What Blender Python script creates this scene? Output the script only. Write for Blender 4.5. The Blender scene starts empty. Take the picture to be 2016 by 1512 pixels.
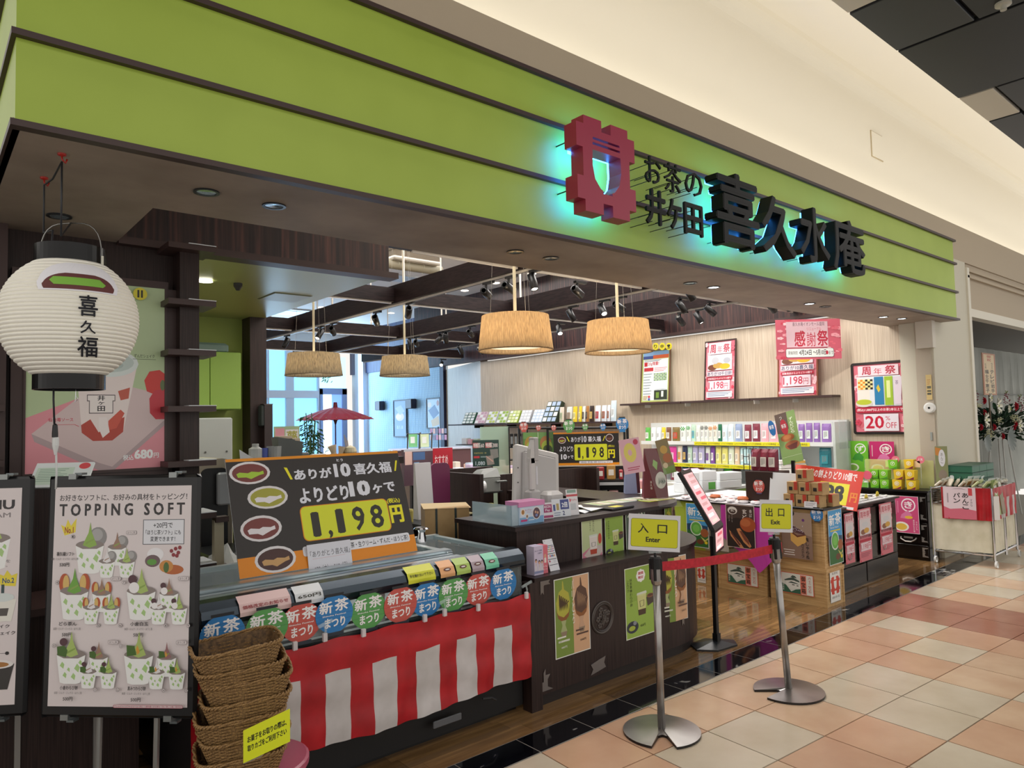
import bpy, math, random
from mathutils import Matrix, Vector
random.seed(7)
S = bpy.context.scene
COL = S.collection
# ------------------------------------------------------------------ camera
CAM = Vector((0, 0, 1.60)); YAW, PITCH, ROLL, FPX = 0.70303, 0.052207, -0.023488, 1397.3
FW = Vector((math.sin(YAW)*math.cos(PITCH), math.cos(YAW)*math.cos(PITCH), math.sin(PITCH)))
_r = Vector((math.cos(YAW), -math.sin(YAW), 0)); _u = _r.cross(FW)
RT = _r*math.cos(ROLL)+_u*math.sin(ROLL); UP = -_r*math.sin(ROLL)+_u*math.cos(ROLL)
cd = bpy.data.cameras.new('camera'); co = bpy.data.objects.new('camera', cd); COL.objects.link(co)
cd.sensor_width = 36; cd.lens = FPX/2016*36; cd.clip_end = 200; cd.clip_start = 0.02
co.matrix_world = Matrix(((RT.x, UP.x, -FW.x, CAM.x), (RT.y, UP.y, -FW.y, CAM.y), (RT.z, UP.z, -FW.z, CAM.z), (0, 0, 0, 1)))
S.camera = co
# ------------------------------------------------------------------ world, lights, exposure
S.view_settings.view_transform = 'Standard'; S.view_settings.look = 'None'
S.view_settings.gamma = 1; S.view_settings.use_curve_mapping = False
S.view_settings.exposure = 0.32
W = bpy.data.worlds.new('world'); S.world = W; W.use_nodes = True
W.node_tree.nodes['Background'].inputs[0].default_value = (1.0, 0.955, 0.90, 1)
W.node_tree.nodes['Background'].inputs[1].default_value = 0.80
def area(name, loc, rot, sx, sy, power, col=(1, .95, .88), spread=None):
    l = bpy.data.lights.new(name, 'AREA'); l.shape = 'RECTANGLE'; l.size = sx; l.size_y = sy; l.energy = power; l.color = col
    if spread: l.spread = math.radians(spread)
    o = bpy.data.objects.new(name, l); COL.objects.link(o); o.location = loc; o.rotation_euler = rot; return o
def aim(o, tgt):
    d = Vector(tgt)-o.location; o.rotation_euler = d.to_track_quat('-Z', 'Y').to_euler()
# concourse lighting: broad unseen area lamps added over the walkway as fill
area('walkway_fill', (2.5, -0.6, 4.3), (0, 0, 0), 9, 1.6, 60)
area('walkway_fill', (9.5, 0.6, 4.3), (0, 0, 0), 6, 1.2, 40)
# ceiling light of the shop and the kitchen
area('shop_light', (6.2, 7.5, 4.1), (0, 0, 0), 4.6, 7.5, 250, (1, .96, .92))
area('shop_light', (5.2, 4.6, 3.9), (0, 0, 0), 5.5, 1.6, 120, (1, .96, .92))
area('kitchen_light', (1.2, 5.4, 2.57), (0, 0, 0), .5, .5, 9, (1, .97, .85))
# daylight entering from the street windows at the back
area('window_daylight', (7.7, 17.6, 2.4), (math.radians(-90), 0, 0), 3.2, 3.4, 190, (.50, .74, 1))
# cove strips above the shop front
area('cove_strip', (8, 3.12, 3.86), (math.radians(180+12), 0, 0), 26, .12, 52, (1, .96, .86))
area('cove_strip', (8, 2.02, 4.56), (math.radians(180-20), 0, 0), 26, .12, 60, (1, .97, .91))
# ------------------------------------------------------------------ helpers: pixels of the photo to points on real planes
def ray(x, y): return FW*FPX+RT*(x-1008)-UP*(y-756)
def aZ(x, y, z=0): d = ray(x, y); return CAM+d*((z-CAM.z)/d.z)
def aY(x, y, Y): d = ray(x, y); return CAM+d*(Y/d.y)
def aX(x, y, X): d = ray(x, y); return CAM+d*(X/d.x)
def aD(x, y, D): return CAM+ray(x, y)*(D/FPX)
# ------------------------------------------------------------------ materials
_M = {}
def lin(h):
    h = h.lstrip('#'); r = []
    for i in (0, 2, 4):
        c = int(h[i:i+2], 16)/255; r.append(c/12.92 if c <= .04045 else ((c+.055)/1.055)**2.4)
    return tuple(r)
def C(h, rough=.55, metal=0, emit=0, alpha=1, trans=0, spec=.5, coat=0):
    k = (h, rough, metal, emit, alpha, trans, spec, coat)
    if k in _M: return _M[k]
    m = bpy.data.materials.new('paint_'+h.strip('#')); m.use_nodes = True; b = m.node_tree.nodes['Principled BSDF']
    c = lin(h)+(1,); b.inputs['Base Color'].default_value = c; b.inputs['Roughness'].default_value = rough
    b.inputs['Metallic'].default_value = metal; b.inputs['Specular IOR Level'].default_value = spec
    b.inputs['Coat Weight'].default_value = coat
    if emit: b.inputs['Emission Color'].default_value = c; b.inputs['Emission Strength'].default_value = emit
    if alpha < 1: b.inputs['Alpha'].default_value = alpha
    if trans: b.inputs['Transmission Weight'].default_value = trans
    _M[k] = m; return m
def tex(name, c1, c2, scale=(1, 1, 1), rough=.5, noise=5, detail=4, lo=.35, hi=.65, bump=0, dist=0, coat=0, metal=0, kind='noise', c3=None, rv=0, objrand=0, spec=.5):
    """two/three-tone noise material in object space, used for grain, marble, stone, fabric and wear"""
    if name in _M: return _M[name]
    m = bpy.data.materials.new(name); m.use_nodes = True; N = m.node_tree.nodes; L = m.node_tree.links; b = N['Principled BSDF']
    tc = N.new('ShaderNodeTexCoord'); mp = N.new('ShaderNodeMapping'); mp.inputs['Scale'].default_value = scale
    L.new(tc.outputs['Object'], mp.inputs['Vector'])
    if kind == 'noise':
        t = N.new('ShaderNodeTexNoise'); t.inputs['Scale'].default_value = noise; t.inputs['Detail'].default_value = detail; t.inputs['Distortion'].default_value = dist
        out = t.outputs['Fac']
    else:
        t = N.new('ShaderNodeTexWave'); t.inputs['Scale'].default_value = noise; t.inputs['Distortion'].default_value = dist; t.inputs['Detail'].default_value = detail; t.bands_direction = kind
        out = t.outputs['Fac']
    L.new(mp.outputs['Vector'], t.inputs['Vector'])
    r = N.new('ShaderNodeValToRGB'); r.color_ramp.elements[0].position = lo; r.color_ramp.elements[1].position = hi
    r.color_ramp.elements[0].color = lin(c1)+(1,); r.color_ramp.elements[1].color = lin(c2)+(1,)
    if c3:
        e = r.color_ramp.elements.new((lo+hi)/2); e.color = lin(c3)+(1,)
    L.new(out, r.inputs['Fac']); src = r.outputs['Color']
    if objrand:
        oi = N.new('ShaderNodeObjectInfo'); hs = N.new('ShaderNodeHueSaturation'); mr = N.new('ShaderNodeMapRange')
        mr.inputs['To Min'].default_value = 1-objrand; mr.inputs['To Max'].default_value = 1+objrand
        L.new(oi.outputs['Random'], mr.inputs['Value']); L.new(mr.outputs['Result'], hs.inputs['Value']); L.new(src, hs.inputs['Color']); src = hs.outputs['Color']
    L.new(src, b.inputs['Base Color'])
    b.inputs['Roughness'].default_value = rough; b.inputs['Coat Weight'].default_value = coat; b.inputs['Metallic'].default_value = metal
    b.inputs['Specular IOR Level'].default_value = spec
    if bump:
        bm = N.new('ShaderNodeBump'); bm.inputs['Strength'].default_value = bump; bm.inputs['Distance'].default_value = .002; L.new(out, bm.inputs['Height']); L.new(bm.outputs['Normal'], b.inputs['Normal'])
    _M[name] = m; return m
DARKW = tex('dark_wood', '#1f1513', '#3a2a27', (55, 55, 1.2), .42, 3, 3, .3, .7, spec=.35)
DARKWH = tex('dark_wood_horizontal', '#1d1312', '#342524', (1.5, 60, 60), .35, 3, 3, .3, .7, spec=.4)
ROSE = tex('rosewood_panel', '#1a0f12', '#5a3630', (14, 14, .5), .38, 3, 4, .32, .72, c3='#33201f')
TRIM = C('#3f2c29', .45)
BEIGEW = tex('pale_wood_wall', '#b9a892', '#d4c6b2', (30, 30, .8), .5, 3, 3, .3, .7)
SOFF = tex('plaster_brown', '#8d7f72', '#a99b8d', (1, 1, 1), .6, 3, 6, .3, .7)
LIME = tex('lime_panel', '#a2b944', '#a9c04b', (1, 1, 1), .45, 2, 3)
GREENW = C('#93a24e', .6)
PLANK = tex('floor_wood', '#775a3a', '#a07c50', (1.2, 16, 1), .10, 2, 3, .3, .72, c3='#876743', objrand=.38, coat=.3)
MARB = tex('black_marble', '#0b0c12', '#c8c6c0', (1.2, 2.5, 1), .07, 2.2, 7, .57, .70, dist=1.6, c3='#151822')
CREAM = tex('tile_cream', '#c4b59e', '#d4c8b4', (1, 1, 1), .22, 3, 6, .3, .7, objrand=.05)
PEACH = tex('tile_peach', '#c6a386', '#d6b99c', (1, 1, 1), .22, 3, 6, .3, .7, objrand=.06)
TERRA = tex('tile_terracotta', '#9c6a55', '#b0806a', (1, 1, 1), .22, 3, 6, .3, .7, objrand=.05)
SALM = tex('tile_salmon', '#c2997c', '#d0ab8e', (1, 1, 1), .22, 3, 6, .3, .7, objrand=.05)
GROUT = C('#4e443d', .8)
TAUPE = C('#b7a892', .7); CRM = C('#ece4d2', .75); WHT = C('#e9e6e1', .6); CEILW = C('#e3ddd6', .75)
PILL = C('#cdc8b6', .6)
BLK = C('#121214', .35); BLKM = C('#0d0d0f', .55); STEEL = tex('brushed_steel', '#8f8b88', '#b9b6b3', (1, 1, 1), .32, 6, 2, metal=.9)
CHROME = C('#d0d2d6', .12, 1); GLASS = C('#e9f4f4', .04, alpha=.07); ACRYL = C('#dfeceb', .05, alpha=.22); WHITE = C('#f3f2f4', .5)
PAPER = C('#efedf0', .55); KRAFT = tex('kraft_card', '#a98a5c', '#b9996a', (1, 1, 1), .7, 8, 3)
CRATE = tex('crate_pine', '#b08a57', '#d0ad7a', (6, 1.2, 26), .45, 3, 3, .3, .7)
def emis(h, s): return C(h, .5, emit=s)
# ------------------------------------------------------------------ object helpers
def thing(name, label=None, cat=None, loc=(0, 0, 0), rz=0, group=None, parent=None, rx=0):
    o = bpy.data.objects.new(name, None); COL.objects.link(o); o.empty_display_size = .05
    o.location = loc; o.rotation_euler = (rx, 0, rz)
    MW[o.name] = Matrix.Translation(loc) @ Matrix.Rotation(rz, 4, 'Z') @ Matrix.Rotation(rx, 4, 'X')
    if parent: o.parent = parent
    return tag(o, label, cat, group)
MW = {}
def tag(o, label=None, cat=None, group=None, kind=None):
    if label: o['label'] = label
    if cat: o['category'] = cat
    if group: o['group'] = group
    if kind: o['kind'] = kind
    return o
_TX = {}
def glyphs(s, bold):
    k = (s, bold)
    if k in _TX: return _TX[k]
    c = bpy.data.curves.new('lettering', 'FONT'); c.body = s; c.resolution_u = 2; c.dimensions = '2D'; c.fill_mode = 'BOTH'
    o = bpy.data.objects.new('lettering', c); me = bpy.data.meshes.new_from_object(o)
    v = [(p.co.x, p.co.y) for p in me.vertices]; f = [tuple(p.vertices) for p in me.polygons]
    bpy.data.objects.remove(o); bpy.data.curves.remove(c); bpy.data.meshes.remove(me)
    if not v: v = [(0, 0), (1, 0), (1, 1)]; f = []
    if bold > .013:   # heavier strokes: overlaid shifted copies of the outline
        n = len(v); d = bold*.75; sh = [(-d, 0), (d, 0), (0, -d), (0, d)] if bold < .045 else [(-d, -d*.6), (d, -d*.6), (-d, d*.6), (d, d*.6), (0, 0)]
        f = [tuple(i+k*n for i in q) for k in range(len(sh)) for q in f]; v = [(x+a, y+b) for a, b in sh for x, y in v]
    x0 = min(a for a, b in v); x1 = max(a for a, b in v); y0 = min(b for a, b in v); y1 = max(b for a, b in v)
    nc = 1 if bold <= .013 else (4 if bold < .045 else 5)
    _TX[k] = (v, f, (x0, x1, y0, y1), nc); return _TX[k]
class G:
    def __init__(s): s.v = []; s.f = []; s.m = []; s.ms = []
    def mi(s, m):
        if m not in s.ms: s.ms.append(m)
        return s.ms.index(m)
    def add(s, vs, fs, m, M=None):
        n = len(s.v); i = s.mi(m)
        if M is not None: vs = [M @ Vector(v) for v in vs]
        s.v += [tuple(v) for v in vs]; s.f += [tuple(n+k for k in f) for f in fs]; s.m += [i]*len(fs); return s
    def box(s, x0, x1, y0, y1, z0, z1, m, M=None):
        x0, x1 = min(x0, x1), max(x0, x1); y0, y1 = min(y0, y1), max(y0, y1); z0, z1 = min(z0, z1), max(z0, z1)
        return s.add([(x, y, z) for z in (z0, z1) for y in (y0, y1) for x in (x0, x1)],
                     [(0, 2, 3, 1), (4, 5, 7, 6), (0, 1, 5, 4), (2, 6, 7, 3), (0, 4, 6, 2), (1, 3, 7, 5)], m, M)
    def bbox(s, x0, x1, y0, y1, z0, z1, m, b=.006, M=None):
        """box with chamfered vertical and horizontal edges"""
        vs = []; fs = []
        for z, i in ((z0, b), (z0+b, 0), (z1-b, 0), (z1, b)):
            for x, y in ((x0+i+b, y0+i), (x1-i-b, y0+i), (x1-i, y0+i+b), (x1-i, y1-i-b), (x1-i-b, y1-i), (x0+i+b, y1-i), (x0+i, y1-i-b), (x0+i, y0+i+b)): vs.append((x, y, z))
        for k in range(3):
            for j in range(8): fs.append((k*8+j, k*8+(j+1) % 8, k*8+8+(j+1) % 8, k*8+8+j))
        fs.append(tuple(range(7, -1, -1))); fs.append(tuple(range(24, 32)))
        return s.add(vs, fs, m, M)
    def prism(s, pts, y0, y1, m, M=None):
        """outline in XZ extruded along Y"""
        n = len(pts); vs = [(x, y0, z) for x, z in pts]+[(x, y1, z) for x, z in pts]
        fs = [tuple(range(n)), tuple(range(2*n-1, n-1, -1))]+[(i, i+n, (i+1) % n+n, (i+1) % n) for i in range(n)]
        return s.add(vs, fs, m, M)
    def slab(s, pts, z0, z1, m, M=None):
        """outline in XY extruded along Z"""
        n = len(pts); vs = [(x, y, z0) for x, y in pts]+[(x, y, z1) for x, y in pts]
        fs = [tuple(range(n-1, -1, -1)), tuple(range(n, 2*n))]+[(i, (i+1) % n, (i+1) % n+n, i+n) for i in range(n)]
        return s.add(vs, fs, m, M)
    def tube(s, pts, r, m, n=10, cap=True, M=None):
        pts = [Vector(p) for p in pts]; rs = r if isinstance(r, (list, tuple)) else [r]*len(pts)
        vs = []; fs = []; prev = None
        for i, p in enumerate(pts):
            t = (pts[min(i+1, len(pts)-1)]-pts[max(i-1, 0)]).normalized()
            a = prev if prev else (Vector((0, 0, 1)) if abs(t.z) < .9 else Vector((1, 0, 0)))
            u = (a-t*a.dot(t)).normalized(); prev = u; w = t.cross(u)
            for k in range(n):
                an = 2*math.pi*k/n; vs.append(p+(u*math.cos(an)+w*math.sin(an))*rs[i])
        for i in range(len(pts)-1):
            for k in range(n): fs.append((i*n+k, i*n+(k+1) % n, (i+1)*n+(k+1) % n, (i+1)*n+k))
        if cap: fs.append(tuple(range(n-1, -1, -1))); fs.append(tuple((len(pts)-1)*n+k for k in range(n)))
        return s.add(vs, fs, m, M)
    def lathe(s, prof, m, c=(0, 0, 0), n=24, M=None, cap=False):
        vs = []; fs = []
        for r, z in prof:
            for k in range(n): an = 2*math.pi*k/n; vs.append((c[0]+r*math.cos(an), c[1]+r*math.sin(an), c[2]+z))
        for i in range(len(prof)-1):
            for k in range(n): fs.append((i*n+k, i*n+(k+1) % n, (i+1)*n+(k+1) % n, (i+1)*n+k))
        if cap and prof[0][0] > 1e-5: fs.append(tuple(range(n-1, -1, -1)))
        if cap and prof[-1][0] > 1e-5: fs.append(tuple((len(prof)-1)*n+k for k in range(n)))
        return s.add(vs, fs, m, M)
    def text(s, t, x0, x1, z0, z1, y, m, bold=.0, depth=0, back=None, M=None, keep=False):
        v, f, (a, b, c, d), nc = glyphs(t, bold); per = len(v)//nc; st = .0006 if depth else .00002
        sx = (x1-x0)/max(b-a, 1e-6); sz = (z1-z0)/max(d-c, 1e-6)
        if keep: sx = sz = min(sx, sz)
        P = [(x0+(p-a)*sx, y-st*(i//per), z0+(q-c)*sz) for i, (p, q) in enumerate(v)]
        if depth:
            n = len(P); s.add(P, f, m, M)
            P2 = [(x, y+depth+(y-yy)*.5, z) for x, yy, z in P]; s.add(P2, [tuple(reversed(q)) for q in f], back or m, M)
            ed = {}
            for q in f:
                for i in range(len(q)):
                    e = (q[i], q[(i+1) % len(q)]); ed[e] = ed.get(e, 0)+1
            side = [(e[0], e[0]+n, e[1]+n, e[1]) for e in ed if (e[1], e[0]) not in ed]
            s.add(P+P2, side, m, M)
        else: s.add(P, f, m, M)
        return s
    def mesh(s, name, inv=None, smooth=False):
        me = bpy.data.meshes.new(name)
        vs = s.v if inv is None else [tuple(inv @ Vector(v)) for v in s.v]
        me.from_pydata(vs, [], s.f)
        for m in s.ms: me.materials.append(m)
        if len(s.ms) > 1: me.polygons.foreach_set('material_index', s.m)
        if smooth: me.polygons.foreach_set('use_smooth', [True]*len(s.f))
        me.update(); return me
    def obj(s, name, parent=None, kind=None, smooth=False, local=False):
        """link as one object; world coordinates unless local=True"""
        inv = None
        if parent is not None and not local: inv = MW[parent.name].inverted()
        o = bpy.data.objects.new(name, s.mesh(name, inv, smooth)); COL.objects.link(o)
        if parent: o.parent = parent
        MW[o.name] = MW[parent.name] if parent is not None else Matrix.Identity(4)
        if kind: o['kind'] = kind
        return o
    def top(s, name, label, cat, org=None, group=None, smooth=False, kind=None, local=None):
        """link as a top-level thing with its origin at org (world coords) or placed by a matrix (local coords)"""
        if local is not None:
            o = bpy.data.objects.new(name, s.mesh(name, None, smooth)); o.matrix_world = local; mw = local
        else:
            if org is None:
                xs = [v[0] for v in s.v]; ys = [v[1] for v in s.v]; org = ((min(xs)+max(xs))/2, (min(ys)+max(ys))/2, min(v[2] for v in s.v))
            mw = Matrix.Translation(org); o = bpy.data.objects.new(name, s.mesh(name, mw.inverted(), smooth)); o.location = org
        COL.objects.link(o); MW[o.name] = mw
        return tag(o, label, cat, group, kind)
def copytree(o, parent=None):
    c = o.copy(); COL.objects.link(c); c.parent = parent
    for ch in list(o.children): copytree(ch, c)
    return c
def curve_shape(loops, thick, m, back=None):
    """outline with holes (XZ), extruded along Y from 0 to thick"""
    c = bpy.data.curves.new('outline', 'CURVE'); c.dimensions = '2D'; c.fill_mode = 'BOTH'
    for lp in loops:
        sp = c.splines.new('POLY'); sp.points.add(len(lp)-1); sp.use_cyclic_u = True
        for p, q in zip(sp.points, lp): p.co = (q[0], q[1], 0, 1)
    o = bpy.data.objects.new('outline', c); me = bpy.data.meshes.new_from_object(o)
    v = [(p.co.x, p.co.y) for p in me.vertices]; f = [tuple(p.vertices) for p in me.polygons]
    bpy.data.objects.remove(o); bpy.data.curves.remove(c); bpy.data.meshes.remove(me)
    if f:  # make the faces look toward -Y
        q = f[0]; ar = sum(v[q[i]][0]*v[q[(i+1) % len(q)]][1]-v[q[(i+1) % len(q)]][0]*v[q[i]][1] for i in range(len(q)))
        if ar < 0: f = [tuple(reversed(q)) for q in f]
    g = G(); n = len(v); g.add([(x, 0, z) for x, z in v], f, m); g.add([(x, thick, z) for x, z in v], [tuple(reversed(q)) for q in f], back or m)
    ed = set((q[i], q[(i+1) % len(q)]) for q in f for i in range(len(q)))
    g.add([(x, 0, z) for x, z in v]+[(x, thick, z) for x, z in v], [(e[0], e[0]+n, e[1]+n, e[1]) for e in ed if (e[1], e[0]) not in ed], m)
    return g
def ellpts(cx, cz, rx, rz, n=20, a0=0, a1=360): return [(cx+rx*math.cos(math.radians(a0+(a1-a0)*k/n)), cz+rz*math.sin(math.radians(a0+(a1-a0)*k/n))) for k in range(n+(0 if a1-a0 == 360 else 1))]
def rrect(x0, x1, z0, z1, r, n=4):
    p = []
    for cx, cz, a in ((x1-r, z1-r, 0), (x0+r, z1-r, 90), (x0+r, z0+r, 180), (x1-r, z0+r, 270)):
        for k in range(n+1): t = math.radians(a+90*k/n); p.append((cx+r*math.cos(t), cz+r*math.sin(t)))
    return p
# ------------------------------------------------------------------ printed sheets: fractions from the top left corner, then placed on a real plane
class Page:
    def __init__(s, bg='#f0eef0'): s.ops = []; s.bg = bg
    def r(s, x0, y0, x1, y1, c, rad=0): s.ops.append(('r', x0, y0, x1, y1, c, rad)); return s
    def e(s, cx, cy, rx, ry, c): s.ops.append(('e', cx, cy, rx, ry, c)); return s
    def p(s, pts, c): s.ops.append(('p', pts, c)); return s
    def t(s, t, x0, y0, x1, y1, c='#222222', b=.012): s.ops.append(('t', t, x0, y0, x1, y1, c, b)); return s
    def vt(s, t, cx, y0, y1, w, c='#222222', b=.012):
        n = len(t); h = (y1-y0)/n
        for i, ch in enumerate(t):
            s.ops.append(('t', ch if ch != 'ー' else 'I', cx-w/2*(.25 if ch == 'ー' else 1), y0+h*i+h*.07, cx+w/2*(.25 if ch == 'ー' else 1), y0+h*(i+1)-h*.07, c, b))
        return s
    def lines(s, x0, y0, x1, n, dy, c, th=.006):
        for i in range(n): s.ops.append(('r', x0, y0+i*dy, x1-(x1-x0)*(.0, .1, .25)[i % 3], y0+i*dy+th, c, 0))
        return s
    def geo(s, w, h, thick=.0006, rough=.5, warp=None, gap=.00004, bg=True):
        g = G()
        def mt(c): return c if not isinstance(c, str) else C(c, rough)
        if bg: g.box(0, w, 0, thick, 0, h, mt(s.bg))
        y = -gap if bg else 0
        for o in s.ops:
            if o[0] == 'r':
                _, x0, y0, x1, y1, c, rad = o
                if rad: pts = rrect(x0*w, x1*w, (1-y1)*h, (1-y0)*h, rad*min(w, h))
                else: pts = [(x0*w, (1-y1)*h), (x1*w, (1-y1)*h), (x1*w, (1-y0)*h), (x0*w, (1-y0)*h)]
                g.add([(a, y, b) for a, b in pts], [tuple(range(len(pts)))], mt(c))
            elif o[0] == 'e':
                _, cx, cy, rx, ry, c = o; pts = ellpts(cx*w, (1-cy)*h, rx*w, ry*h, 18)
                g.add([(a, y, b) for a, b in pts], [tuple(range(len(pts)))], mt(c))
            elif o[0] == 'p':
                pts = [(a*w, (1-b)*h) for a, b in o[1]]
                ar = sum(pts[i][0]*pts[(i+1) % len(pts)][1]-pts[(i+1) % len(pts)][0]*pts[i][1] for i in range(len(pts)))
                if ar < 0: pts.reverse()
                g.add([(a, y, b) for a, b in pts], [tuple(range(len(pts)))], mt(o[2]))
            else:
                _, t, x0, y0, x1, y1, c, b = o
                g.text(t, x0*w, x1*w, (1-y1)*h, (1-y0)*h, y, mt(c), b)
            y -= gap
        if warp: g.v = [tuple(warp(v)) for v in g.v]
        return g
def place(g, name, label, cat, origin, a=0, tilt=0, group=None, split=True):
    """local frame: x right, z up, -y towards the viewer; origin = lower left corner; a = heading, tilt = lean back"""
    M = Matrix.Translation(origin) @ Matrix.Rotation(a, 4, 'Z') @ Matrix.Rotation(-tilt, 4, 'X')
    return g.top(name, label, cat, group=group, local=M)
RX = -math.pi/2
def pageY(pg, tl, br, Y, name, label, cat='poster', group=None, off=.004, thick=.0008, tilt=0, **k):
    A = aY(*tl, Y-off); B = aY(*br, Y-off); return place(pg.geo(B.x-A.x, A.z-B.z, thick, **k), name, label, cat, (A.x, Y-off, B.z), 0, tilt, group)
def pageX(pg, tl, br, X, name, label, cat='poster', group=None, off=.004, thick=.0008, tilt=0, **k):
    A = aX(*tl, X-off); B = aX(*br, X-off); return place(pg.geo(A.y-B.y, A.z-B.z, thick, **k), name, label, cat, (X-off, A.y, B.z), RX, tilt, group)
# ================================================================== SETTING
def struct(g, name, smooth=False):
    o = g.obj(name, kind='structure', smooth=smooth); return o
# ---- floor with tiles, marble band and planks
floor = struct(G().box(-4, 16, -3, 2.62, -.06, -.006, GROUT).box(-4, 16, 2.62, 2.81, -.06, -.0012, C('#9a9690', .6)).box(-4, 9.6, 2.81, 18.2, -.06, -.008, tex('floor_far', '#7a5830', '#9c7444', (1.2, 16, 1), .12, 3, 4, .3, .7)).box(9.6, 16, 2.81, 8, -.06, -.006, C('#9a9186', .3)), 'floor')
ta = math.radians(-3.9); TU = Vector((math.cos(ta), math.sin(ta))); TV = Vector((-TU.y, TU.x)); TO = Vector((3.095, 1.809)); TP = .4
fixed = {(0, 0): CREAM, (1, 0): PEACH, (2, 0): CREAM, (3, 0): CREAM, (4, 0): SALM, (0, -1): SALM, (1, -1): SALM, (2, -1): CREAM, (3, -1): CREAM, (0, 1): PEACH, (-1, 0): CREAM, (1, -2): CREAM, (-1, 1): SALM, (1, 1): PEACH, (2, 1): PEACH, (0, -2): PEACH, (4, -1): PEACH, (5, 0): CREAM}
def clipY(pts, Y):
    out = []
    for i in range(len(pts)):
        a, b = pts[i], pts[(i+1) % len(pts)]
        if a[1] <= Y: out.append(a)
        if (a[1] <= Y) != (b[1] <= Y): t = (Y-a[1])/(b[1]-a[1]); out.append((a[0]+(b[0]-a[0])*t, Y))
    return out
tiles = []
for i in range(-5, 32):
    for j in range(-14, 5):
        g_ = .0035/TP; q = [TO+TU*(i+a)*TP+TV*(j+b)*TP for a, b in ((g_, g_), (1-g_, g_), (1-g_, 1-g_), (g_, 1-g_))]
        pts = clipY([(p.x, p.y) for p in q], 2.614)
        if len(pts) < 3: continue
        cx = sum(p[0] for p in pts)/len(pts); cy = sum(p[1] for p in pts)/len(pts)
        d = Vector((cx, cy, 0))-CAM; dep = d.dot(FW)
        if dep < .3: continue
        sx = d.dot(RT)/dep*FPX; sy = -d.dot(UP)/dep*FPX
        if abs(sx) > 1400 or abs(sy) > 1050: continue
        tiles.append((dep, i, j, pts))
tiles.sort(); rest = G(); rt_ = random.Random(3)
for n, (dep, i, j, pts) in enumerate(tiles):
    m = TERRA if i in (7, 8, 17, 18) else fixed.get((i, j)) or rt_.choice([CREAM, PEACH, PEACH, SALM, CREAM])
    if n < 290: g = G().slab(pts, -.006, 0, m); g.obj('floor_tile', floor)
    else: rest.slab(pts, -.006, 0, m)
if rest.v: rest.obj('floor_tiles_far', floor, kind='stuff')
for k in range(-8, 26):
    x = 2.73+.38*k; G().slab([(x+.003, 2.624), (x+.377, 2.624), (x+.377, 2.804), (x+.003, 2.804)], -.006, 0, MARB).obj('marble_tile', floor)
pl = random.Random(5)
for r in range(20):
    y = 2.812+r*.11; x = 1.0-pl.random()*.6
    while x < 8.7:
        L_ = .62
        if not (r > 12 and x < 4.2): G().slab([(x+.001, y+.001), (x+L_-.001, y+.001), (x+L_-.001, y+.109), (x+.001, y+.109)], -.006, 0, PLANK).obj('floor_plank', floor)
        x += L_
# ---- right wall of the shop
wr = struct(G().box(8.72, 8.86, 3.25, 11.26, 0, 2.80, BEIGEW), 'wall_right')
G().box(8.64, 8.72, 3.46, 13.0, 2.82, 2.86, TRIM).box(8.67, 8.86, 3.46, 13.6, 2.83, 4.2, ROSE).obj('bulkhead_panel', wr)
a_ = math.atan2(9.5-8.72, 13.6-11.26)
g = G().slab([(8.72, 11.26), (8.86, 11.2), (9.64, 13.6), (9.5, 13.6)], 0, 2.83, BEIGEW)
wa = struct(g, 'wall_angled'); G().box(9.42, 9.5, 13.58, 13.72, 0, 3.1, C('#2b3050', .5)).obj('corner_post', wa)
MESHF = tex('patterned_film', '#8ec4e6', '#d6ecf6', (1, 26, 26), .35, 1, 0, .3, .7, kind='DIAGONAL')
ms_ = struct(G().box(9.5, 9.64, 13.7, 18.2, 0, 4.2, C('#c9dcec', .5)), 'wall_back_right')
G().box(9.47, 9.5, 13.75, 17.15, .5, 2.95, C('#bcdcf0', .4)).obj('film_panel', ms_)
lat = G()   # fine lattice printed on the film, real relief
for k in range(64):
    y = 13.8+k*.053
    lat.box(9.464, 9.47, y, y+.006, .5, 2.95, C('#8fc0e2', .4))
for k in range(46):
    z = .5+k*.053
    lat.box(9.464, 9.47, 13.75, 17.15, z, z+.006, C('#8fc0e2', .4))
lat.obj('lattice', ms_, kind='stuff')
G().box(9.44, 9.5, 13.72, 18.2, 3.0, 4.2, tex('bulkhead_blue_lit', '#2a3350', '#3d4a70', (12, 12, .5), .45, 3, 4)).obj('bulkhead_panel', ms_)  # rosewood, with the blue daylight on it painted into the colour
G().box(9.36, 9.5, 17.3, 17.75, 0, 4.2, C('#dfe3ea', .6)).obj('pilaster', ms_)
# ---- back wall with frosted windows and a door
wb = struct(G().box(2.5, 9.64, 18.2, 18.35, 0, .35, WHT).box(2.5, 9.64, 18.2, 18.35, 3.9, 4.2, WHT).box(2.5, 5.9, 18.2, 18.35, .35, 3.9, WHT), 'wall_back')
FROST = emis('#8fd3ff', .95); DAY = emis('#dff2ff', 1.6)
wn = struct(G().box(5.9, 8.46, 18.22, 18.26, .35, 3.9, FROST), 'window_1')
for x in (5.9, 7.05, 7.55, 8.44): G().box(x, x+(.22 if x == 7.55 else .05), 18.14, 18.24, .35, 3.9, C('#cfd9e4', .5)).obj('mullion', wn)
for z in (.35, 2.35, 3.86): G().box(5.9, 8.46, 18.13, 18.24, z, z+(.2 if z == 2.35 else .04), C('#d6d8de', .5)).obj('mullion', wn)
dr = struct(G().box(8.5, 8.58, 18.12, 18.24, 0, 2.6, C('#93a7cf', .4)).box(9.16, 9.3, 18.12, 18.24, 0, 2.6, C('#93a7cf', .4)).box(8.5, 9.3, 18.12, 18.24, 2.45, 2.62, C('#8c9cc4', .4)), 'door_1')
G().box(8.58, 8.86, 18.17, 18.2, 0, 2.45, DAY).obj('pane', dr)
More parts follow.
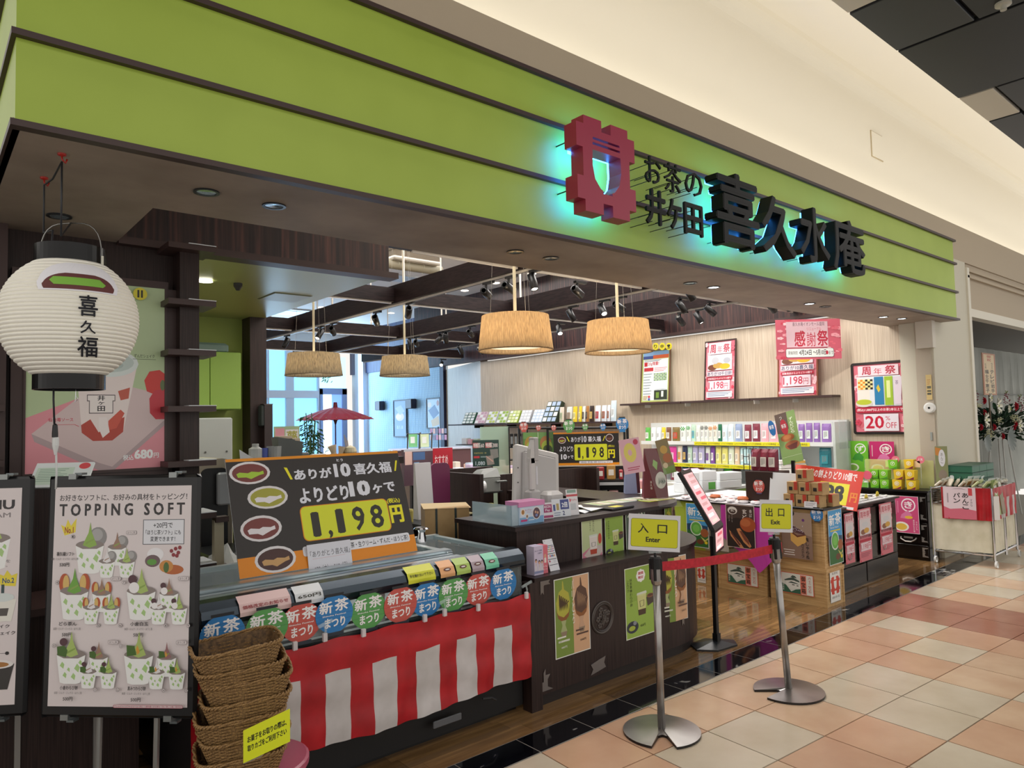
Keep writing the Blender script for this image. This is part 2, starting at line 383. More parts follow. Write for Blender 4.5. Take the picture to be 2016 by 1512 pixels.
G().box(8.86, 9.16, 18.16, 18.19, 0, 2.45, emis('#7fa9ef', .8)).obj('pane', dr)
G().box(8.5, 9.3, 18.18, 18.22, 2.62, 3.5, emis('#bfe3f2', 1.0)).obj('transom', dr)
g = G()
for k in range(80):   # greenery seen through the door
    x = 8.52+random.random()*.3; z = .4+random.random()*.55 if k % 2 else 2.75+random.random()*.5; s = .05
    g.add([(x, 18.15, z), (x+s, 18.15, z+s*.3), (x+s*1.5, 18.15, z+s*1.4)], [(0, 1, 2)], C('#3d8a55', .7))
tag(g.obj('garden_leaves'), 'green leaves showing through the glass door at the back', 'foliage', kind='stuff')
# ---- ceiling of the shop
ce = struct(G().box(2.48, 9.7, 3.4, 18.35, 4.2, 4.28, CEILW), 'ceiling')
struct(G().box(.24, 8.9, 3.40, 3.45, 2.64, 4.25, C('#d8d2c8', .7)), 'wall_front')
struct(G().box(2.40, 2.48, 4.262, 18.3, 2.66, 4.2, C('#d9d3cb', .7)).box(2.40, 2.48, 6.7, 18.3, 0, 2.6, C('#e2e0dd', .7)), 'wall_left')
# ---- kitchen
kc = struct(G().box(-1.6, 2.47, 4.26, 6.7, 2.60, 2.64, C('#a9b173', .35)), 'ceiling_kitchen')
struct(G().box(-1.6, 2.33, 6.6, 6.72, 0, 2.6, GREENW), 'wall_kitchen_back')
struct(G().box(2.33, 2.48, 6.4, 6.72, 0, 2.6, DARKW), 'trim_1')
kb = struct(G().box(.80, 2.48, 4.2, 4.26, 2.62, 3.6, ROSE).box(.79, .82, 3.46, 4.2, 2.645, 3.6, DARKW), 'wall_kitchen_front')
G().box(.82, 2.52, 4.14, 4.26, 2.585, 2.625, TRIM).obj('trim_lip', kb)
G().box(2.06, 2.34, 5.14, 5.46, 2.594, 2.602, C('#a9af90', .4)).box(2.05, 2.35, 5.13, 5.47, 2.598, 2.6, C('#59603f', .5)).obj('access_hatch', kc)
G().lathe([(.045, 0), (.05, -.012), (0, -.014)], emis('#fffbe8', 4), (1.5, 4.95, 2.60)).obj('downlight', kc)
G().lathe([(.03, 0), (.03, -.02), (.012, -.05), (0, -.05)], C('#3a3a3a', .4), (1.72, 4.95, 2.60), 12).obj('sprinkler', kc)
# ---- left wall with shelves
wl = struct(G().box(-1.6, 1.20, 4.2, 4.3, 0, 2.6, DARKW).box(1.1, 1.2, 4.06, 4.2, 0, 2.6, DARKW).box(-.1, -.04, 3.98, 4.2, 0, 2.6, DARKW).box(.30, .34, 4.1, 4.2, 1.0, 2.6, TRIM), 'wall_shelf_side')
for z in (2.59, 2.289, 2.02, 1.72, 1.43, 1.15, .88):
    G().box(1.02, 1.262, 3.97, 4.2, z-.03, z, TRIM).box(1.12, 1.262, 3.965, 4.2, z, z+.004, C('#d9dde0', .3)).obj('shelf', wl)
for z in (1.73, 1.475): G().box(-.1, .33, 4.0, 4.2, z-.03, z, TRIM).obj('shelf', wl)
g = G().box(.36, 1.06, 4.13, 4.2, 1.36, 1.40, TRIM).box(.36, 1.06, 4.13, 4.2, 2.36, 2.40, TRIM).box(.36, .42, 4.13, 4.2, 1.4, 2.36, TRIM).box(1.04, 1.1, 4.13, 4.2, 1.4, 2.36, TRIM)
g.obj('poster_surround', wl)
# ---- brown soffit under the fascia
sf = struct(G().box(.24, 8.89, 2.80, 3.45, 2.60, 2.64, SOFF).box(.24, .82, 3.45, 4.2, 2.60, 2.64, SOFF), 'ceiling_soffit')
for n_, (x, y, lit) in enumerate(((.94, 3.08, 0), (1.24, 3.10, 0), (2.71, 3.14, 0), (3.0, 3.14, 0), (4.43, 3.14, 0), (4.73, 3.14, 1), (.51, 3.82, 0), (7.77, 3.12, 1), (8.09, 3.06, 1), (6.2, 3.12, 1), (6.5, 3.12, 0))):
    t = thing('downlight', 'round downlight in the brown soffit, %s' % ('unlit, above the hanging paper lantern' if n_ == 6 else ('%s from the lantern end' % ['first', 'second', 'third', 'fourth', 'fifth', 'sixth', '', 'tenth', 'eleventh and last', 'eighth', 'ninth'][n_])), 'downlight', (x, y, 2.60), group='downlights in the soffit')
    G().lathe([(.052, 0), (.052, -.006), (.040, -.006), (.038, .0)], C('#1d2226', .3)).obj('trim_ring', t, local=True)
    G().lathe([(0, .0), (.039, -.003)], emis('#f2fbff', 5) if lit else C('#9fb4c2', .15, .7), n=20).obj('reflector', t, local=True)
# ---- lime fascia
fa = struct(G().box(.26, 8.86, 2.80, 2.92, 2.62, 3.5, TRIM).box(.26, .4, 2.8, 4.2, 2.62, 3.5, TRIM), 'wall_fascia')
for k, (z0, z1) in enumerate(((2.622, 2.905), (2.925, 3.225), (3.245, 3.485))):
    G().box(.245, 8.86, 2.78, 2.80, z0, z1, LIME).box(.245, .26, 2.8, 4.2, z0, z1, LIME).obj('lime_panel', fa)
for z in (2.60, 2.905, 3.225, 3.485):
    G().box(.23, 8.89, 2.755, 2.80, z, z+.022, TRIM).box(.23, .26, 2.8, 4.2, z, z+.022, TRIM).obj('trim_strip', fa)
# ---- shopping mall walls over and beside the shop front
wm = struct(G().box(-3, 16, 2.95, 3.02, 3.40, 3.83, TAUPE).box(-3, 16, 3.02, 3.3, 3.70, 3.72, TAUPE), 'wall_mall_bulkhead')
struct(G().box(-3, 16, 3.3, 3.4, 3.7, 5.3, CRM).box(-3, 16, 1.0, 3.3, 5.19, 5.3, C('#f0e9da', .75)), 'wall_mall_cove')
g = G()   # rounded cove corner
for k in range(6):
    a0, a1 = math.radians(15*k), math.radians(15*(k+1)); r = .16
    g.add([(-3, 3.3-r+r*math.cos(a0), 5.19-r+r*math.sin(a0)), (16, 3.3-r+r*math.cos(a0), 5.19-r+r*math.sin(a0)), (16, 3.3-r+r*math.cos(a1), 5.19-r+r*math.sin(a1)), (-3, 3.3-r+r*math.cos(a1), 5.19-r+r*math.sin(a1))], [(0, 1, 2, 3)], CRM)
struct(g, 'trim_2')
t = thing('wall_hatch', 'small cream access hatch set in the cove wall over the shop', 'hatch', (8.12, 3.3, 4.45))
G().box(8.12, 8.42, 3.293, 3.3, 4.45, 4.75, C('#b9a988', .7)).obj('frame', t); G().box(8.13, 8.41, 3.288, 3.295, 4.46, 4.74, CRM).obj('door', t)
pm = struct(G().box(8.62, 9.78, 2.95, 3.3, 0, 3.40, PILL), 'wall_mall_pillar')
G().box(8.60, 8.74, 2.97, 3.13, 0, 2.6, C('#b9ae9c', .6)).box(8.66, 8.78, 3.13, 3.27, 0, 2.6, C('#ebe7e0', .5)).obj('corner_strip', pm)
G().box(8.59, 8.601, 3.0, 3.02, 1.28, 1.37, C('#9aa09c', .4)).obj('switch_plate', pm)
G().box(8.55, 8.64, 2.93, 3.1, 2.30, 2.6, C('#cfc8ba', .5)).obj('roll_housing', pm)
dm = struct(G().box(9.78, 9.86, 2.93, 3.05, 0, 3.34, C('#ded9c9', .5)).box(9.86, 16, 2.93, 3.05, 2.74, 2.84, C('#ded9c9', .5)).box(9.86, 16, 2.97, 3.05, 2.84, 3.4, TAUPE).box(9.8, 16, 2.93, 3.0, 3.22, 3.25, TAUPE).box(9.8, 16, 2.935, 3.0, 3.30, 3.33, TAUPE), 'door_2')
GREYC = tex('grey_curtain', '#8d908a', '#a2a49e', (1, 1, 1), .8, 1.3, 3)
g = G(); nx = 80
for j, (z, f) in enumerate(((0, 1), (1.35, 1), (2.6, .3), (2.74, .2))):
    for i in range(nx+1): g.v.append((9.86+i*13/nx, 4.35+.05*math.sin(i*1.9)*f, z))
for j in range(3):
    for i in range(nx): g.f.append((j*(nx+1)+i, j*(nx+1)+i+1, (j+1)*(nx+1)+i+1, (j+1)*(nx+1)+i)); g.m.append(0)
g.ms = [GREYC]; g.box(9.86, 22.8, 4.29, 4.30, 1.88, 1.9, C('#6c6f6b', .7))
tag(g.obj('partition_sheet', smooth=False), 'grey sheet hung behind the flower stand in the neighbouring doorway', 'curtain')
struct(G().box(9.86, 22.8, 3.05, 4.45, 2.74, 2.76, C('#5d5b55', .7)).box(9.3, 9.86, 3.3, 4.45, 0, 2.76, C('#8d8b82', .7)), 'ceiling_doorway')
# ---- black mall ceiling
mc = struct(G().box(-3, 16, -3, 2.13, 4.44, 4.5, C('#0e0f11', .7)), 'ceiling_mall')
DKP = C('#2e2f33', .5); BKP = C('#17191c', .5); LTP = C('#c9bfb0', .6)
for x0, x1, y0, y1, m in ((4.19, 4.97, 1.87, 2.13, LTP), (3.4, 4.97, 1.0, 1.84, BKP), (5.0, 5.80, 1.60, 2.13, DKP), (5.0, 5.80, .7, 1.57, BKP), (5.83, 7.14, .6, 2.13, BKP), (7.17, 7.95, 1.87, 2.13, LTP), (7.17, 8.6, .8, 1.84, DKP), (7.98, 9.6, 1.87, 2.13, DKP), (9.63, 11.6, .9, 2.13, BKP), (8.63, 9.6, .8, 1.84, BKP), (1.9, 3.37, .9, 2.13, DKP), (.3, 1.87, .9, 2.13, BKP)):
    G().bbox(x0, x1, y0, y1, 4.40, 4.44, m, .004).obj('ceiling_panel', mc)
G().lathe([(.05, 4.4), (.05, 4.385), (.02, 4.38), (.02, 4.35), (0, 4.35)], C('#b8b4a8', .3), (5.71, 1.40, 0)).obj('sprinkler', mc)
for x in (6.3, 9.0): G().lathe([(.025, 5.19), (.03, 5.16), (0, 5.15)], CRM, (x, 2.3, 0)).obj('detector', mc)
# ================================================================== SIGN LETTERS on the fascia, lit from behind
LEDB = emis('#3893ff', 11.0)
RED = C('#a02c48', .4)
pts = [(.12, 1), (.42, 1), (.42, .88), (.58, .88), (.58, 1), (.88, 1), (.88, .91), (1, .91), (1, .66), (.9, .66), (.9, .36), (1, .36), (1, .12), (.88, .12), (.88, 0), (.58, 0), (.58, .12), (.42, .12), (.42, 0), (.12, 0), (.12, .12), (0, .12), (0, .36), (.1, .36), (.1, .66), (0, .66), (0, .91), (.12, .91)]
bowl = [(.26, .665), (.74, .665), (.745, .5), (.71, .36), (.62, .27), (.58, .255), (.58, .225), (.42, .225), (.42, .255), (.38, .27), (.29, .36), (.255, .5)]
bars = [[(.27, .80), (.73, .80), (.73, .775), (.27, .775)], [(.265, .745), (.735, .745), (.735, .72), (.265, .72)]]
ex0, ex1, ez0, ez1 = 2.68, 3.155, 2.715, 3.24
def sc(lp): return [(ex0+x*(ex1-ex0), ez0+z*(ez1-ez0)) for x, z in lp]
t = thing('shop_emblem', 'large crimson well frame emblem with a bowl cut out, beginning the shop sign', 'sign', (2.9, 2.7, 2.72))
g = curve_shape([sc(pts), sc(bowl), sc(bars[0]), sc(bars[1])], .09, RED); g.v = [(x, 2.585+y, z) for x, y, z in g.v]; g.obj('emblem_body', t)
led = curve_shape([sc([((x-.5)*.86+.5, (z-.5)*.86+.5) for x, z in pts]), sc(bowl)], .012, LEDB); led.v = [(x, 2.677+y, z) for x, y, z in led.v]; led.obj('light_strip', t)
for x, z in ((2.72, 2.85), (3.1, 2.85), (2.72, 3.12), (3.1, 3.12)): G().tube([(x, 2.67, z), (x, 2.78, z)], .004, BLK, 6).obj('stud', t)
def letter(ch, x0, x1, z0, z1, y, depth, bold, nm, lab, lit=False, m=None):
    m = m or C('#0a0b0b', .5, spec=.25)
    t = thing('sign_letter', lab, 'sign letter', ((x0+x1)/2, y, z0), group='raised letters of the shop sign')
    G().text(ch, x0, x1, z0, z1, y, m, bold, depth).obj('letter_body', t)
    if lit: G().text(ch, x0+.02, x1-.02, z0+.02, z1-.02, y+depth+.006, LEDB, max(bold-.03, 0), .008, LEDB).obj('light_strip', t)
    for k in range(4): x = x0+(x1-x0)*(.25, .75, .5, .35)[k]; z = z0+(z1-z0)*(.3, .45, .8, .1)[k]; G().tube([(x, y+depth, z), (x, 2.78, z)], .0025, BLK, 5).obj('stud', t)
for ch, x0, x1, z0, z1, lb in (('お', 3.27, 3.42, 2.99, 3.15, 'thin'), ('茶', 3.45, 3.62, 2.97, 3.15, 'thin'), ('の', 3.66, 3.84, 2.99, 3.14, 'thin')):
    letter(ch, x0, x1, z0, z1, 2.60, .012, .0, ch, 'thin black raised letter, %s of the upper line beside the emblem' % {'お': 'first', '茶': 'second', 'の': 'third'}[ch])
for ch, x0, x1, z0, z1 in (('井', 3.265, 3.455, 2.74, 2.955), ('ケ', 3.47, 3.61, 2.745, 2.93), ('田', 3.635, 3.83, 2.735, 2.935)):
    letter(ch, x0, x1, z0, z1, 2.60, .012, .03, ch, 'flat black raised letter, %s of the lower line beside the emblem' % {'井': 'first', 'ケ': 'second', '田': 'third'}[ch])
for ch, x0, x1, z0, z1, w in (('喜', 3.95, 4.47, 2.73, 3.22, 'first'), ('久', 4.50, 4.97, 2.74, 3.16, 'second'), ('水', 5.03, 5.50, 2.75, 3.18, 'third'), ('庵', 5.55, 6.13, 2.74, 3.18, 'fourth')):
    letter(ch, x0, x1, z0, z1, 2.58, .09, .022, ch, 'thick black letter glowing green behind, %s of the four biggest' % w, True)
# ================================================================== FOREGROUND
# ---- white paper lantern hung from two hooks
LX, LY, LZ0, LZ1 = .45, 3.10, 1.80, 2.235
LC = Vector((.452, 3.10, 2.02))
lt = thing('paper_lantern', 'round ribbed white paper lantern with bean cake picture, hung under the soffit', 'lantern', (LC.x, LC.y, 1.75))
PAPERL = C('#f8f5ea', .7); _b = PAPERL.node_tree.nodes['Principled BSDF']; _b.inputs['Subsurface Weight'].default_value = .0
R_, Hh = .232, .212
def lprof(z):  # radius of the shade at height z from its middle
    return R_*math.sqrt(max(0, 1-(z/(1.15*Hh))**2))
prof = []; nr = 30
for k in range(nr*4+1):
    z = -Hh+2*Hh*k/(nr*4); prof.append((lprof(z)-(.0055, .0012, 0, .0012)[k % 4], z))
G().lathe(prof, PAPERL, LC, 48).obj('paper_shade', lt)
for nm, z0, z1 in (('top_ring', .206, .272), ('bottom_ring', -.264, -.206)):
    G().lathe([(.113, z0), (.118, z0), (.118, z1), (.113, z1)], C('#08080a', .22, spec=.35), LC, 40).obj(nm, lt, smooth=False)
g = G(); pts = []
av = math.atan2(CAM.y-LC.y, CAM.x-LC.x)
rt2 = Vector((-math.sin(av), math.cos(av), 0))*-1
for k in range(15):
    a = math.pi*k/14; sx = math.cos(a); pts.append(LC+Vector((RT.x, RT.y, 0)).normalized()*(.118*(abs(sx)**.6)*(1 if sx > 0 else -1))+Vector((0, 0, .215+.155*math.sin(a)**.7 if 0 < a < math.pi else .215)))
g.tube(pts, .0022, C('#8f8f8b', .25, .9), 8).obj('wire_handle', lt)
g = G()
for s in (-1, 1):
    p = LC+Vector((RT.x, RT.y, 0)).normalized()*.119*s; g.tube([p+Vector((0, 0, .20)), p+Vector((0, 0, .24))], .006, C('#b9b6a8', .3, .8), 8)
g.obj('rivet', lt, kind='stuff')
# picture and brush writing wrapped on the shade
def wrap(g, lift=.001):
    out = []
    for x, y, z in g.v:   # x: arc length to the right of the point facing the camera, z: height from the middle
        r = lprof(max(-Hh, min(Hh, z)))+lift-y; an = av+x/r*1.0
        out.append((LC.x+r*math.cos(an), LC.y+r*math.sin(an), LC.z+z))
    g.v = out; return g
def dense(pts, n=6):
    o = []
    for i in range(len(pts)):
        a, b = pts[i], pts[(i+1) % len(pts)]
        for k in range(n): o.append((a[0]+(b[0]-a[0])*k/n, a[1]+(b[1]-a[1])*k/n))
    return o
def striprows(fn, z0, z1, m, lift, n=14, nx=14):
    g = G()
    for i in range(n):
        za = z0+(z1-z0)*i/n; zb = z0+(z1-z0)*(i+1)/n
        (a0, a1), (b0, b1) = fn(za), fn(zb)
        for k in range(nx):
            f0, f1 = k/nx, (k+1)/nx
            g.add([(a0+(a1-a0)*f0, 0, za), (a0+(a1-a0)*f1, 0, za), (b0+(b1-b0)*f1, 0, zb), (b0+(b1-b0)*f0, 0, zb)], [(0, 1, 2, 3)], m)
    return wrap(g, lift)
cx = .03
def dome(hw, zb, zt, p=2.4):
    def f(z): t = min(1, max(0, (z-zb)/(zt-zb))); w = hw*(1-t**p)**(1/p) if t > .3 else hw*(1-(.3-t)**2*.6); return (cx-w, cx+w)
    return f
striprows(dome(.135, .075, .19), .075, .187, C('#f6f5fb', .7), .0012).obj('picture', lt)
striprows(dome(.118, .08, .145), .08, .142, C('#6b3c3a', .7), .0022).obj('picture', lt)
striprows(lambda z: (cx-.095+abs(z-.112)*.9, cx+.085-abs(z-.106)*1.1), .096, .126, C('#86bf4a', .7), .0032).obj('picture', lt)
for ch, z0, z1, w in (('喜', -.015, .062, .062), ('久', -.075, -.03, .05), ('福', -.155, -.085, .066)):
    g = G().text(ch, .055-w/2, .055+w/2, z0, z1, 0, C('#1b1d26', .7), .02); wrap(g, .0035).obj('lettering', lt)
G().tube([LC+Vector((.02, 0, -.262)), LC+Vector((.02, 0, -.285)), LC+Vector((.028, 0, -.30)), LC+Vector((.018, 0, -.31)), LC+Vector((.02, 0, -.285))], .0012, CHROME, 6).obj('pull_ring', lt)
HOOKC = C('#b3261d', .35)
h1 = Vector((.40, 2.95, 2.60)); h2 = Vector((.385, 3.27, 2.60))
for n_, h in enumerate((h1, h2)):
    g = G().lathe([(.014, 0), (.014, -.006), (.004, -.01)], HOOKC, h, 10)
    g.tube([h+Vector((0, 0, -.005)), h+Vector((0, 0, -.02)), h+Vector((.012, 0, -.032)), h+Vector((.016, 0, -.018))], .0035, HOOKC, 7)
    g.top('ceiling_hook', 'small red hook in the soffit holding the lantern, the %s' % ('one nearer the walkway' if n_ == 0 else 'one nearer the shelves'), 'hook', tuple(h), smooth=True)
CORD = C('#26282c', .5)
l1 = LC+Vector((.0, -.02, .30)); l2 = LC+Vector((-.05, .05, .25))
tag(G().tube([LC+Vector((0, 0, .37)), h1+Vector((0, 0, -.3)), h1+Vector((0, 0, -.03)), (h1+h2)/2+Vector((0, 0, -.05)), h2+Vector((0, 0, -.03)), h2+Vector((0, 0, -.22)), LC+Vector((-.055, .03, .34)), LC+Vector((-.06, .04, .21))], .0035, CORD, 7).top('lantern_rope', 'black cord looped over two red hooks to carry the lantern', 'cord', tuple(h1), smooth=True))
lc = thing('power_cord', 'black power cord with white plug running down from the lantern bottom', 'cord', tuple(LC+Vector((-.05, 0, -.25))))
a0 = LC+Vector((-.052, -.01, -.2))
G().tube([a0, a0+Vector((0, 0, -.1)), a0+Vector((.004, 0, -.2))], .0035, CORD, 7).obj('cord', lc, smooth=True)
G().lathe([(.004, 0), (.008, -.005), (.010, -.035), (.010, -.05), (.004, -.05)], BLK, a0+Vector((.006, 0, -.19)), 10).obj('plug', lc)
G().lathe([(.009, 0), (.011, -.004), (.011, -.03), (.005, -.06), (.004, -.065)], C('#d7d9d8', .4), a0+Vector((.008, 0, -.24)), 10).obj('socket', lc)
G().tube([a0+Vector((.01, 0, -.30)), a0+Vector((.012, 0, -.37)), a0+Vector((.01, 0, -.43))], .0035, C('#cfd2d1', .5), 7).obj('white_cord', lc, smooth=True)
# ---- framed strawberry shake poster on the shelf wall, with a round yellow sticker
pg = Page('#b9cda0')
pg.p([(0, .72), (.0, 1), (1, 1), (1, .72), (.6, .55)], '#e596a0').p([(.04, .80), (.52, .52), (1, .60), (1, .74), (.62, 1), (.5, .98)], '#d9c3c2').p([(.04, .80), (.06, .84), (.5, 1), (.62, 1), (1, .77), (1, .74), (.6, .985), (.5, .96)], '#b9a3a5')
pg.p([(.34, .47), (.79, .42), (.68, .80), (.60, .845), (.46, .845), (.38, .80)], '#efe2de').p([(.375, .76), (.44, .73), (.50, .80), (.56, .77), (.62, .74), (.69, .72), (.68, .80), (.60, .845), (.46, .845), (.38, .80)], '#b8402f')
pg.p([(.57, .74), (.66, .68), (.69, .70), (.63, .78), (.57, .79)], '#d0543f').p([(.64, .58), (.73, .56), (.72, .62), (.66, .63)], '#c65a44').p([(.50, .72), (.56, .72), (.58, .80), (.53, .83), (.50, .78)], '#f3e9e6')
pg.e(.57, .43, .225, .075, '#dfe9e6').e(.57, .425, .19, .055, '#c3d2cd').e(.50, .42, .05, .02, '#eef3ee').e(.62, .44, .06, .02, '#aebfbb')
pg.p([(.415, .60), (.62, .60), (.62, .635), (.605, .635), (.605, .70), (.43, .70), (.43, .635), (.415, .635)], '#4a3a3d').p([(.42, .604), (.615, .604), (.615, .631), (.6, .631), (.6, .696), (.435, .696), (.435, .631), (.42, .631)], '#f2eae6').t('井', .49, .605, .545, .632, '#231f22', .03).t('ヶ', .495, .637, .54, .655, '#231f22', .02).t('田', .49, .66, .545, .688, '#231f22', .03)
pg.p([(.84, .52), (.88, .47), (.96, .46), (1, .48), (1, .55), (.93, .60), (.86, .58)], '#d2362c').p([(.88, .62), (.92, .575), (1, .565), (1, .735), (.93, .735), (.885, .70)], '#c92f3d').e(.985, .545, .02, .03, '#5f7040')
pg.t('ずんだシェイク', .76, .375, .92, .395, '#39452f').r(.75, .402, .93, .404, '#39452f').t('仙台苺ソース', .15, .72, .32, .74, '#d2485c', .02).r(.18, .755, .33, .757, '#d2485c').p([(.33, .755), (.36, .765), (.36, .768), (.33, .758)], '#d2485c')
pg.t('税込', .68, .925, .76, .955, '#ffffff', .03).t('680', .765, .90, .91, .95, '#ffffff', .06).t('円', .915, .92, .955, .948, '#ffffff', .03)
ps = thing('framed_poster', 'tall lit poster of a strawberry shake cup priced 680 yen on dark shelf wall', 'poster', (.73, 4.128, 1.40))
g = pg.geo(.62, .96, .004, .35); g.v = [(x+.42, 4.124+y, z+1.40) for x, y, z in g.v]; g.obj('print', ps)
G().box(.41, 1.05, 4.12, 4.13, 1.385, 1.40, TRIM).box(.41, 1.05, 4.12, 4.13, 2.36, 2.372, TRIM).box(.41, .42, 4.12, 4.13, 1.4, 2.36, TRIM).box(1.04, 1.05, 4.12, 4.13, 1.4, 2.36, TRIM).obj('frame', ps)
pageY(Page().e(.5, .5, .5, .5, '#d9cf3e').r(.3, .2, .44, .8, '#3c3a2c').r(.55, .2, .69, .8, '#3c3a2c') if 1 else 0, (262, 565), (290, 592), 4.11, 'round_sticker', 'yellow tag with black characters at the top of the strawberry shake poster', 'sticker', bg=False)
# ---- menu boards on stands
def rot(p, a): return (p[0]*math.cos(a)-p[1]*math.sin(a), p[0]*math.sin(a)+p[1]*math.cos(a))
def cup(pg, x, y, s, cream='#a9c06a', extra=None, asp=.707):
    """soft ice in a leaf print paper cup: x, y = top middle of the cup, s = cup width (fractions)"""
    w = s/2; k = asp
    s *= 1.04; w = s/2; h = s*.85*k
    if extra == 'ball': pg.e(x+w*.55, y-.30*h, w*.62, w*.62*k, '#8d8b8a').e(x+w*.5, y-.38*h, w*.4, w*.38*k, '#aaa8a7')
    if extra == 'dora':
        for sg in (-1, 1): pg.e(x+sg*w*.72, y-.28*h, w*.36, w*.62*k, '#b5532c').e(x+sg*w*.60, y-.28*h, w*.22, w*.52*k, '#d8b56a')
    pg.e(x, y, w, w*.30*k, '#8a7f7a').p([(x-w*.5, y), (x-w*.3, y-.25*h), (x-w*.12, y-.45*h), (x, y-.85*h), (x+w*.1, y-.5*h), (x+w*.32, y-.22*h), (x+w*.5, y), (x, y+.1*h)], cream)
    pg.p([(x-w*.3, y-.1*h), (x+.3*w, y-.25*h), (x+.26*w, y-.18*h), (x-.28*w, y-.02*h)], '#8aa54e' if cream[1] < 'b' else '#a98c7c')
    if extra == 'bean': pg.e(x-w*.62, y-.42*h, w*.3, w*.28*k, '#55353c').e(x-w*.5, y-.12*h, w*.36, w*.34*k, '#efecec')
    if extra == 'warabi': pg.e(x-w*.55, y-.45*h, w*.28, w*.24*k, '#55353c').p([(x-w*1.0, y-.28*h), (x-w*.5, y-.32*h), (x-w*.25, y-.15*h), (x-w*.35, y+.1*h), (x-w*.95, y+.02*h)], '#47682a')
    if extra == 'mitsu': pg.p([(x-w*.85, y-.35*h), (x-w*.3, y-.32*h), (x-w*.15, y), (x-w*.8, y+.05*h)], '#47682a').p([(x-.1*w, y-.35*h), (x+.08*w, y-.1*h), (x-.1*w, y), (x-.2*w, y-.2*h)], '#d49a3d')
    pg.p([(x-w, y+.02*h), (x-w*.5, y+.14*h), (x+w*.5, y+.14*h), (x+w, y+.02*h), (x+w*.72, y+h), (x+w*.4, y+h*1.05), (x-w*.4, y+h*1.05), (x-w*.72, y+h)], '#eff0ee')
    for lx, ly, r in ((-.6, .4, .16), (-.4, .75, .14), (.45, .5, .2), (.2, .8, .16), (.65, .3, .12), (-.15, .55, .1)):
        pg.p([(x+lx*w-r*w, y+ly*h), (x+lx*w, y+ly*h-r*h*.9), (x+lx*w+r*w, y+ly*h-.05*h), (x+lx*w+.1*w, y+ly*h+r*h*.7)], '#a9cc84')
pg = Page('#ddd3d3')
pg.t('お好きなソフトに、お好みの具材をトッピング！', .035, .035, .97, .065, '#3a3335', .02).t('T O P P I N G   S O F T', .035, .078, .955, .135, '#2e292a', .045)
pg.p([(.05, .175), (.085, .185), (.1, .15), (.125, .18), (.165, .145), (.16, .21), (.08, .225)], '#e6d33c').t('No.1', .08, .185, .145, .215, '#a0342c', .04)
pg.r(.655, .155, .955, .27, '#55585c').r(.66, .158, .95, .267, '#dfe0e6').t('+20円で', .73, .17, .87, .195, '#3a3a3e', .02).t('「ほうじ茶ソフト」にも', .675, .203, .93, .226, '#3a3a3e', .02).t('変更できます！', .71, .233, .89, .256, '#3a3a3e', .02)
pg.e(.75, .315, .06, .03, '#e9e7ea').e(.73, .345, .055, .028, '#6f5a5c').e(.725, .35, .035, .014, '#5f9a3e').e(.88, .385, .075, .022, '#b5622f').e(.83, .37, .05, .028, '#c98a44').e(.83, .375, .02, .024, '#4d6a35')
for dx, dy in ((0, 0), (.03, -.01), (.05, .008), (.015, .018), (.04, .022), (.06, -.015)): pg.e(.865+dx, .30+dy, .013, .009, '#8c2f36')
def fam(cx, cy, ex, c1, c2, nums, nm, price, sub='抹茶・ミルク・ミックス・ほうじ茶', tx=0, ty=.1):
    cup(pg, cx, cy, .20, c1, ex); cup(pg, cx+.20, cy+.0-.02+.03, .13, c2, ex)
    pg.r(cx+.265, cy-.065, cx+.34, cy-.047, '#8a8284', .01).r(cx+.267, cy-.064, cx+.338, cy-.048, '#ddd3d3', .01).t('ほうじ茶', cx+.275, cy-.062, cx+.33, cy-.05, '#3a3335')
    cup(pg, cx+.13, cy+.075, .115, '#e4e1e2', ex); cup(pg, cx+.275, cy+.075, .115, '#a9c06a', ex)
    for (dx, dy), n in zip(((-.125, -.04), (.185, .155), (.345, .155)), nums): pg.e(cx+dx, cy+dy, .013, .009, '#6a6365').e(cx+dx, cy+dy, .011, .0075, '#ddd3d3').t(str(n), cx+dx-.006, cy+dy-.005, cx+dx+.006, cy+dy+.005, '#3a3335', .02)
    pg.t(nm, cx+tx-.07, cy+ty, cx+tx+.06, cy+ty+.019, '#2e292a', .025).t(sub, cx+tx-.11, cy+ty+.027, cx+tx+.09, cy+ty+.038, '#4a4345', .01).t(price, cx+tx-.045, cy+ty+.05, cx+tx+.025, cy+ty+.068, '#2e292a', .02)
fam(.27, .27, 'ball', '#8fb250', '#9c7a66', (1, 2, 3), '喜久福ソフト', '530円', tx=-.17, ty=.03)
fam(.17, .48, 'dora', '#6fa63e', '#9c7a66', (4, 5, 6), 'どら茶ん', '500円', tx=-.03, ty=.138)
fam(.66, .48, 'bean', '#a9c06a', '#9c7a66', (7, 8, 9), '小倉白玉', '500円', tx=0, ty=.138)
fam(.17, .765, 'warabi', '#a9c06a', '#9c7a66', (10, 11, 12), '小倉わらび餅', '500円', tx=0, ty=.138)
fam(.66, .765, 'mitsu', '#a9bd6a', '#94686a', (13, 14, 15), '黒みつわらび餅', '500円', tx=0, ty=.138)
pg.r(.49, .985, .985, .998, '#b04a5c', .01).r(.492, .9865, .983, .9965, '#ead6d8', .01).t('アレルゲン／ソフトクリーム（乳）・喜久福・どら茶ん（乳、卵、小麦、落花生）', .50, .9875, .975, .9955, '#b04a5c')
topping = pg
pg = Page('#ddd3d3')
pg.t('MENU', .62, .055, .955, .10, '#2e292a', .05).t('ICE CREAM', .55, .115, .93, .138, '#8a8284', .02)
pg.e(.8, .19, .06, .022, '#c57a3c').t('カップを', .78, .335, .94, .35, '#4a4345').t('お選びください。', .68, .355, .92, .37, '#4a4345')
cup(pg, .82, .235, .22, '#a9c06a', None)
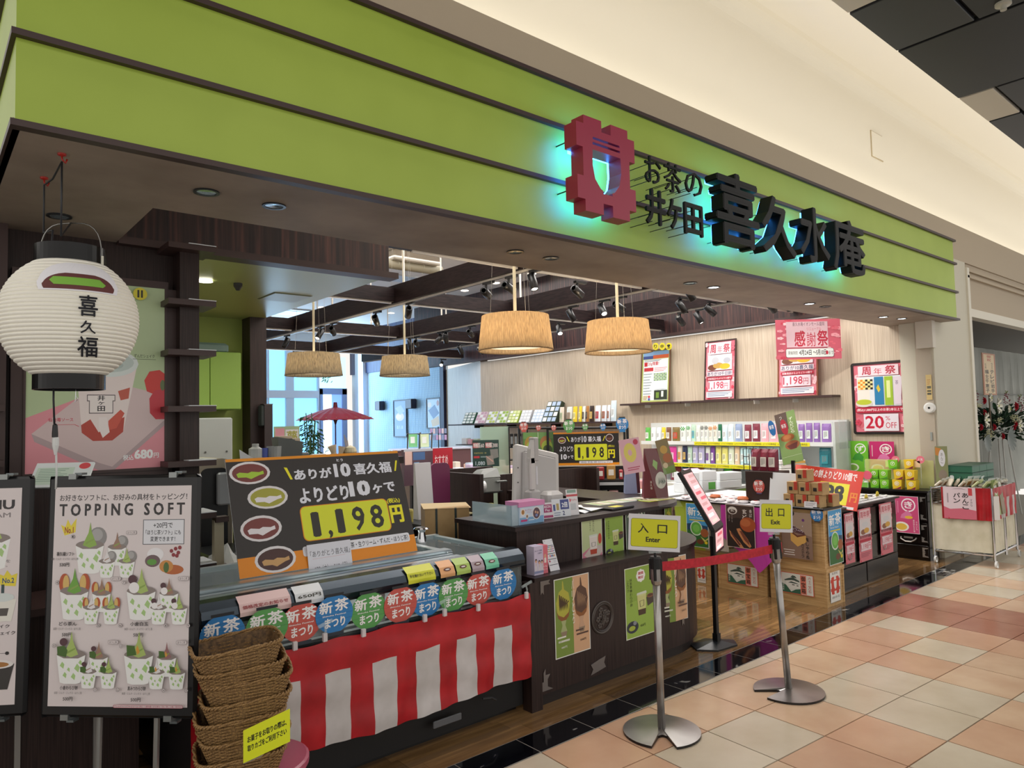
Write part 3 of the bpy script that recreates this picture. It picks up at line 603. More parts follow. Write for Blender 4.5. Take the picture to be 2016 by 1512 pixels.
pg.r(.1, .415, .96, .417, '#8a8284').p([(.86, .40), (.9, .41), (.92, .385), (.95, .41), (.99, .40), (.98, .46), (.88, .455)], '#e6d33c').t('No.2', .89, .42, .97, .445, '#37507c', .04).r(.885, .45, .905, .52, '#31474b')
pg.p([(.80, .52), (.99, .52), (.96, .62), (.84, .62)], '#e6e4da').e(.895, .51, .08, .02, '#d4dcda').p([(.87, .56), (.94, .56), (.93, .595), (.88, .595)], '#55504c').p([(.62, .50), (.75, .50), (.73, .60), (.64, .60)], '#c9b8a8')
pg.t('シェイク', .8, .635, .95, .65, '#3a3335', .02).t('ずんだシェイク', .74, .665, .99, .682, '#3a3335', .02).t('500円', .72, .695, .86, .71, '#2e292a', .02)
pg.r(.1, .765, .93, .767, '#6a6365').e(.94, .766, .013, .008, '#2e292a').p([(.78, .815), (.99, .815), (.95, .93), (.84, .93)], '#3b3836').e(.885, .815, .10, .02, '#e5e1de').e(.885, .817, .07, .012, '#a9763e')
pg.p([(.60, .88), (.85, .88), (.81, .97), (.64, .97)], '#a67c5c').e(.725, .88, .12, .02, '#c8a184').t('ほうじ茶', .70, .972, .86, .982, '#3a3335').t('500円', .72, .985, .86, .996, '#2e292a', .02)
menu = pg
def board(pg, a, corner, w, h, mx, mt, label, name='menu_board', lean=0):
    """corner = lower left corner of the frame in the world; a = heading"""
    t = thing(name, label, 'menu board', corner, a, rx=-lean)
    G().bbox(0, w, 0, .022, 0, h, BLK, .012).obj('frame', t, local=True)
    G().box(mx, w-mx, -.001, .0, mt, h-mt, C('#e5e0e0', .4)).obj('backing', t, local=True)
    g = pg.geo(w-2*mx, h-2*mt, .001, .35); g.v = [(x+mx, y-.0015, z+mt) for x, y, z in g.v]; g.obj('print', t, local=True)
    for x in (w*.14, w*.80):
        for z, s in ((h-.004, 1), (0, -1)): G().box(x, x+.03, -.004, .03, z-.008, z+.012, C('#8c908f', .3, .6)).box(x+.022, x+.05, .0, .03, z+.008*s, z+.016*s, C('#6d7476', .3, .6)).obj('clip', t, local=True)
    for x in (w*.35, w*.72):
        G().tube([(x, .04, -corner[2]), (x+.0, .035, h*.9)], .011, C('#a5a5a1', .35, .7), 8).obj('leg', t, local=True)
    G().box(w*.2, w*.85, -.1, .15, -corner[2], -corner[2]+.02, BLK).obj('foot', t, local=True)
    return t
A = aD(77, 1413, 2.63); B = aD(385, 1415, 2.58); Tq = aD(62, 940, 2.67)
wB = (B-A).length; ang = math.atan2(B.y-A.y, B.x-A.x)
board(topping, ang, (A.x, A.y, A.z), wB, Tq.z-A.z, .028*wB/.6+.004, .042, 'large black framed menu board headed TOPPING SOFT in front of the shelves', lean=math.radians(2.2))
A2 = aD(50, 1410, 2.66); B2 = Vector((A2.x-.62*math.cos(ang+.16), A2.y-.62*math.sin(ang+.16), A2.z))
board(menu, ang+.16, (B2.x, B2.y, B2.z), .62, .895, .04, .045, 'black framed menu board cut off by the picture edge beside the topping board', lean=math.radians(2.2))
# small flyer holder behind the boards
p = aD(125, 930, 3.0)
place(Page('#dfe6e6').r(.05, .2, .7, .9, '#c9dccb').lines(.1, .25, .6, 8, .07, '#7fa08c', .02).e(.86, .15, .1, .13, '#d8474d'), 'flyer', 'white leaflet lying tilted in a holder behind the menu boards', 'leaflet', (p.x-.1, p.y, p.z-.02), math.radians(-38), math.radians(55)) if 0 else None
g = Page('#dfe6e6').r(.05, .2, .7, .9, '#c9dccb').lines(.1, .25, .6, 8, .07, '#7fa08c', .02).e(.86, .15, .1, .13, '#d8474d').geo(.24, .12, .01)
place(g, 'leaflet_stack', 'pile of white leaflets leaning behind the top edge of the menu boards', 'leaflets', (p.x-.12, p.y+.08, p.z-.06), math.radians(-38), math.radians(35))
# dark sales counter under the shelves, seen below the boards
ct = thing('service_counter', 'dark wood counter with pale steel strips behind the menu boards', 'counter', (.5, 3.75, 0))
G().box(-.6, .80, 3.58, 3.94, 0, .84, DARKW).obj('body', ct); G().box(-.62, .82, 3.55, 3.95, .84, .87, TRIM).obj('countertop', ct)
for x in (.05, .34, .62): G().box(x, x+.02, 3.565, 3.58, 0, .82, C('#9c9a96', .4, .5)).obj('steel_strip', ct)
# ---- wicker baskets stacked on a pink stool
WICK = tex('wicker', '#6a4e2e', '#a88350', (1, 1, 1), .6, 220, 1, .3, .7)
WICKD = tex('wicker_dark', '#4a3620', '#7a5c38', (1, 1, 1), .65, 60, 2, .35, .65)
def basket_parts():
    w, d, h = .30, .25, .082
    def ring(z, sc, n=40):
        out = []
        for k in range(n):
            a = 2*math.pi*k/n; c_, s_ = math.cos(a), math.sin(a); e = .42
            out.append((w/2*sc*(abs(c_)**e)*(1 if c_ > 0 else -1), d/2*sc*(abs(s_)**e)*(1 if s_ > 0 else -1), z))
        return out
    wall = G(); n = 72; rows = 13
    for r in range(rows):   # woven rows, each a little rope that weaves in and out of the stakes
        z = .006+(h-.012)*r/(rows-1); sc = .84+.16*r/(rows-1); base = ring(z, sc, n); pts = []
        for k, p_ in enumerate(base):
            ln = math.hypot(p_[0], p_[1]); o = .0026*(1 if (k//2+r) % 2 else -1); pts.append((p_[0]*(1+o/ln), p_[1]*(1+o/ln), z))
        vs = []; fs = []
        for k, q in enumerate(pts):
            ln = math.hypot(q[0], q[1]); ux, uy = q[0]/ln, q[1]/ln
            for a in range(4): t_ = math.pi/2*a+math.pi/4; vs.append((q[0]+ux*.003*math.cos(t_), q[1]+uy*.003*math.cos(t_), q[2]+.0031*math.sin(t_)))
        for k in range(n):
            for a in range(4): fs.append((k*4+a, k*4+(a+1) % 4, ((k+1) % n)*4+(a+1) % 4, ((k+1) % n)*4+a))
        wall.add(vs, fs, WICK)
    inner = G(); a_, b_ = ring(.004, .82), ring(h-.004, .965); m = len(a_)
    inner.add(a_+b_, [(k, (k+1) % m, (k+1) % m+m, k+m) for k in range(m)]+[tuple(range(m-1, -1, -1))], WICKD)
    rim = G(); rr = ring(h, 1.02, 48)
    for ph in (0, math.pi):   # braided rim of two strands
        pts = []
        for k in range(145):
            i = (k/3) % 48; p0, p1 = rr[int(i) % 48], rr[(int(i)+1) % 48]; f = i-int(i); x, y = p0[0]+(p1[0]-p0[0])*f, p0[1]+(p1[1]-p0[1])*f; ln = math.hypot(x, y)
            o = .004*math.cos(k*.9+ph); pts.append((x*(1+o/ln), y*(1+o/ln), h+.004*math.sin(k*.9+ph)))
        rim.tube(pts, .0045, WICK, 5, False)
    return wall, inner, rim
bw, bi, br_ = basket_parts()
bp = thing('wicker_basket', 'topmost brown wicker basket, tilted on the stack by the striped cloth', 'basket', (0, 0, 0), 0, 'stack of wicker baskets')
bw.obj('woven_side', bp, local=True); bi.obj('lining', bp, local=True); br_.obj('rim', bp, local=True, smooth=True)
labs = ['second wicker basket from the top of the stack', 'third wicker basket from the top of the stack, wide open to the right', 'fourth wicker basket from the top of the stack', 'fifth wicker basket from the top, its dark inside showing on the left', 'sixth wicker basket from the top, behind the yellow notice', 'lowest visible wicker basket at the bottom edge of the picture']
bc = aD(468, 1300, 2.62)
spec = [(bc.x, bc.y, bc.z-.015, .05, .20, -.04), (bc.x+.012, bc.y, bc.z-.078, .0, .14, .02), (bc.x+.036, bc.y+.0, bc.z-.130, -.05, .10, .0), (bc.x+.03, bc.y, bc.z-.198, .02, .10, -.02), (bc.x+.01, bc.y, bc.z-.255, -.03, .10, .0), (bc.x+.022, bc.y, bc.z-.325, .05, .08, 0), (bc.x+.008, bc.y, bc.z-.39, 0, .03, 0)]
for k, (x, y, z, dr_, ty, tx) in enumerate(spec):
    o = bp if k == 0 else copytree(bp)
    o.location = (x, y, z); o.rotation_euler = (tx+.02, -ty*.35, math.radians(-14)+dr_)
    if k: o['label'] = labs[k-1]
st = thing('round_stool', 'round pink stool under the stack of wicker baskets', 'stool', (bc.x+.06, bc.y+.02, 0))
PINKS = C('#b0566e', .35)
G().lathe([(0, 0), (.19, 0), (.195, .01), (.195, .03), (.185, .035), (0, .035)], PINKS, (bc.x+.075, bc.y+.03, .325-.035+.0), 32).obj('seat', st, smooth=False)
for k in range(4):
    a = math.pi/4+math.pi/2*k; G().tube([(bc.x+.075+.12*math.cos(a), bc.y+.03+.12*math.sin(a), .29), (bc.x+.075+.17*math.cos(a), bc.y+.03+.17*math.sin(a), 0)], .012, PINKS, 8).obj('leg', st)
zb = bc.z-.39
if zb > .33:   # the stool carries the lowest basket
    st.location.z = 0
    for ch in st.children:
        if ch.name.startswith('seat'): ch.location.z = zb-.325
# yellow notice in an acrylic holder
pg = Page('#e7ee26').t('お菓子をお取りの際は、', .09, .25, .93, .45, '#1c1d10', .05).t('取りカゴをご利用下さい', .09, .52, .93, .72, '#1c1d10', .05)
P0 = aD(479, 1503, 2.42); P1 = aD(571, 1460, 2.40); P2 = aD(478, 1440, 2.42); an2 = math.atan2(P1.y-P0.y, P1.x-P0.x)
t = thing('acrylic_notice', 'bright yellow notice in a clear holder in front of the wicker baskets', 'notice', tuple(P0+Vector((0, 0, -.0))), an2)
ww = (Vector((P1.x, P1.y, 0))-Vector((P0.x, P0.y, 0))).length
g = pg.geo(ww, P2.z-P0.z, .001); sh = (P1.z-P0.z)/ww
g.v = [(x, y, z+x*sh) for x, y, z in g.v]; g.obj('print', t, local=True)
G().add([(-.003, .003, -.005), (ww*.35+.003, .003, -.005+sh*.35*ww), (ww+.003, .003, P2.z-P0.z+.02), (ww*.3, .003, P2.z-P0.z+.02)], [(0, 1, 2, 3)], ACRYL).obj('holder', t, local=True)
# ---- ice cream showcase with curved handle rail
FX0, FX1 = .90, 2.60
fz = thing('display_freezer', 'long black freezer showcase with glass lids and dark rail', 'freezer', (1.7, 3.5, 0))
G().box(FX0, FX1, 3.04, 3.95, .04, .60, BLKM).box(FX0, FX1, 3.0, 3.04, .22, .64, BLKM).box(FX0, FX1, 3.10, 3.95, 0, .04, BLK).obj('cabinet', fz)
G().box(FX0, FX1, 3.85, 3.95, .6, .86, C('#8b8d8f', .4, .6)).box(FX0-.02, FX0, 3.02, 3.95, .04, .86, BLK).box(FX1-.015, FX1, 3.04, 3.95, .6, .84, BLK).obj('rear_frame', fz)
G().box(FX0, FX1, 3.06, 3.9, .60, .615, C('#c8d6da', .5)).obj('well_floor', fz)
SIL = tex('brushed_aluminium', '#9aa7ad', '#c2cdd1', (1.5, 8, 8), .28, 3, 2, metal=.7)
pr = [(3.02, .805), (3.015, .83), (3.03, .86), (3.07, .885), (3.12, .89), (3.12, .878), (3.06, .86), (3.04, .83), (3.04, .805)]
g = G(); n = len(pr); g.add([(FX0, y, z) for y, z in pr]+[(FX1+.02, y, z) for y, z in pr], [(i, (i+1) % n, (i+1) % n+n, i+n) for i in range(n)]+[tuple(range(n-1, -1, -1)), tuple(range(n, 2*n))], C('#3d464f', .22, .7)); g.obj('handle_rail', fz)
G().box(FX0, FX1+.02, 3.012, 3.03, .798, .806, BLK).obj('rail_edge', fz)
for k, (y0, y1, z0, z1) in enumerate(((3.14, 3.19, .868, .884), (3.215, 3.235, .868, .884), (3.26, 3.33, .872, .900))):
    G().bbox(FX0, 2.30 if k == 2 else 2.28, y0, y1, z0, z1, SIL, .004).obj('lid_frame', fz)
G().box(FX0, FX1, 3.12, 3.86, .862, .866, C('#dfeef0', .04, alpha=.12)).obj('glass_lid', fz)
G().box(FX0, FX1, 3.025, 3.03, .62, .80, GLASS).obj('front_glass', fz)
G().bbox(2.26, 2.30, 3.25, 3.86, .86, .89, SIL, .004).box(FX0, FX1, 3.83, 3.87, .86, .885, C('#cfdadd', .3, .6)).box(2.56, 2.6, 3.1, 3.86, .86, .88, C('#b5c6ca', .3, .5)).obj('lid_edge', fz)
G().lathe([(.035, 0), (.03, .02), (.022, .06), (.028, .075), (.05, .08), (.04, .09), (0, .09)], CHROME, (2.45, 3.80, .86), 16).obj('lid_catch', fz)
for k in range(4): G().box(FX0+.05, FX1-.03, 3.05+.01*k, 3.055+.01*k, .61+.02*k, .622+.02*k, C('#2c2c2f', .4) if k % 2 else C('#9aa5a9', .35)).obj('vent_slat', fz)
t2 = G().bbox(1.98, 2.15, 2.99, 3.0, .10, .135, C('#6e7074', .3, .4), .003); t2.obj('badge', fz)
G().tube([(2.28, 2.985, .17), (2.33, 2.975, .165), (2.37, 2.985, .14)], .006, C('#2e2f31', .4), 6).obj('hose', fz)
# labels stuck on the rail
for x0, x1, c, tx_, lb in ((1.05, 1.27, '#e7c6c3', '価格改定のお知らせ', 'pink bordered price notice stuck to the freezer rail above the baskets'), (1.29, 1.42, '#e3e6e8', '650円', 'small white price label on the freezer rail right of the pink notice'), (1.86, 2.02, '#dfe03a', '手を触れないで下さい', 'yellow warning label wrapped on the freezer rail'), (2.05, 2.14, '#f0b27c', '', 'orange flavour label on the freezer rail'), (2.15, 2.24, '#b5d06a', '', 'lime green flavour label on the freezer rail'), (2.25, 2.33, '#b9a8b0', '', 'mauve flavour label on the freezer rail'), (2.34, 2.43, '#7ed2ac', '', 'mint green flavour label on the freezer rail')):
    g = G(); q = [(3.011, .815), (3.010, .832), (3.026, .864), (3.066, .890)]
    n = 4; g.add([(x0, y-.002, z+.002) for y, z in q]+[(x1, y-.002, z+.002) for y, z in q], [(i, i+4, i+5, i+1) for i in range(3)], C(c, .4))
    M_ = Matrix.Translation((x0, 3.016, .838)) @ Matrix.Rotation(-math.radians(27), 4, 'X')
    if tx_: g.text(tx_, .012, (x1-x0)-.012, .004, .020, -.009, C('#a03038' if 'お知' in tx_ else '#3b3b30', .5), .02, M=M_)
    else:
        pts = ellpts((x1-x0)/2, .014, .022, .009, 14); g.add([(a, -.009, b) for a, b in pts], [tuple(range(14))], C('#6a3a34', .5), M_); pts = ellpts((x1-x0)/2, .014, .014, .004, 14); g.add([(a, -.0095, b) for a, b in pts], [tuple(range(14))], C('#e8e2dc', .5), M_)
    g.top('rail_label', lb, 'label')
# ---- lantern shaped cards: new tea festival
def lcard(c, dark, w=.17, h=.185, simple=False, stripes=True):
    pg = Page(c); return pg
def lantern_card(col, w, h, cap='#343a44'):
    g = G(); R2 = w/2
    g.prism([(x, z) for x, z in ellpts(R2, h/2, R2, h*.47, 20)], 0, .001, C(col, .45))
    g.box(R2-w*.25, R2+w*.25, -.0005, .001, h*.93, h*1.0, C('#22262c', .5)); g.box(R2-w*.22, R2+w*.24, -.0005, .001, -h*.04, h*.05, C(cap, .5))
    dk = {'#c9594f': '#b04a42', '#2f7fc0': '#2468a3', '#5aa156': '#46874a'}.get(col, col)
    for k in range(5):
        z = h*(.2+.14*k); hw = R2*math.sqrt(max(0, 1-((z-h/2)/(h*.47))**2)); g.box(R2-hw, R2+hw, -.0004, -.0002, z, z+.0016*w/.17, C(dk, .5))
    wt = C('#f4f2f2', .5)
    g.text('新', w*.10, w*.45, h*.53, h*.83, -.0009, wt, .035).text('茶', w*.50, w*.88, h*.55, h*.86, -.0009, wt, .035)
    g.text('Shincha Festival', w*.18, w*.80, h*.455, h*.49, -.0009, wt, .03)
    g.text('まつり', w*.24, w*.78, h*.17, h*.41, -.0009, wt, .045)
    return g
cols = ['#2f7fc0', '#5aa156', '#c9594f']; nmc = {'#2f7fc0': 'blue', '#5aa156': 'green', '#c9594f': 'red'}
cx_px = [436, 523, 591, 655, 723, 785, 838, 889, 939, 987]; cy_px = [1248, 1232, 1222, 1205, 1199, 1187, 1177, 1167, 1157, 1147]
seq = [0, 1, 2, 0, 1, 2, 0, 1, 2, 0]
ordn = ['first', 'second', 'third', 'fourth', 'fifth', 'sixth', 'seventh', 'eighth', 'ninth', 'tenth']
for k in range(10):
    P = aY(cx_px[k], cy_px[k], 3.0); w_, h_ = .182, .178
    c = cols[seq[k]]; g = lantern_card(c, w_, h_)
    place(g, 'lantern_card', '%s lantern shaped new tea card on the freezer glass, %s from the basket stack' % (nmc[c], ordn[k]), 'card', (P.x-w_/2, 2.985-.003*(k % 2), P.z-h_/2-.004), 0, 0, 'new tea lantern cards on the freezer')
# white sheets seen behind the front glass
for k, (x0, x1) in enumerate(((1.0, 1.2), (1.28, 1.52), (1.6, 1.75), (1.8, 2.1))):
    G().box(x0, x1, 3.045, 3.047, .66, .79, C('#dfe8e8', .5)).box(x0+.02, x1-.03, 3.044, 3.045, .77, .774, C('#d06a6a', .5)).box(x0+.02, x1-.08, 3.044, 3.045, .74, .746, C('#8a8f90', .5)).top('product_sheet', 'white product sheet behind the freezer glass, %s from the basket stack' % ordn[k], 'sheet', group='sheets behind the freezer glass')
# ---- red and white striped festival cloth
RD = C('#b3141f', .5); RDs = tex('red_satin', '#9c0d18', '#c01a26', (3, 3, 3), .42, 2.5, 3, .3, .7, spec=.5); WT = tex('white_satin', '#b9b4b2', '#cfcaca', (3, 3, 3), .5, 2.5, 3, .3, .7)
def clothpanel(p0, p1, ztop, zbot, stripes, top_band, n=150, m=14, amp=.006, seed=1):
    """hanging cloth from p0 to p1; stripes = list of (f0, f1) white parts below the top band"""
    g = G(); g.ms = [RDs, WT]; d = Vector((p1[0]-p0[0], p1[1]-p0[1], 0)); nrm = Vector((d.y, -d.x, 0)).normalized()
    for j in range(m+1):
        v = j/m
        for i in range(n+1):
            u = i/n; a = amp*(.3+v)*(math.sin(u*38+seed+2*v)+.6*math.sin(u*83+1.3*v+seed)+.5*math.sin(u*21+5*v))
            zt = ztop(u); zb_ = zbot(u); z = zt+(zb_-zt)*v
            q = Vector((p0[0], p0[1], 0))+d*u+nrm*(a+amp*.6*math.sin(z*40+u*9)); g.v.append((q.x, q.y, z))
    for j in range(m):
        for i in range(n):
            u = (i+.5)/n; v = (j+.5)/m; w_ = v > top_band and any(a <= u < b for a, b in stripes)
            g.f.append((j*(n+1)+i, (j+1)*(n+1)+i, (j+1)*(n+1)+i+1, j*(n+1)+i+1)); g.m.append(1 if w_ else 0)
    return g
Yc = 2.955; X0c = .84; X1c = aY(1045, 1250, Yc).x
zt_ = lambda u: .655+.006*math.sin(u*40)
def zb_(u): x = X0c+(X1c-X0c)*u; return aY(600, 1462, Yc).z*0+(.205 if x > 2.3 else .205+.0*(2.3-x))+.012*math.sin(u*9)
ed = [(495, 592), (639, 691), (735, 780), (822, 865), (903, 940), (975, 1010)]
strp = [((aY(a, 1350, Yc).x-X0c)/(X1c-X0c), (aY(b, 1350, Yc).x-X0c)/(X1c-X0c)) for a, b in ed]
g = clothpanel((X0c, Yc), (X1c, Yc), zt_, zb_, strp, .30, 240, 16)
fc = tag(g.top('festival_cloth', 'red cloth with white vertical stripes hung along the freezer front', 'cloth', (1.7, Yc, .2), smooth=True), None)
for k, (px, py) in enumerate(((499, 1268), (581, 1272), (640, 1255), (716, 1246), (837, 1217), (876, 1206), (942, 1196), (1037, 1172))):
    P = aY(px, py, 2.94); t = thing('clear_clip', 'clear plastic clip holding the striped cloth on the freezer, %s from the baskets' % ordn[k], 'clip', (P.x, 2.94, P.z), group='clips along the striped cloth')
    G().bbox(-.010, .010, -.006, .010, -.018, .018, C('#e9e4e6', .25, alpha=.75), .002).obj('jaw', t, local=True)
    if k in (2, 5, 7): G().tube([(0, 0, .01), (.004, 0, .03), (-.003, 0, .05)], .005, ACRYL, 7).tube([(-.03, 0, .05), (.035, 0, .068)], .008, ACRYL, 7).obj('swivel', t, local=True)
# ---- big price sign leaning on the freezer lids
def daifuku(pg, cx, cy, rx, ry, ring, skin, fill, dx=0):
    pg.e(cx, cy, rx, ry, '#e6e2e4').p([(cx+rx*.86*math.cos(a)*1.0, cy+ry*(.82 if math.sin(a) > 0 else .80+(.10*math.cos(a)**8 if 0 else 0))*math.sin(a)) for a in [math.radians(15*k) for k in range(24)]], skin)
    pg.p([(cx-rx*.66, cy+ry*.05), (cx-rx*.5, cy-ry*.08), (cx-rx*.1, cy+ry*.02), (cx+rx*.08, cy-ry*.1), (cx+rx*.45, cy-ry*.02), (cx+rx*.66, cy-ry*.12), (cx+rx*.68, cy+ry*.16), (cx+rx*.45, cy+ry*.25), (cx+rx*.2, cy+ry*.42), (cx+rx*.02, cy+ry*.55), (cx-rx*.2, cy+ry*.38), (cx-rx*.6, cy+ry*.36)], fill)
def price_sign(small=False):
    pg = Page('#2b2523')
    pg.r(0, 0, 1, .025, '#e8930f').r(0, .84, 1, 1, '#ea8d0c')
    daifuku(pg, .115, .13, .105, .10, 0, '#7a3a36', '#a9cf3a'); daifuku(pg, .19, .355, .105, .10, 0, '#a9a63c', '#ece8ee')
    daifuku(pg, .135, .615, .105, .11, 0, '#7c3a37', '#ebe6ea'); daifuku(pg, .185, .885, .105, .11, 0, '#4a2a26', '#cda067')
    pg.p([(.275, .115), (.29, .12), (.33, .215), (.32, .215)], '#f2ea1c').p([(.945, .16), (.955, .165), (.965, .065), (.955, .06)], '#f2ea1c') if 0 else pg.p([(.295, .10), (.312, .105), (.335, .215), (.322, .215)], '#f2ea1c').p([(.972, .10), (.984, .10), (.963, .205), (.953, .205)], '#f2ea1c')
    pg.t('ありが', .345, .125, .56, .225, '#e6e8f2', .05).t('10', .575, .095, .675, .225, '#e6e8f2', .06).t('とう', .60, .05, .64, .075, '#e6e8f2', .05).t('喜久福', .695, .105, .935, .215, '#e6e8f2', .045)
    pg.t('よりどり', .355, .30, .64, .44, '#e6e8f2', .05).t('10', .645, .275, .775, .42, '#e6e8f2', .07).t('ヶで', .79, .31, .935, .41, '#e6e8f2', .05)
    pg.r(.345, .465, .865, .775, '#e8930f', .05).r(.35, .472, .86, .768, '#dfe62a', .045).t('1', .40, .525, .445, .745, '#2c2a22', .03).t(',', .485, .70, .51, .775, '#2c2a22', .03).t('1', .54, .52, .585, .74, '#2c2a22', .03).t('9', .635, .515, .71, .74, '#2c2a22', .03).t('8', .745, .515, .825, .735, '#2c2a22', .03).t('(税込)', .865, .47, .95, .525, '#f2ea1c', .04).t('円', .87, .54, .955, .71, '#f2ea1c', .07)
    pg.r(.33, .815, .965, .90, '#e9e9f0', .02).t('対象商品', .35, .835, .46, .88, '#d0333d', .05).t('：喜久福（抹茶・生クリーム・ずんだ・ほうじ茶）', .47, .832, .955, .885, '#2b2b33', .02)
    return pg
BL, BR, TL = aY(472, 1148, 3.35), aY(822, 1090, 3.35), aX(443, 912, aY(472, 1148, 3.35).x)
hh = math.hypot(TL.z-BL.z, TL.y-BL.y); tl_ = math.atan2(TL.y-BL.y, TL.z-BL.z)
t = thing('price_sign_board', 'big black and orange price board with four bean cakes leaning on the freezer', 'sign board', (BL.x, 3.35, .902), 0, rx=-tl_)
wS = BR.x-BL.x
G().box(0, wS, 0, .006, 0, hh, C('#dfe3e6', .4)).obj('panel', t, local=True)
g = price_sign().geo(wS, hh, .0008, .4); g.v = [(x, y-.001, z) for x, y, z in g.v]; g.obj('print', t, local=True)
place(Page('#e3e3ec').t('「ありがとう喜久福」', .06, .22, .97, .42, '#3a3a40').r(.1, .47, .85, .475, '#d07070').t('4/29（木）～5/10（日）', .12, .70, .88, .92, '#3a3a40').geo(.235, .15, .0006), 'handwritten_note', 'white handwritten note hanging from the lower edge of the big price board', 'note', (1.50, 3.335, .865), 0, math.radians(12))
# ---- L shaped reception counter with rounded end
cn = thing('reception_counter', 'dark wood reception counter with rounded end and raised upper desk', 'counter', (3.3, 3.4, 0))
def arcpts(cx, cy, r, a0, a1, n=14): return [(cx+r*math.cos(math.radians(a0+(a1-a0)*k/n)), cy+r*math.sin(math.radians(a0+(a1-a0)*k/n))) for k in range(n+1)]
CX, CY = 3.97, 3.62
def footprint(y0, r, x0=2.67, back=4.9, CX=3.97):
    return [(x0, y0)]+arcpts(CX, y0+r, r, -90, 0)+[(CX+r, back), (4.08, back), (4.08, 3.78), (x0, 3.78)]
G().slab(footprint(3.0, .62), .07, .70, DARKW).obj('lower_body', cn)
G().slab(footprint(3.03, .58), 0, .07, C('#1d1514', .5)).obj('plinth', cn)
G().slab(footprint(2.985, .635, 2.66), .70, .722, DARKWH).obj('ledge_top', cn)
G().slab(footprint(3.20, .48, 2.72, 4.9, 4.05), .722, .955, DARKW).obj('upper_body', cn)
G().slab(footprint(3.175, .51, 2.69, 4.92, 4.05), .955, .982, DARKWH).obj('desk_top', cn)
G().box(2.62, 2.70, 2.985, 3.06, 0, .70, DARKW).obj('corner_post', cn)
def bracket(x, y, z, s=1, a=0, nm='metal_bracket'):
    g = G(); pts = [(0, 0), (.075, 0), (.062, -.012), (.075, -.024), (.03, -.024), (.024, -.03), (.024, -.075), (.012, -.062), (0, -.075)]
    pts = [(px*s, pz) for px, pz in pts]; 
    if s < 0: pts.reverse()
    pts.reverse(); g.prism(pts, -.003, 0, C('#7d7672', .35, .6), Matrix.Translation((x, y, z)) @ Matrix.Rotation(a, 4, 'Z')); return g.obj(nm, cn)
bracket(2.70, 2.984, .70); 
g = G().prism([(0, 0), (0, .05), (.02, .05), (.02, .1), (.035, .12), (.035, .085), (.07, .085), (.05, .06), (.05, .02), (.09, .0)], -.003, 0, C('#8a8380', .35, .6), Matrix.Translation((2.70, 2.998, .09))); g.obj('metal_bracket', cn)
g = G().prism([(-.07, 0), (-.05, .03), (-.07, .06), (.0, .075), (.06, .085), (.045, .05), (.06, .02), (0, .01)], -.003, 0, C('#8a8380', .35, .6), Matrix.Translation((3.17, 2.998, .085))); g.obj('metal_bracket', cn)
bracket(4.02, 3.0, .27, -1, 0)
# round cast emblem
g = G(); M_ = Matrix.Translation((3.215, 3.0, .40)) @ Matrix.Rotation(math.radians(90), 4, 'X')
CAST = C('#57504c', .45, .5)
g.lathe([(.098, 0), (.098, .006), (.092, .010), (.084, .006), (.080, .010), (.074, .003)], CAST, n=36, M=M_).obj('emblem_ring', cn)
g = G()
for k in range(9):
    a = k*2.4; r = .055*math.sqrt(k/9+.08); ox, oz = r*math.cos(a), r*math.sin(a)
    for q in range(5):
        b = a+q*1.257; g.lathe([(.010, .0), (.008, .004), (0, .006)], CAST, (ox+.011*math.cos(b), oz+.011*math.sin(b), 0), 7, M=M_)
    g.tube([(3.215+ox, 2.996, .40+oz), (3.215+ox*.5+.01, 2.995, .40+oz*.5+.01), (3.215, 2.996, .40-.05)], .0025, CAST, 5)
g.obj('emblem_relief', cn, kind='stuff')
# drink posters: helpers for small printed drinks
def glass_drink(pg, cx, y0, y1, w, top, body, base):
    pg.p([(cx-w/2, y0+.03), (cx+w/2, y0+.03), (cx+w*.38, y1), (cx-w*.38, y1)], body).p([(cx-w*.42, y1-.25*(y1-y0)), (cx+w*.42, y1-.25*(y1-y0)), (cx+w*.38, y1), (cx-w*.38, y1)], base).e(cx, y0+.03, w/2, .022, top).p([(cx-w*.5, y0), (cx+w*.5, y0-.01), (cx+w*.55, y0+.025), (cx-w*.55, y0+.03)], '#d5dccb')
    pg.p([(cx-w*.25, (y0+y1)/2-.04), (cx+w*.25, (y0+y1)/2-.045), (cx+w*.22, (y0+y1)/2+.04), (cx-w*.22, (y0+y1)/2+.045)], '#4b463a').p([(cx-w*.2, (y0+y1)/2-.035), (cx+w*.2, (y0+y1)/2-.04), (cx+w*.17, (y0+y1)/2+.035), (cx-w*.17, (y0+y1)/2+.04)], body)
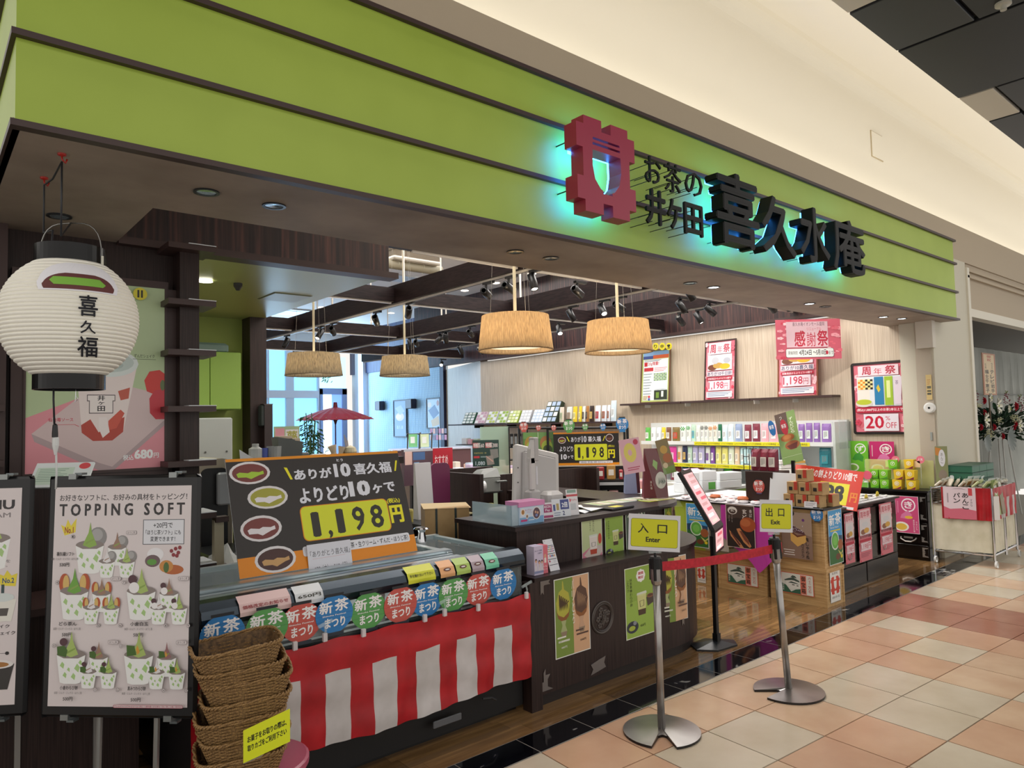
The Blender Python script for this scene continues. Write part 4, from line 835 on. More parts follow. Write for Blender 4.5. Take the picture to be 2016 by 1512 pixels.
def P_parfait():
    pg = Page('#e9e8e2').r(.02, .012, .52, .988, '#7c9440').r(.52, .012, .98, .988, '#d8ac86')
    for cx, c1, c2, gl in ((.25, '#b6b244', '#4a3620', '#a9b27c'), (.76, '#5e4234', '#8a6a50', '#c9a284')):
        pg.p([(cx-.02, .04), (cx, .04), (cx+.03, .15), (cx+.15, .20), (cx+.19, .32), (cx+.14, .46), (cx-.02, .52), (cx-.17, .46), (cx-.2, .3), (cx-.12, .17), (cx-.03, .14)], c1)
        for k in range(6): pg.p([(cx-.12+.05*k, .20+.02*k), (cx-.09+.05*k, .21+.02*k), (cx-.06+.035*k, .33), (cx-.10+.045*k, .42), (cx-.12+.04*k, .33)], c2)
        pg.p([(cx-.2, .40), (cx-.14, .46), (cx, .50), (cx+.14, .45), (cx+.19, .38), (cx+.14, .50), (cx+.05, .545), (cx-.06, .545), (cx-.15, .50)], '#8f5a30').p([(cx-.07, .54), (cx+.07, .54), (cx+.04, .60), (cx+.09, .68), (cx-.09, .68), (cx-.04, .60)], gl).p([(cx-.09, .68), (cx+.09, .68), (cx+.06, .74), (cx-.06, .74)], '#93806a')
    pg.vt('パリとろ', .525, .03, .62, .07, '#eef0e4', .0).r(.06, .735, .30, .755, '#e6e6da').r(.09, .785, .40, .808, '#e6e6da').t('抹茶パフェソフト', .1, .788, .39, .805, '#5c6b35').r(.58, .70, .80, .722, '#5b4238').r(.60, .75, .94, .772, '#5b4238').t('480円', .16, .86, .32, .888, '#e6e6da', .02).t('500円', .70, .83, .87, .86, '#4a362c', .02)
    return pg
def P_warabi(badge=True):
    pg = Page('#e3e8d8').r(.02, .012, .98, .988, '#8fae46').p([(.02, .5), (.98, .45), (.98, .988), (.02, .988)], '#9aba50')
    if badge:
        for k in range(8): a = k*math.pi/4; pg.e(.55+.1*math.cos(a), .14+.055*math.sin(a), .06, .04, '#e9e9e4')
        pg.e(.55, .14, .13, .075, '#f1efec').t('期間', .46, .085, .64, .125, '#b9303c', .05).t('限定', .46, .145, .64, .185, '#b9303c', .05)
    pg.vt('抹茶黒糖わらび餅', .20, .15, .55, .08, '#28301a', .01).vt('シェイク', .10, .16, .34, .07, '#28301a', .0)
    pg.p([(.72, .47), (.98, .44), (.98, .56), (.76, .60)], '#4b4138').e(.86, .455, .12, .03, '#8c5a40').e(.86, .45, .09, .018, '#5a3a2c')
    glass_drink(pg, .56, .38, .70, .32, '#d3d696', '#cfd08a', '#4f3b28')
    pg.e(.22, .84, .20, .085, '#3b4048').e(.22, .835, .16, .06, '#2c3138').e(.2, .855, .11, .035, '#a9b845').e(.3, .79, .06, .03, '#8b9098').t('450円', .48, .83, .66, .87, '#2c331c', .01)
    return pg
def P_zunda():
    pg = Page('#e3e0da').r(.02, .012, .98, .988, '#bfcb98').p([(.02, .75), (.5, .62), (.98, .7), (.98, .988), (.02, .988)], '#cf7f94').p([(.1, .80), (.5, .60), (.98, .66), (.98, .78), (.6, .97)], '#cfc0b8')
    pg.vt('苺みたいな', .58, .10, .34, .09, '#3a3a30', .01).vt('シェイク', .42, .10, .32, .08, '#3a3a30', .01)
    glass_drink(pg, .56, .40, .80, .40, '#e5e6de', '#e6dcd4', '#b9452f'); pg.e(.88, .50, .09, .11, '#c94a32'); return pg
def counterposter(pg, tl, br, Y, lab, **k): return pageY(pg, tl, br, Y, 'counter_poster', lab, 'poster', 'drink posters taped to the counter', off=.003, **k)
counterposter(P_parfait(), (1090, 1142), (1163, 1277), 3.0, 'two tone green and tan parfait poster left of the round emblem on the counter')
counterposter(P_warabi(), (1229, 1121), (1290, 1243), 3.0, 'green matcha shake poster with white flower badge right of the round emblem')
for pgf, tl, br, lab in ((P_zunda(), (1144, 1018), (1187, 1106), 'pale green shake poster with pink corner on the raised desk front'), (P_warabi(False), (1190, 1012), (1229, 1097), 'bright green matcha shake poster second on the raised desk front'), (Page('#e3e8d8').r(.02, .012, .98, .988, '#4a5a4a').t('わらび', .1, .05, .9, .18, '#e8ead8', .02).e(.4, .8, .3, .12, '#6a7038').e(.4, .8, .2, .07, '#b59a3c').e(.6, .5, .3, .18, '#7d8f4a'), (1231, 1005), (1272, 1090), 'dark green sweets poster partly behind the Enter sign on the desk')):
    counterposter(pgf, tl, br, 3.195, lab)
# posters wrapped around the rounded end
def warpR(x_arc0, r, cy):
    def f(v):
        x, y, z = v; s = x+x_arc0; a = s/r-math.pi/2; rr = r-y+.002; return (CX+rr*math.cos(a), cy+rr*math.sin(a), z)
    return f
def densify(pg, w, h, n=10): pass
g = P_parfait().geo(.30, .40, .0005); 
def subdiv(g, n):
    """cut long flat faces into strips so that a sheet can follow a curve"""
    return g
def strips(pg, w, h, parts=12):
    """print a page as narrow flat facets following the round counter"""
    return pg
for (s0, r, cy, z0, pgx, w_, h_, lab) in ((-.20, .62, 3.62, .235, P_parfait(), .29, .43, 'two tone parfait poster on the rounded end of the counter, behind the post'), (.04, .48, 3.68, .70, P_parfait(), .22, .27, 'small parfait poster high on the rounded desk end, right of the Enter sign')):
    if r < .5: CX = 4.05
    else: CX = 3.97
    mid = (s0+w_/2)/r-math.pi/2; a = mid+math.pi/2
    px = CX+(r+.012)*math.cos(mid); py = cy+(r+.012)*math.sin(mid)
    bend = (lambda R_, W_: (lambda v: (R_*math.sin((v[0]-W_/2)/R_)+W_/2, v[1]+R_*(1-math.cos((v[0]-W_/2)/R_)), v[2])))(r, w_)
    gg = pgx.geo(w_, h_, .0006, gap=.0003)
    gg.v = [bend(v) for v in gg.v]
    o = place(gg, 'counter_poster', lab, 'poster', (px-w_/2*math.cos(a), py-w_/2*math.sin(a), z0), a, 0, 'drink posters taped to the counter')
# ---- barrier posts with red belt
def disc_notch(cx, cy, r, adir, n=40):
    pts = []; hw = math.radians(18)
    for k in range(n+1):
        a = adir+hw+(2*math.pi-2*hw)*k/n; pts.append((cx+r*math.cos(a), cy+r*math.sin(a)))
    for s in (-.95, -.5, 0, .5, .95): r_ = .075-.02*(1-s*s); pts.append((cx+r_*math.cos(adir+s*hw), cy+r_*math.sin(adir+s*hw)))
    return pts
DISC = tex('spun_steel', '#9a9694', '#c4c1be', (1, 1, 1), .28, 4, 2, metal=.95)
def post(base, top, label, adir):
    t = thing('barrier_post', label, 'barrier post', tuple(base), group='belt barrier posts')
    base = Vector(base); top = Vector(top); ax = (top-base)
    pts = disc_notch(base.x, base.y, .195, adir)
    n = len(pts); g = G(); ctr = (base.x, base.y, .026)
    g.add([(x, y, 0) for x, y in pts]+[(x, y, .012) for x, y in pts], [tuple(range(n-1, -1, -1))]+[(i, (i+1) % n, (i+1) % n+n, i+n) for i in range(n)], BLK)
    g.add([(x, y, .0125) for x, y in pts]+[ctr], [(i, (i+1) % n, n) for i in range(n)], DISC)
    g.obj('base_plate', t)
    at_ = lambda f: base+ax*f
    G().tube([at_(.015), at_(.86)], .019, STEEL, 16).obj('pole', t, smooth=True)
    G().tube([at_(.84), at_(.86), at_(.985)], [.023, .0275, .0275], STEEL, 16).obj('collar', t)
    g = G().tube([at_(.93), at_(.99), at_(1.0)], [.030, .030, .026], BLK, 16); 
    for k in range(4): a = k*math.pi/2+.5; q0 = at_(.865)+Vector((.026*math.cos(a), .026*math.sin(a), 0)); q1 = at_(.985)+Vector((.026*math.cos(a), .026*math.sin(a), 0)); g.tube([q0, q1], .0085, BLK, 6)
    g.obj('belt_head', t)
    G().tube([at_(1.0), at_(1.02)], .007, BLK, 8).tube([at_(1.02)+Vector((-.025, .02, .004)), at_(1.02)+Vector((.025, -.02, .004))], .008, ACRYL, 8).obj('sign_clip', t)
    return at_
d1 = math.atan2(-1, -.3)
b1 = aZ(1303, 1442); t1 = aY(1290, 1095, b1.y); b2 = aZ(1553, 1362); t2_ = aY(1524, 1058, b2.y)
A1 = post(b1, t1, 'steel barrier post carrying the Enter sign', math.atan2(-b1.y, -b1.x)+.05)
A2 = post(b2, t2_, 'leaning steel barrier post carrying the Exit sign', math.atan2(-b2.y, -b2.x)-.95)
q0 = A1(.935)+Vector((.03, 0, 0)); q1 = A2(.93)+Vector((-.03, 0, 0))
g = G(); n = 16; BELT = tex('red_webbing', '#a81224', '#bf1b2e', (1, 1, 1), .6, 50, 2)
for i in range(n+1):
    f = i/n; p = q0+(q1-q0)*f+Vector((0, 0, -.012*4*f*(1-f))); g.v += [(p.x, p.y, p.z-.024), (p.x, p.y, p.z+.024), (p.x, p.y+.0015, p.z-.024), (p.x, p.y+.0015, p.z+.024)]
for i in range(n): k = i*4; g.f += [(k, k+4, k+5, k+1), (k+2, k+3, k+7, k+6), (k+1, k+5, k+7, k+3), (k, k+2, k+6, k+4)]
g.m = [0]*len(g.f); g.ms = [BELT]
g.top('barrier_belt', 'bright red belt stretched between the two barrier posts', 'belt', tuple(q0))
p = A2(.93); G().box(p.x+.03, p.x+.055, p.y-.012, p.y+.012, p.z-.028, p.z+.028, C('#b3141f', .45)).top('belt_end', 'red belt end clipped on the far side of the Exit post', 'belt')
def sign(kan, lat, ctr_px, dpt, wpx, hpx, yaw, lab, roll=0):
    c = aD(ctr_px[0], ctr_px[1], dpt); w = wpx*dpt/FPX/math.cos(yaw-0); h = hpx*dpt/FPX
    pg = Page('#dcdbe0').r(.045, .12, .955, .90, '#6d6d1c', .06).r(.052, .13, .948, .89, '#d3d31c', .055)
    pg.t(kan[0], .18, .25, .39, .52, '#1d1d18', .02).t(kan[1], .56, .27, .75, .51, '#1d1d18', .02).t(lat, .34, .62, .62, .76, '#1d1d18', .05)
    a = -YAW+yaw
    pg_ = pg.geo(w, h, .0016, .4)
    M = Matrix.Translation(c) @ Matrix.Rotation(a, 4, 'Z') @ Matrix.Rotation(roll, 4, 'Y') @ Matrix.Translation((-w/2, 0, -h/2))
    pg_.top('hanging_sign', lab, 'sign', local=M)
dep1 = (t1-CAM).dot(FW); dep2 = (t2_-CAM).dot(FW)
sign('入口', 'Enter', (1288, 1049), dep1-.0, 99, 71, math.radians(-8), 'white framed yellow Enter sign on top of the nearer post', math.radians(3.2))
sign('出口', 'Exit', (1528, 1016), dep2, 62, 63, math.radians(-6), 'white framed yellow Exit sign on top of the leaning post', math.radians(2))
# ---- slim digital sign on a black pole
b = aZ(1411, 1272); yD = b.y; T0 = aX(1360, 931, b.x); 
t = thing('digital_signage', 'slim black stand with a lit pink screen panel, seen edge on', 'display stand', (b.x, b.y, 0))
g = G().slab([(b.x-.19, b.y+.03), (b.x-.10, b.y-.08), (b.x+.10, b.y-.10), (b.x+.18, b.y-.02), (b.x+.06, b.y+.14), (b.x-.12, b.y+.14)], 0, .012, BLK)
for p in ((-.19, .03), (.18, -.02)): pass
g.add([(b.x-.19, b.y+.03, .012), (b.x-.10, b.y-.08, .012), (b.x+.10, b.y-.10, .012), (b.x+.18, b.y-.02, .012), (b.x+.06, b.y+.14, .012), (b.x-.12, b.y+.14, .012), (b.x, b.y, .045)], [(i, (i+1) % 6, 6) for i in range(6)], C('#232629', .35)); g.obj('base', t)
G().box(b.x-.014, b.x+.014, b.y-.014, b.y+.014, .03, .76, BLK).obj('pole', t)
G().box(b.x-.02, b.x+.02, b.y-.022, b.y+.018, .03, .09, BLK).obj('pole_foot', t)
hd = math.radians(23); zb_ = aX(1408, 1045, b.x).z; Ln = .46
Mq = Matrix.Translation((b.x, b.y, zb_)) @ Matrix.Rotation(hd, 4, 'Z')
Mp = Mq @ Matrix.Rotation(-math.radians(29), 4, 'X')
G().box(-.01, .31, -.018, .012, -.01, Ln, BLK, Mp).obj('panel_housing', t)
def scr(g, M, x0, x1, z0, z1, n, y):
    g.box(x0, x1, y, y+.001, z0, z1, emis('#d9a6a8', .8), M); r = random.Random(n)
    for k in range(n):
        z = z0+(z1-z0)*(k+.2)/n; xx = x0+(x1-x0)*r.random()*.4; g.box(xx, min(x1-.01, xx+.16), y-.001, y, z, z+(z1-z0)*.5/n, emis(r.choice(['#c05a66', '#f0dad6', '#e9b9b0', '#b58a8a']), .8), M)
    return g
scr(G(), Mp, .015, .285, .03, Ln-.03, 9, -.0195).obj('screen', t)
G().box(-.01, .31, -.018, .012, -.17, 0, BLK, Mq).obj('lower_housing', t)
scr(G(), Mq, .015, .285, -.15, -.02, 3, -.0195).obj('lower_screen', t)
# ================================================================== CEILING BEAMS, TRACK SPOTS, PENDANTS
BZ = 2.90; BXS = (4.02, 5.68, 7.16); BYS = (4.56, 6.66, 9.30, 11.75)
BEAM = tex('beam_wood', '#150f10', '#2a1f1f', (3, 3, 30), .45, 3, 3, .3, .7, spec=.15)
def nth(k): return ['first', 'second', 'third', 'fourth', 'fifth', 'sixth', 'seventh', 'eighth', 'ninth', 'tenth', 'eleventh', 'twelfth', 'thirteenth', 'fourteenth', 'fifteenth', 'sixteenth', 'seventeenth', 'eighteenth', 'nineteenth', 'twentieth'][k] if k < 20 else '%dth' % (k+1)
for k, x in enumerate(BXS):
    t = thing('ceiling_beam', 'dark wooden beam running into the shop, %s from the kitchen side' % nth(k), 'beam', (x, 8, BZ), group='beams running into the shop')
    G().box(x-.05, x+.05, 3.5, 13.2, BZ, BZ+.20, BEAM).obj('beam_body', t)
    G().box(x-.015, x+.015, 3.5, 13.2, BZ-.02, BZ, C('#c8c3bc', .3)).box(x-.006, x+.006, 3.5, 13.2, BZ-.022, BZ-.02, BLK).obj('track_rail', t)
    for y in (5.2, 6.5, 8.2, 10.2, 12.2): G().tube([(x, y, BZ+.2), (x, y, 4.2)], .012, C('#d8d2c6', .4), 6).obj('hanger_rod', t)
for k, y in enumerate(BYS):
    t = thing('ceiling_beam', 'dark wooden cross beam between ceiling and shelves, %s from the entrance' % nth(k), 'beam', (5.8, y, BZ), group='cross beams')
    for x0, x1 in ((2.5, 3.97), (4.07, 5.63), (5.73, 7.11), (7.21, 8.64)): G().box(x0, x1, y-.04, y+.04, BZ+.02, BZ+.17, BEAM).obj('beam_body', t)
    for x0, x1 in ((2.9, 3.95), (4.1, 5.6), (5.75, 7.1), (7.25, 8.6)): G().box(x0, x1, y-.012, y+.012, BZ, BZ+.02, C('#c8c3bc', .3)).obj('track_rail', t)
sp0 = None
def spot(x, y, tgt, lab, power=0, glow=False, along='y'):
    """track spot: adapter, stem, barrel and lens; barrel aimed at tgt"""
    global sp0
    d = (Vector(tgt)-Vector((x, y, BZ-.14))).normalized()
    t = thing('track_spotlight', lab, 'spotlight', (x, y, BZ-.02), group='black track spotlights')
    ln = (.018, .07) if along == 'y' else (.07, .018)
    if sp0 is None:
        sp0 = {}
        sp0['a'] = G().box(-.018, .018, -.07, .07, -.022, 0, BLK).box(-.008, .008, .03, .045, -.08, -.02, BLK).mesh('adapter')
        sp0['b'] = G().lathe([(.022, -.075), (.036, -.07), (.036, .075), (.030, .078), (.028, .068)], BLK, n=16).mesh('barrel', None, True)
        sp0['c'] = G().lathe([(0, .066), (.028, .069)], C('#23262a', .15), n=14).mesh('lens')
        sp0['d'] = G().lathe([(0, .066), (.028, .069)], emis('#fff6e4', 14), n=14).mesh('lens')
    a = bpy.data.objects.new('adapter', sp0['a']); COL.objects.link(a); a.parent = t
    if along == 'x': a.rotation_euler = (0, 0, math.pi/2)
    q = d.to_track_quat('Z', 'Y'); 
    off = Vector((0, .038, -.10)) if along == 'y' else Vector((-.038, 0, -.10))
    b = bpy.data.objects.new('barrel', sp0['b']); COL.objects.link(b); b.parent = t; b.location = off; b.rotation_euler = q.to_euler()
    c = bpy.data.objects.new('lens', sp0['d' if glow else 'c']); COL.objects.link(c); c.parent = t; c.location = off; c.rotation_euler = q.to_euler()
    if power:
        l = bpy.data.lights.new('spot_lamp', 'SPOT'); l.energy = power; l.spot_size = math.radians(62); l.spot_blend = .8; l.shadow_soft_size = .04; l.color = (1, .93, .84)
        o = bpy.data.objects.new('spot_lamp', l); COL.objects.link(o); o.location = Vector((x, y, BZ-.02))+off+d*.085; aim(o, tgt)
# spots placed from the photo: pixel of the adapter on the track, and where each one points
SPX = [(1007, 558, 'y', (8.72, 6.2, 1.6), 0), (962, 570, 'y', (8.72, 8.2, 1.6), 0), (808, 604, 'y', (5.5, 9.5, .9), 0), (743, 622, 'y', (6.5, 10, .9), 0), (657, 641, 'y', (7, 12, 1), 0), (632, 645, 'y', (2.6, 8, .8), 1), (565, 662, 'y', (3.0, 9.5, .9), 0), (518, 674, 'y', (3, 10, .9), 0),
       (1190, 571, 'y', (5.0, 3.6, .9), 1), (1223, 589, 'y', (8.72, 4.6, 1.4), 0), (1142, 552, 'x', (8.72, 5.6, 1.2), 0), (880, 620, 'y', (6.5, 9, .9), 0), (929, 642, 'y', (8.72, 9.5, 1.5), 0), (822, 668, 'y', (8.7, 12, 1.5), 0), (868, 665, 'y', (4.0, 9.5, .5), 1),
       (1345, 583, 'x', (7.0, 3.6, .9), 0), (1401, 593, 'x', (8.4, 3.5, 1.0), 0), (1380, 612, 'y', (7.6, 3.9, .7), 1), (1105, 640, 'x', (5.6, 5.2, .8), 1), (910, 677, 'x', (8.0, 9.5, .9), 0), (872, 695, 'x', (5.0, 8.0, .5), 1)]
for k, (px, py, al, tg, gl) in enumerate(SPX):
    p = aZ(px, py, BZ-.02)
    if al == 'y': x = min(BXS, key=lambda v: abs(v-p.x)); y = aX(px, py, x).y
    else: y = min(BYS, key=lambda v: abs(v-p.y)); x = aY(px, py, y).x
    y = min(y, 13.0); 
    spot(x, y, tg, 'black track spotlight, %s in order from the entrance soffit%s' % (nth(k), ', lamp shining' if gl else ''), 0, bool(gl), al)
# real lamps washing the shelves (each sits in one more spot of the far tracks)
for k, (x, y, tg, pw) in enumerate(((7.16, 4.0, (8.72, 3.9, 1.7), 26), (7.16, 5.2, (8.72, 5.2, 1.6), 30), (7.16, 6.4, (8.72, 6.6, 1.6), 30), (7.16, 7.8, (8.72, 8.0, 1.7), 30), (7.16, 9.2, (8.72, 9.6, 1.7), 26), (5.68, 4.0, (6.6, 3.4, .8), 36), (7.16, 3.8, (7.6, 3.4, .8), 34), (4.02, 4.4, (3.9, 3.7, .9), 30), (5.68, 5.6, (6.6, 5.0, .8), 45), (7.16, 5.9, (8.72, 5.9, 3.4), 22), (7.16, 8.4, (8.72, 8.4, 3.4), 22), (5.68, 9.0, (6, 9.0, .7), 40))):
    spot(x, y, tg, 'black spotlight washing the goods, %s on the tracks over the shelves' % nth(k), pw, True)
LIN = tex('woven_shade', '#8a6238', '#d8ae74', (42, 42, 2.2), .8, 3, 3, .25, .8, c3='#b98f58')
LIN.node_tree.nodes['Principled BSDF'].inputs['Transmission Weight'].default_value = 0
def shade_mat(name, c1, c2):
    m = tex(name, c1, c2, (60, 60, 1.5), .8, 3, 3, .25, .8); N = m.node_tree.nodes; L = m.node_tree.links; b = N['Principled BSDF']
    tr = N.new('ShaderNodeBsdfTranslucent'); mx = N.new('ShaderNodeMixShader'); mx.inputs[0].default_value = .45
    L.new(b.inputs['Base Color'].links[0].from_socket, tr.inputs['Color']); out = N['Material Output']
    L.new(b.outputs[0], mx.inputs[1]); L.new(tr.outputs[0], mx.inputs[2]); L.new(mx.outputs[0], out.inputs['Surface']); return m
SH1 = shade_mat('linen_shade', '#7c6448', '#b89a70'); SH2 = shade_mat('raffia_shade', '#574d42', '#a09070')
for k, (px, w, y0, y1, sm, lab) in enumerate(((1015, 147, 617, 700, SH1, 'big tan linen drum lamp nearest the entrance soffit, left of its twin'), (1217, 132, 628, 703, SH1, 'big tan linen drum lamp beside the yellow tea poster'), (618, 110, 693, 747, SH2, 'grey beige raffia drum lamp over the red paper umbrella'), (797, 98, 698, 748, SH2, 'grey beige raffia drum lamp by the lattice wall'))):
    d = .6*FPX/w; c = aD(px, (y0+y1)/2-2, d); c.z -= .0
    t = thing('pendant_lamp', lab, 'pendant lamp', (c.x, c.y, c.z-.12), group='drum pendant lamps')
    hh = .142 if k < 2 else .118; r0, r1 = .268, .30
    prof = [(r0, hh), (r1, -hh), (r1-.004, -hh), (r0-.004, hh)]
    g = G(); n = 120; vs = []
    for i in range(n):
        a = 2*math.pi*i/n; rp = .0025*(1 if i % 2 else -1)
        for r, z in ((r0, hh), ((r0+r1)/2, 0), (r1, -hh)): vs.append((c.x+(r+rp)*math.cos(a), c.y+(r+rp)*math.sin(a), c.z+z))
    fs = []
    for i in range(n):
        j = (i+1) % n; fs += [(i*3, i*3+1, j*3+1, j*3), (i*3+1, i*3+2, j*3+2, j*3+1)]
    g.add(vs, fs, sm); g.obj('fabric_shade', t, smooth=False)
    G().lathe([(r1+.003, -hh), (r1+.003, -hh+.008), (r1-.006, -hh+.008), (r1-.006, -hh)], sm, c, 60).obj('lower_rim', t)
    G().lathe([(0, -hh+.035), (r1-.06, -hh+.035), (r1-.06, -hh+.04), (0, -hh+.04)], emis('#ffe9c4', .9), c, 40).obj('diffuser', t)
    G().tube([(c.x, c.y, c.z+hh-.08), (c.x, c.y, 4.2)], .013, C('#d9cfae', .4), 8).obj('rod', t)
    for q in range(3):
        a = q*2.094+.4; G().tube([(c.x+.2*math.cos(a), c.y+.2*math.sin(a), c.z+hh), (c.x+.1*math.cos(a), c.y+.1*math.sin(a), 4.2)], .0012, C('#a9a49a', .4), 4).obj('wire', t)
    l = bpy.data.lights.new('pendant_bulb', 'POINT'); l.energy = (6, 6, 4.5, 4.5)[k]; l.shadow_soft_size = .06; l.color = (1, .88, .70)
    o = bpy.data.objects.new('pendant_bulb', l); COL.objects.link(o); o.location = (c.x, c.y, c.z+.02)
# ceiling fittings
cand = [(580, 604), (633, 606), (713, 612), (770, 617), (858, 555), (915, 573), (1047, 540), (976, 558), (735, 634)]
for k, (px, py) in enumerate(cand):
    p = aZ(px, py, 4.19)
    if p.y > 17.8 or p.y < 3.6: continue
    G().lathe([(.07, 0), (.075, -.006), (0, -.008)], emis('#fff1da', 5), (p.x, p.y, 4.2), 16).top('ceiling_downlight', 'round downlight shining in the white ceiling, %s of the row seen above the beams' % nth(k), 'downlight', group='ceiling downlights')
p = aZ(800, 505, 3.9)
t = thing('air_conditioner', 'white ceiling cassette unit with round duct, seen above the wood panel', 'air conditioner', (4.2, 5.6, 4.0))
p = aZ(795, 512, 4.12)
G().bbox(p.x-.35, p.x+.5, p.y-.3, p.y+.3, 4.05, 4.195, C('#d9d4c9', .5), .02).obj('casing', t)
G().tube([(p.x-.45, p.y-.12, 4.0), (p.x+.6, p.y-.12, 4.0)], .075, C('#8f8872', .5), 16).obj('duct', t, smooth=True)
G().box(p.x-.1, p.x+.45, p.y+.25, p.y+.7, 3.93, 3.95, C('#bfc6cc', .3), Matrix.Identity(4)).obj('louvre', t)
for x in (-.2, .25): G().tube([(p.x+x, p.y-.12, 4.19), (p.x+x, p.y-.2, 4.0), (p.x+x, p.y-.12, 3.92)], .006, C('#b9b39f', .4), 6).obj('strap', t)
p = aZ(893, 540, 4.18); G().lathe([(.05, 0), (.05, -.03), (.03, -.045), (0, -.045)], C('#d2ccba', .5), (p.x, p.y, 4.2), 16).top('smoke_detector', 'small round smoke detector on the ceiling over the beams', 'smoke detector')
p = aZ(578, 615, 4.18); G().box(p.x-.6, p.x+.6, p.y-.4, p.y+.4, 4.17, 4.2, C('#c9d6dc', .4)).box(p.x-.45, p.x+.45, p.y-.25, p.y+.25, 4.165, 4.17, C('#a9bcc6', .4)).top('ceiling_vent', 'square air vent panel set in the ceiling near the windows', 'vent')
# ================================================================== RIGHT WALL: upper shelf with framed posters
t = thing('wall_shelf', 'long thin dark wooden shelf carrying the framed sale posters', 'shelf', (8.72, 5.7, 1.80))
for y0, y1 in ((4.05, 5.15), (5.16, 6.26), (6.27, 7.42)): G().box(8.50, 8.72, y0, y1, 1.80, 1.828, TRIM).obj('shelf_board', t)
for y in (4.6, 5.15, 6.26, 7.0): G().box(8.60, 8.72, y-.01, y+.01, 1.755, 1.80, C('#e4dfd6', .5)).obj('shelf_bracket', t)
def framed(pg, tlp, brp, X, lab, fcol='#3b2622', tilt=.06, fw=.018, rad=0):
    A = aX(*tlp, X); B = aX(*brp, X); w = A.y-B.y; h = A.z-B.z
    M = Matrix.Translation((X, A.y, B.z)) @ Matrix.Rotation(RX, 4, 'Z') @ Matrix.Rotation(-tilt, 4, 'X')
    t = thing('framed_poster', lab, 'poster', (X, A.y, B.z), RX, rx=-tilt)
    if rad:
        g = curve_shape([rrect(0, w, 0, h, .03), rrect(fw, w-fw, fw, h-fw, .012)], .02, C(fcol, .35)); g.v = [(x, y-.012, z) for x, y, z in g.v]; g.obj('frame', t, local=True)
    else: G().box(0, w, -.012, .008, 0, fw, C(fcol, .45)).box(0, w, -.012, .008, h-fw, h, C(fcol, .45)).box(0, fw, -.012, .008, fw, h-fw, C(fcol, .45)).box(w-fw, w, -.012, .008, fw, h-fw, C(fcol, .45)).obj('frame', t, local=True)
    g = pg.geo(w-2*fw, h-2*fw, .004, .3, gap=.00012); g.v = [(x+fw, y, z+fw) for x, y, z in g.v]; g.obj('print', t, local=True); return t
PK = '#e0788a'
def blossoms(pg, seed, n=26, edge=.16):
    r = random.Random(seed)
    for k in range(n):
        x = r.random()*edge if k % 2 else 1-r.random()*edge; y = r.random(); s = .02+.03*r.random(); c = r.choice(['#efa4b0', '#cc4058', '#f4ccd2', '#de6a7c'])
        for q in range(5): a = q*1.2566; pg.e(min(.985, max(.015, x+s*.8*math.cos(a))), min(.985, max(.015, y+s*.55*math.sin(a))), s*.6, s*.42, c)
    return pg
pg = blossoms(Page(PK), 1); pg.r(.10, .02, .90, .17, '#ead7df').t('周', .18, .03, .36, .155, '#b5253f', .03).t('年', .42, .06, .58, .155, '#c73a50', .0).t('祭', .64, .03, .85, .155, '#b5253f', .03)
pg.r(.07, .18, .93, .62, '#dfe4ea').p([(.10, .20), (.32, .20), (.32, .60), (.08, .60)], '#e8e3da')
for i in range(6):
    for j in range(5): pg.r(.09+.05*i, .22+.03*j, .14+.05*i, .25+.03*j, ('#e08c2a' if i < 3 else '#2c2820') if (i+j) % 2 else '#ecdf9a')
pg.r(.42, .19, .60, .60, '#2d7fb0').p([(.46, .35), (.50, .30), (.54, .38), (.50, .42)], '#d9bf3c').r(.62, .19, .78, .61, '#9fbf3a').r(.66, .25, .73, .5, '#dfe7a0').p([(.80, .2), (.96, .2), (.92, .6), (.79, .6)], '#dfd3df').vt('茶', .86, .25, .32, .06, '#6a5a78')
pg.e(.20, .56, .16, .045, '#c4cf4a').e(.20, .58, .17, .05, '#dcd6cc').e(.20, .56, .15, .038, '#b9c43c').r(.02, .635, .98, .715, '#b5233f', .03).t('(税込)1,080円以上のお茶2本以上で', .05, .65, .95, .70, '#f7eef0', .02)
pg.r(.18, .735, .86, .985, '#e6dfe8').t('20', .21, .76, .58, .95, '#c4213f', .03).t('%', .61, .77, .70, .83, '#c4213f', .0).t('OFF', .61, .86, .82, .945, '#c4213f', .005)
framed(pg, (1675, 716), (1792, 855), 8.70, 'rounded black framed anniversary poster reading 20% OFF near the entrance pillar', '#241a1a', 0, .028, 1)
def sale(t1, seed, mid, bottom=True):
    pg = blossoms(Page('#e48b99'), seed); pg.r(.12, .02, .88, .22, '#e7dbe2').t('周', .16, .05, .36, .20, '#b8354a', .03).t('年', .42, .08, .58, .20, '#c9606e', .0).t('祭', .62, .05, .84, .20, '#b8354a', .03)
    pg.r(.08, .23, .92, .50, '#e2dfe4').e(.25, .45, .16, .05, '#7a4a3a').e(.45, .42, .18, .05, '#c9a25a').e(.68, .44, .18, .05, '#e0b93a').e(.35, .33, .12, .06, '#cdcfd6').e(.75, .34, .12, .05, '#b9bcc6')
    pg.r(.06, .52, .94, .60, '#ead7dd').t(t1, .08, .525, .92, .595, '#33496a', .02).r(.06, .62, .94, .67, '#b5233f', .02).t('対象商品からよりどり10個で', .10, .628, .90, .662, '#f5e9ec', .02)
    pg.r(.12, .68, .86, .85, '#ead9e2').t('1,198', .13, .70, .65, .84, '#c4314c', .015).t('円', .67, .73, .80, .83, '#c4314c', .0).r(.06, .87, .94, .97, '#e6dfe4').lines(.1, .885, .9, 3, .025, '#5a7a9a', .01); return pg
framed(sale('ありが10千日餅', 3, 0), (1382, 672), (1448, 787), 8.60, 'tall pink sale poster for rice cakes, middle one on the dark shelf', tilt=.10)
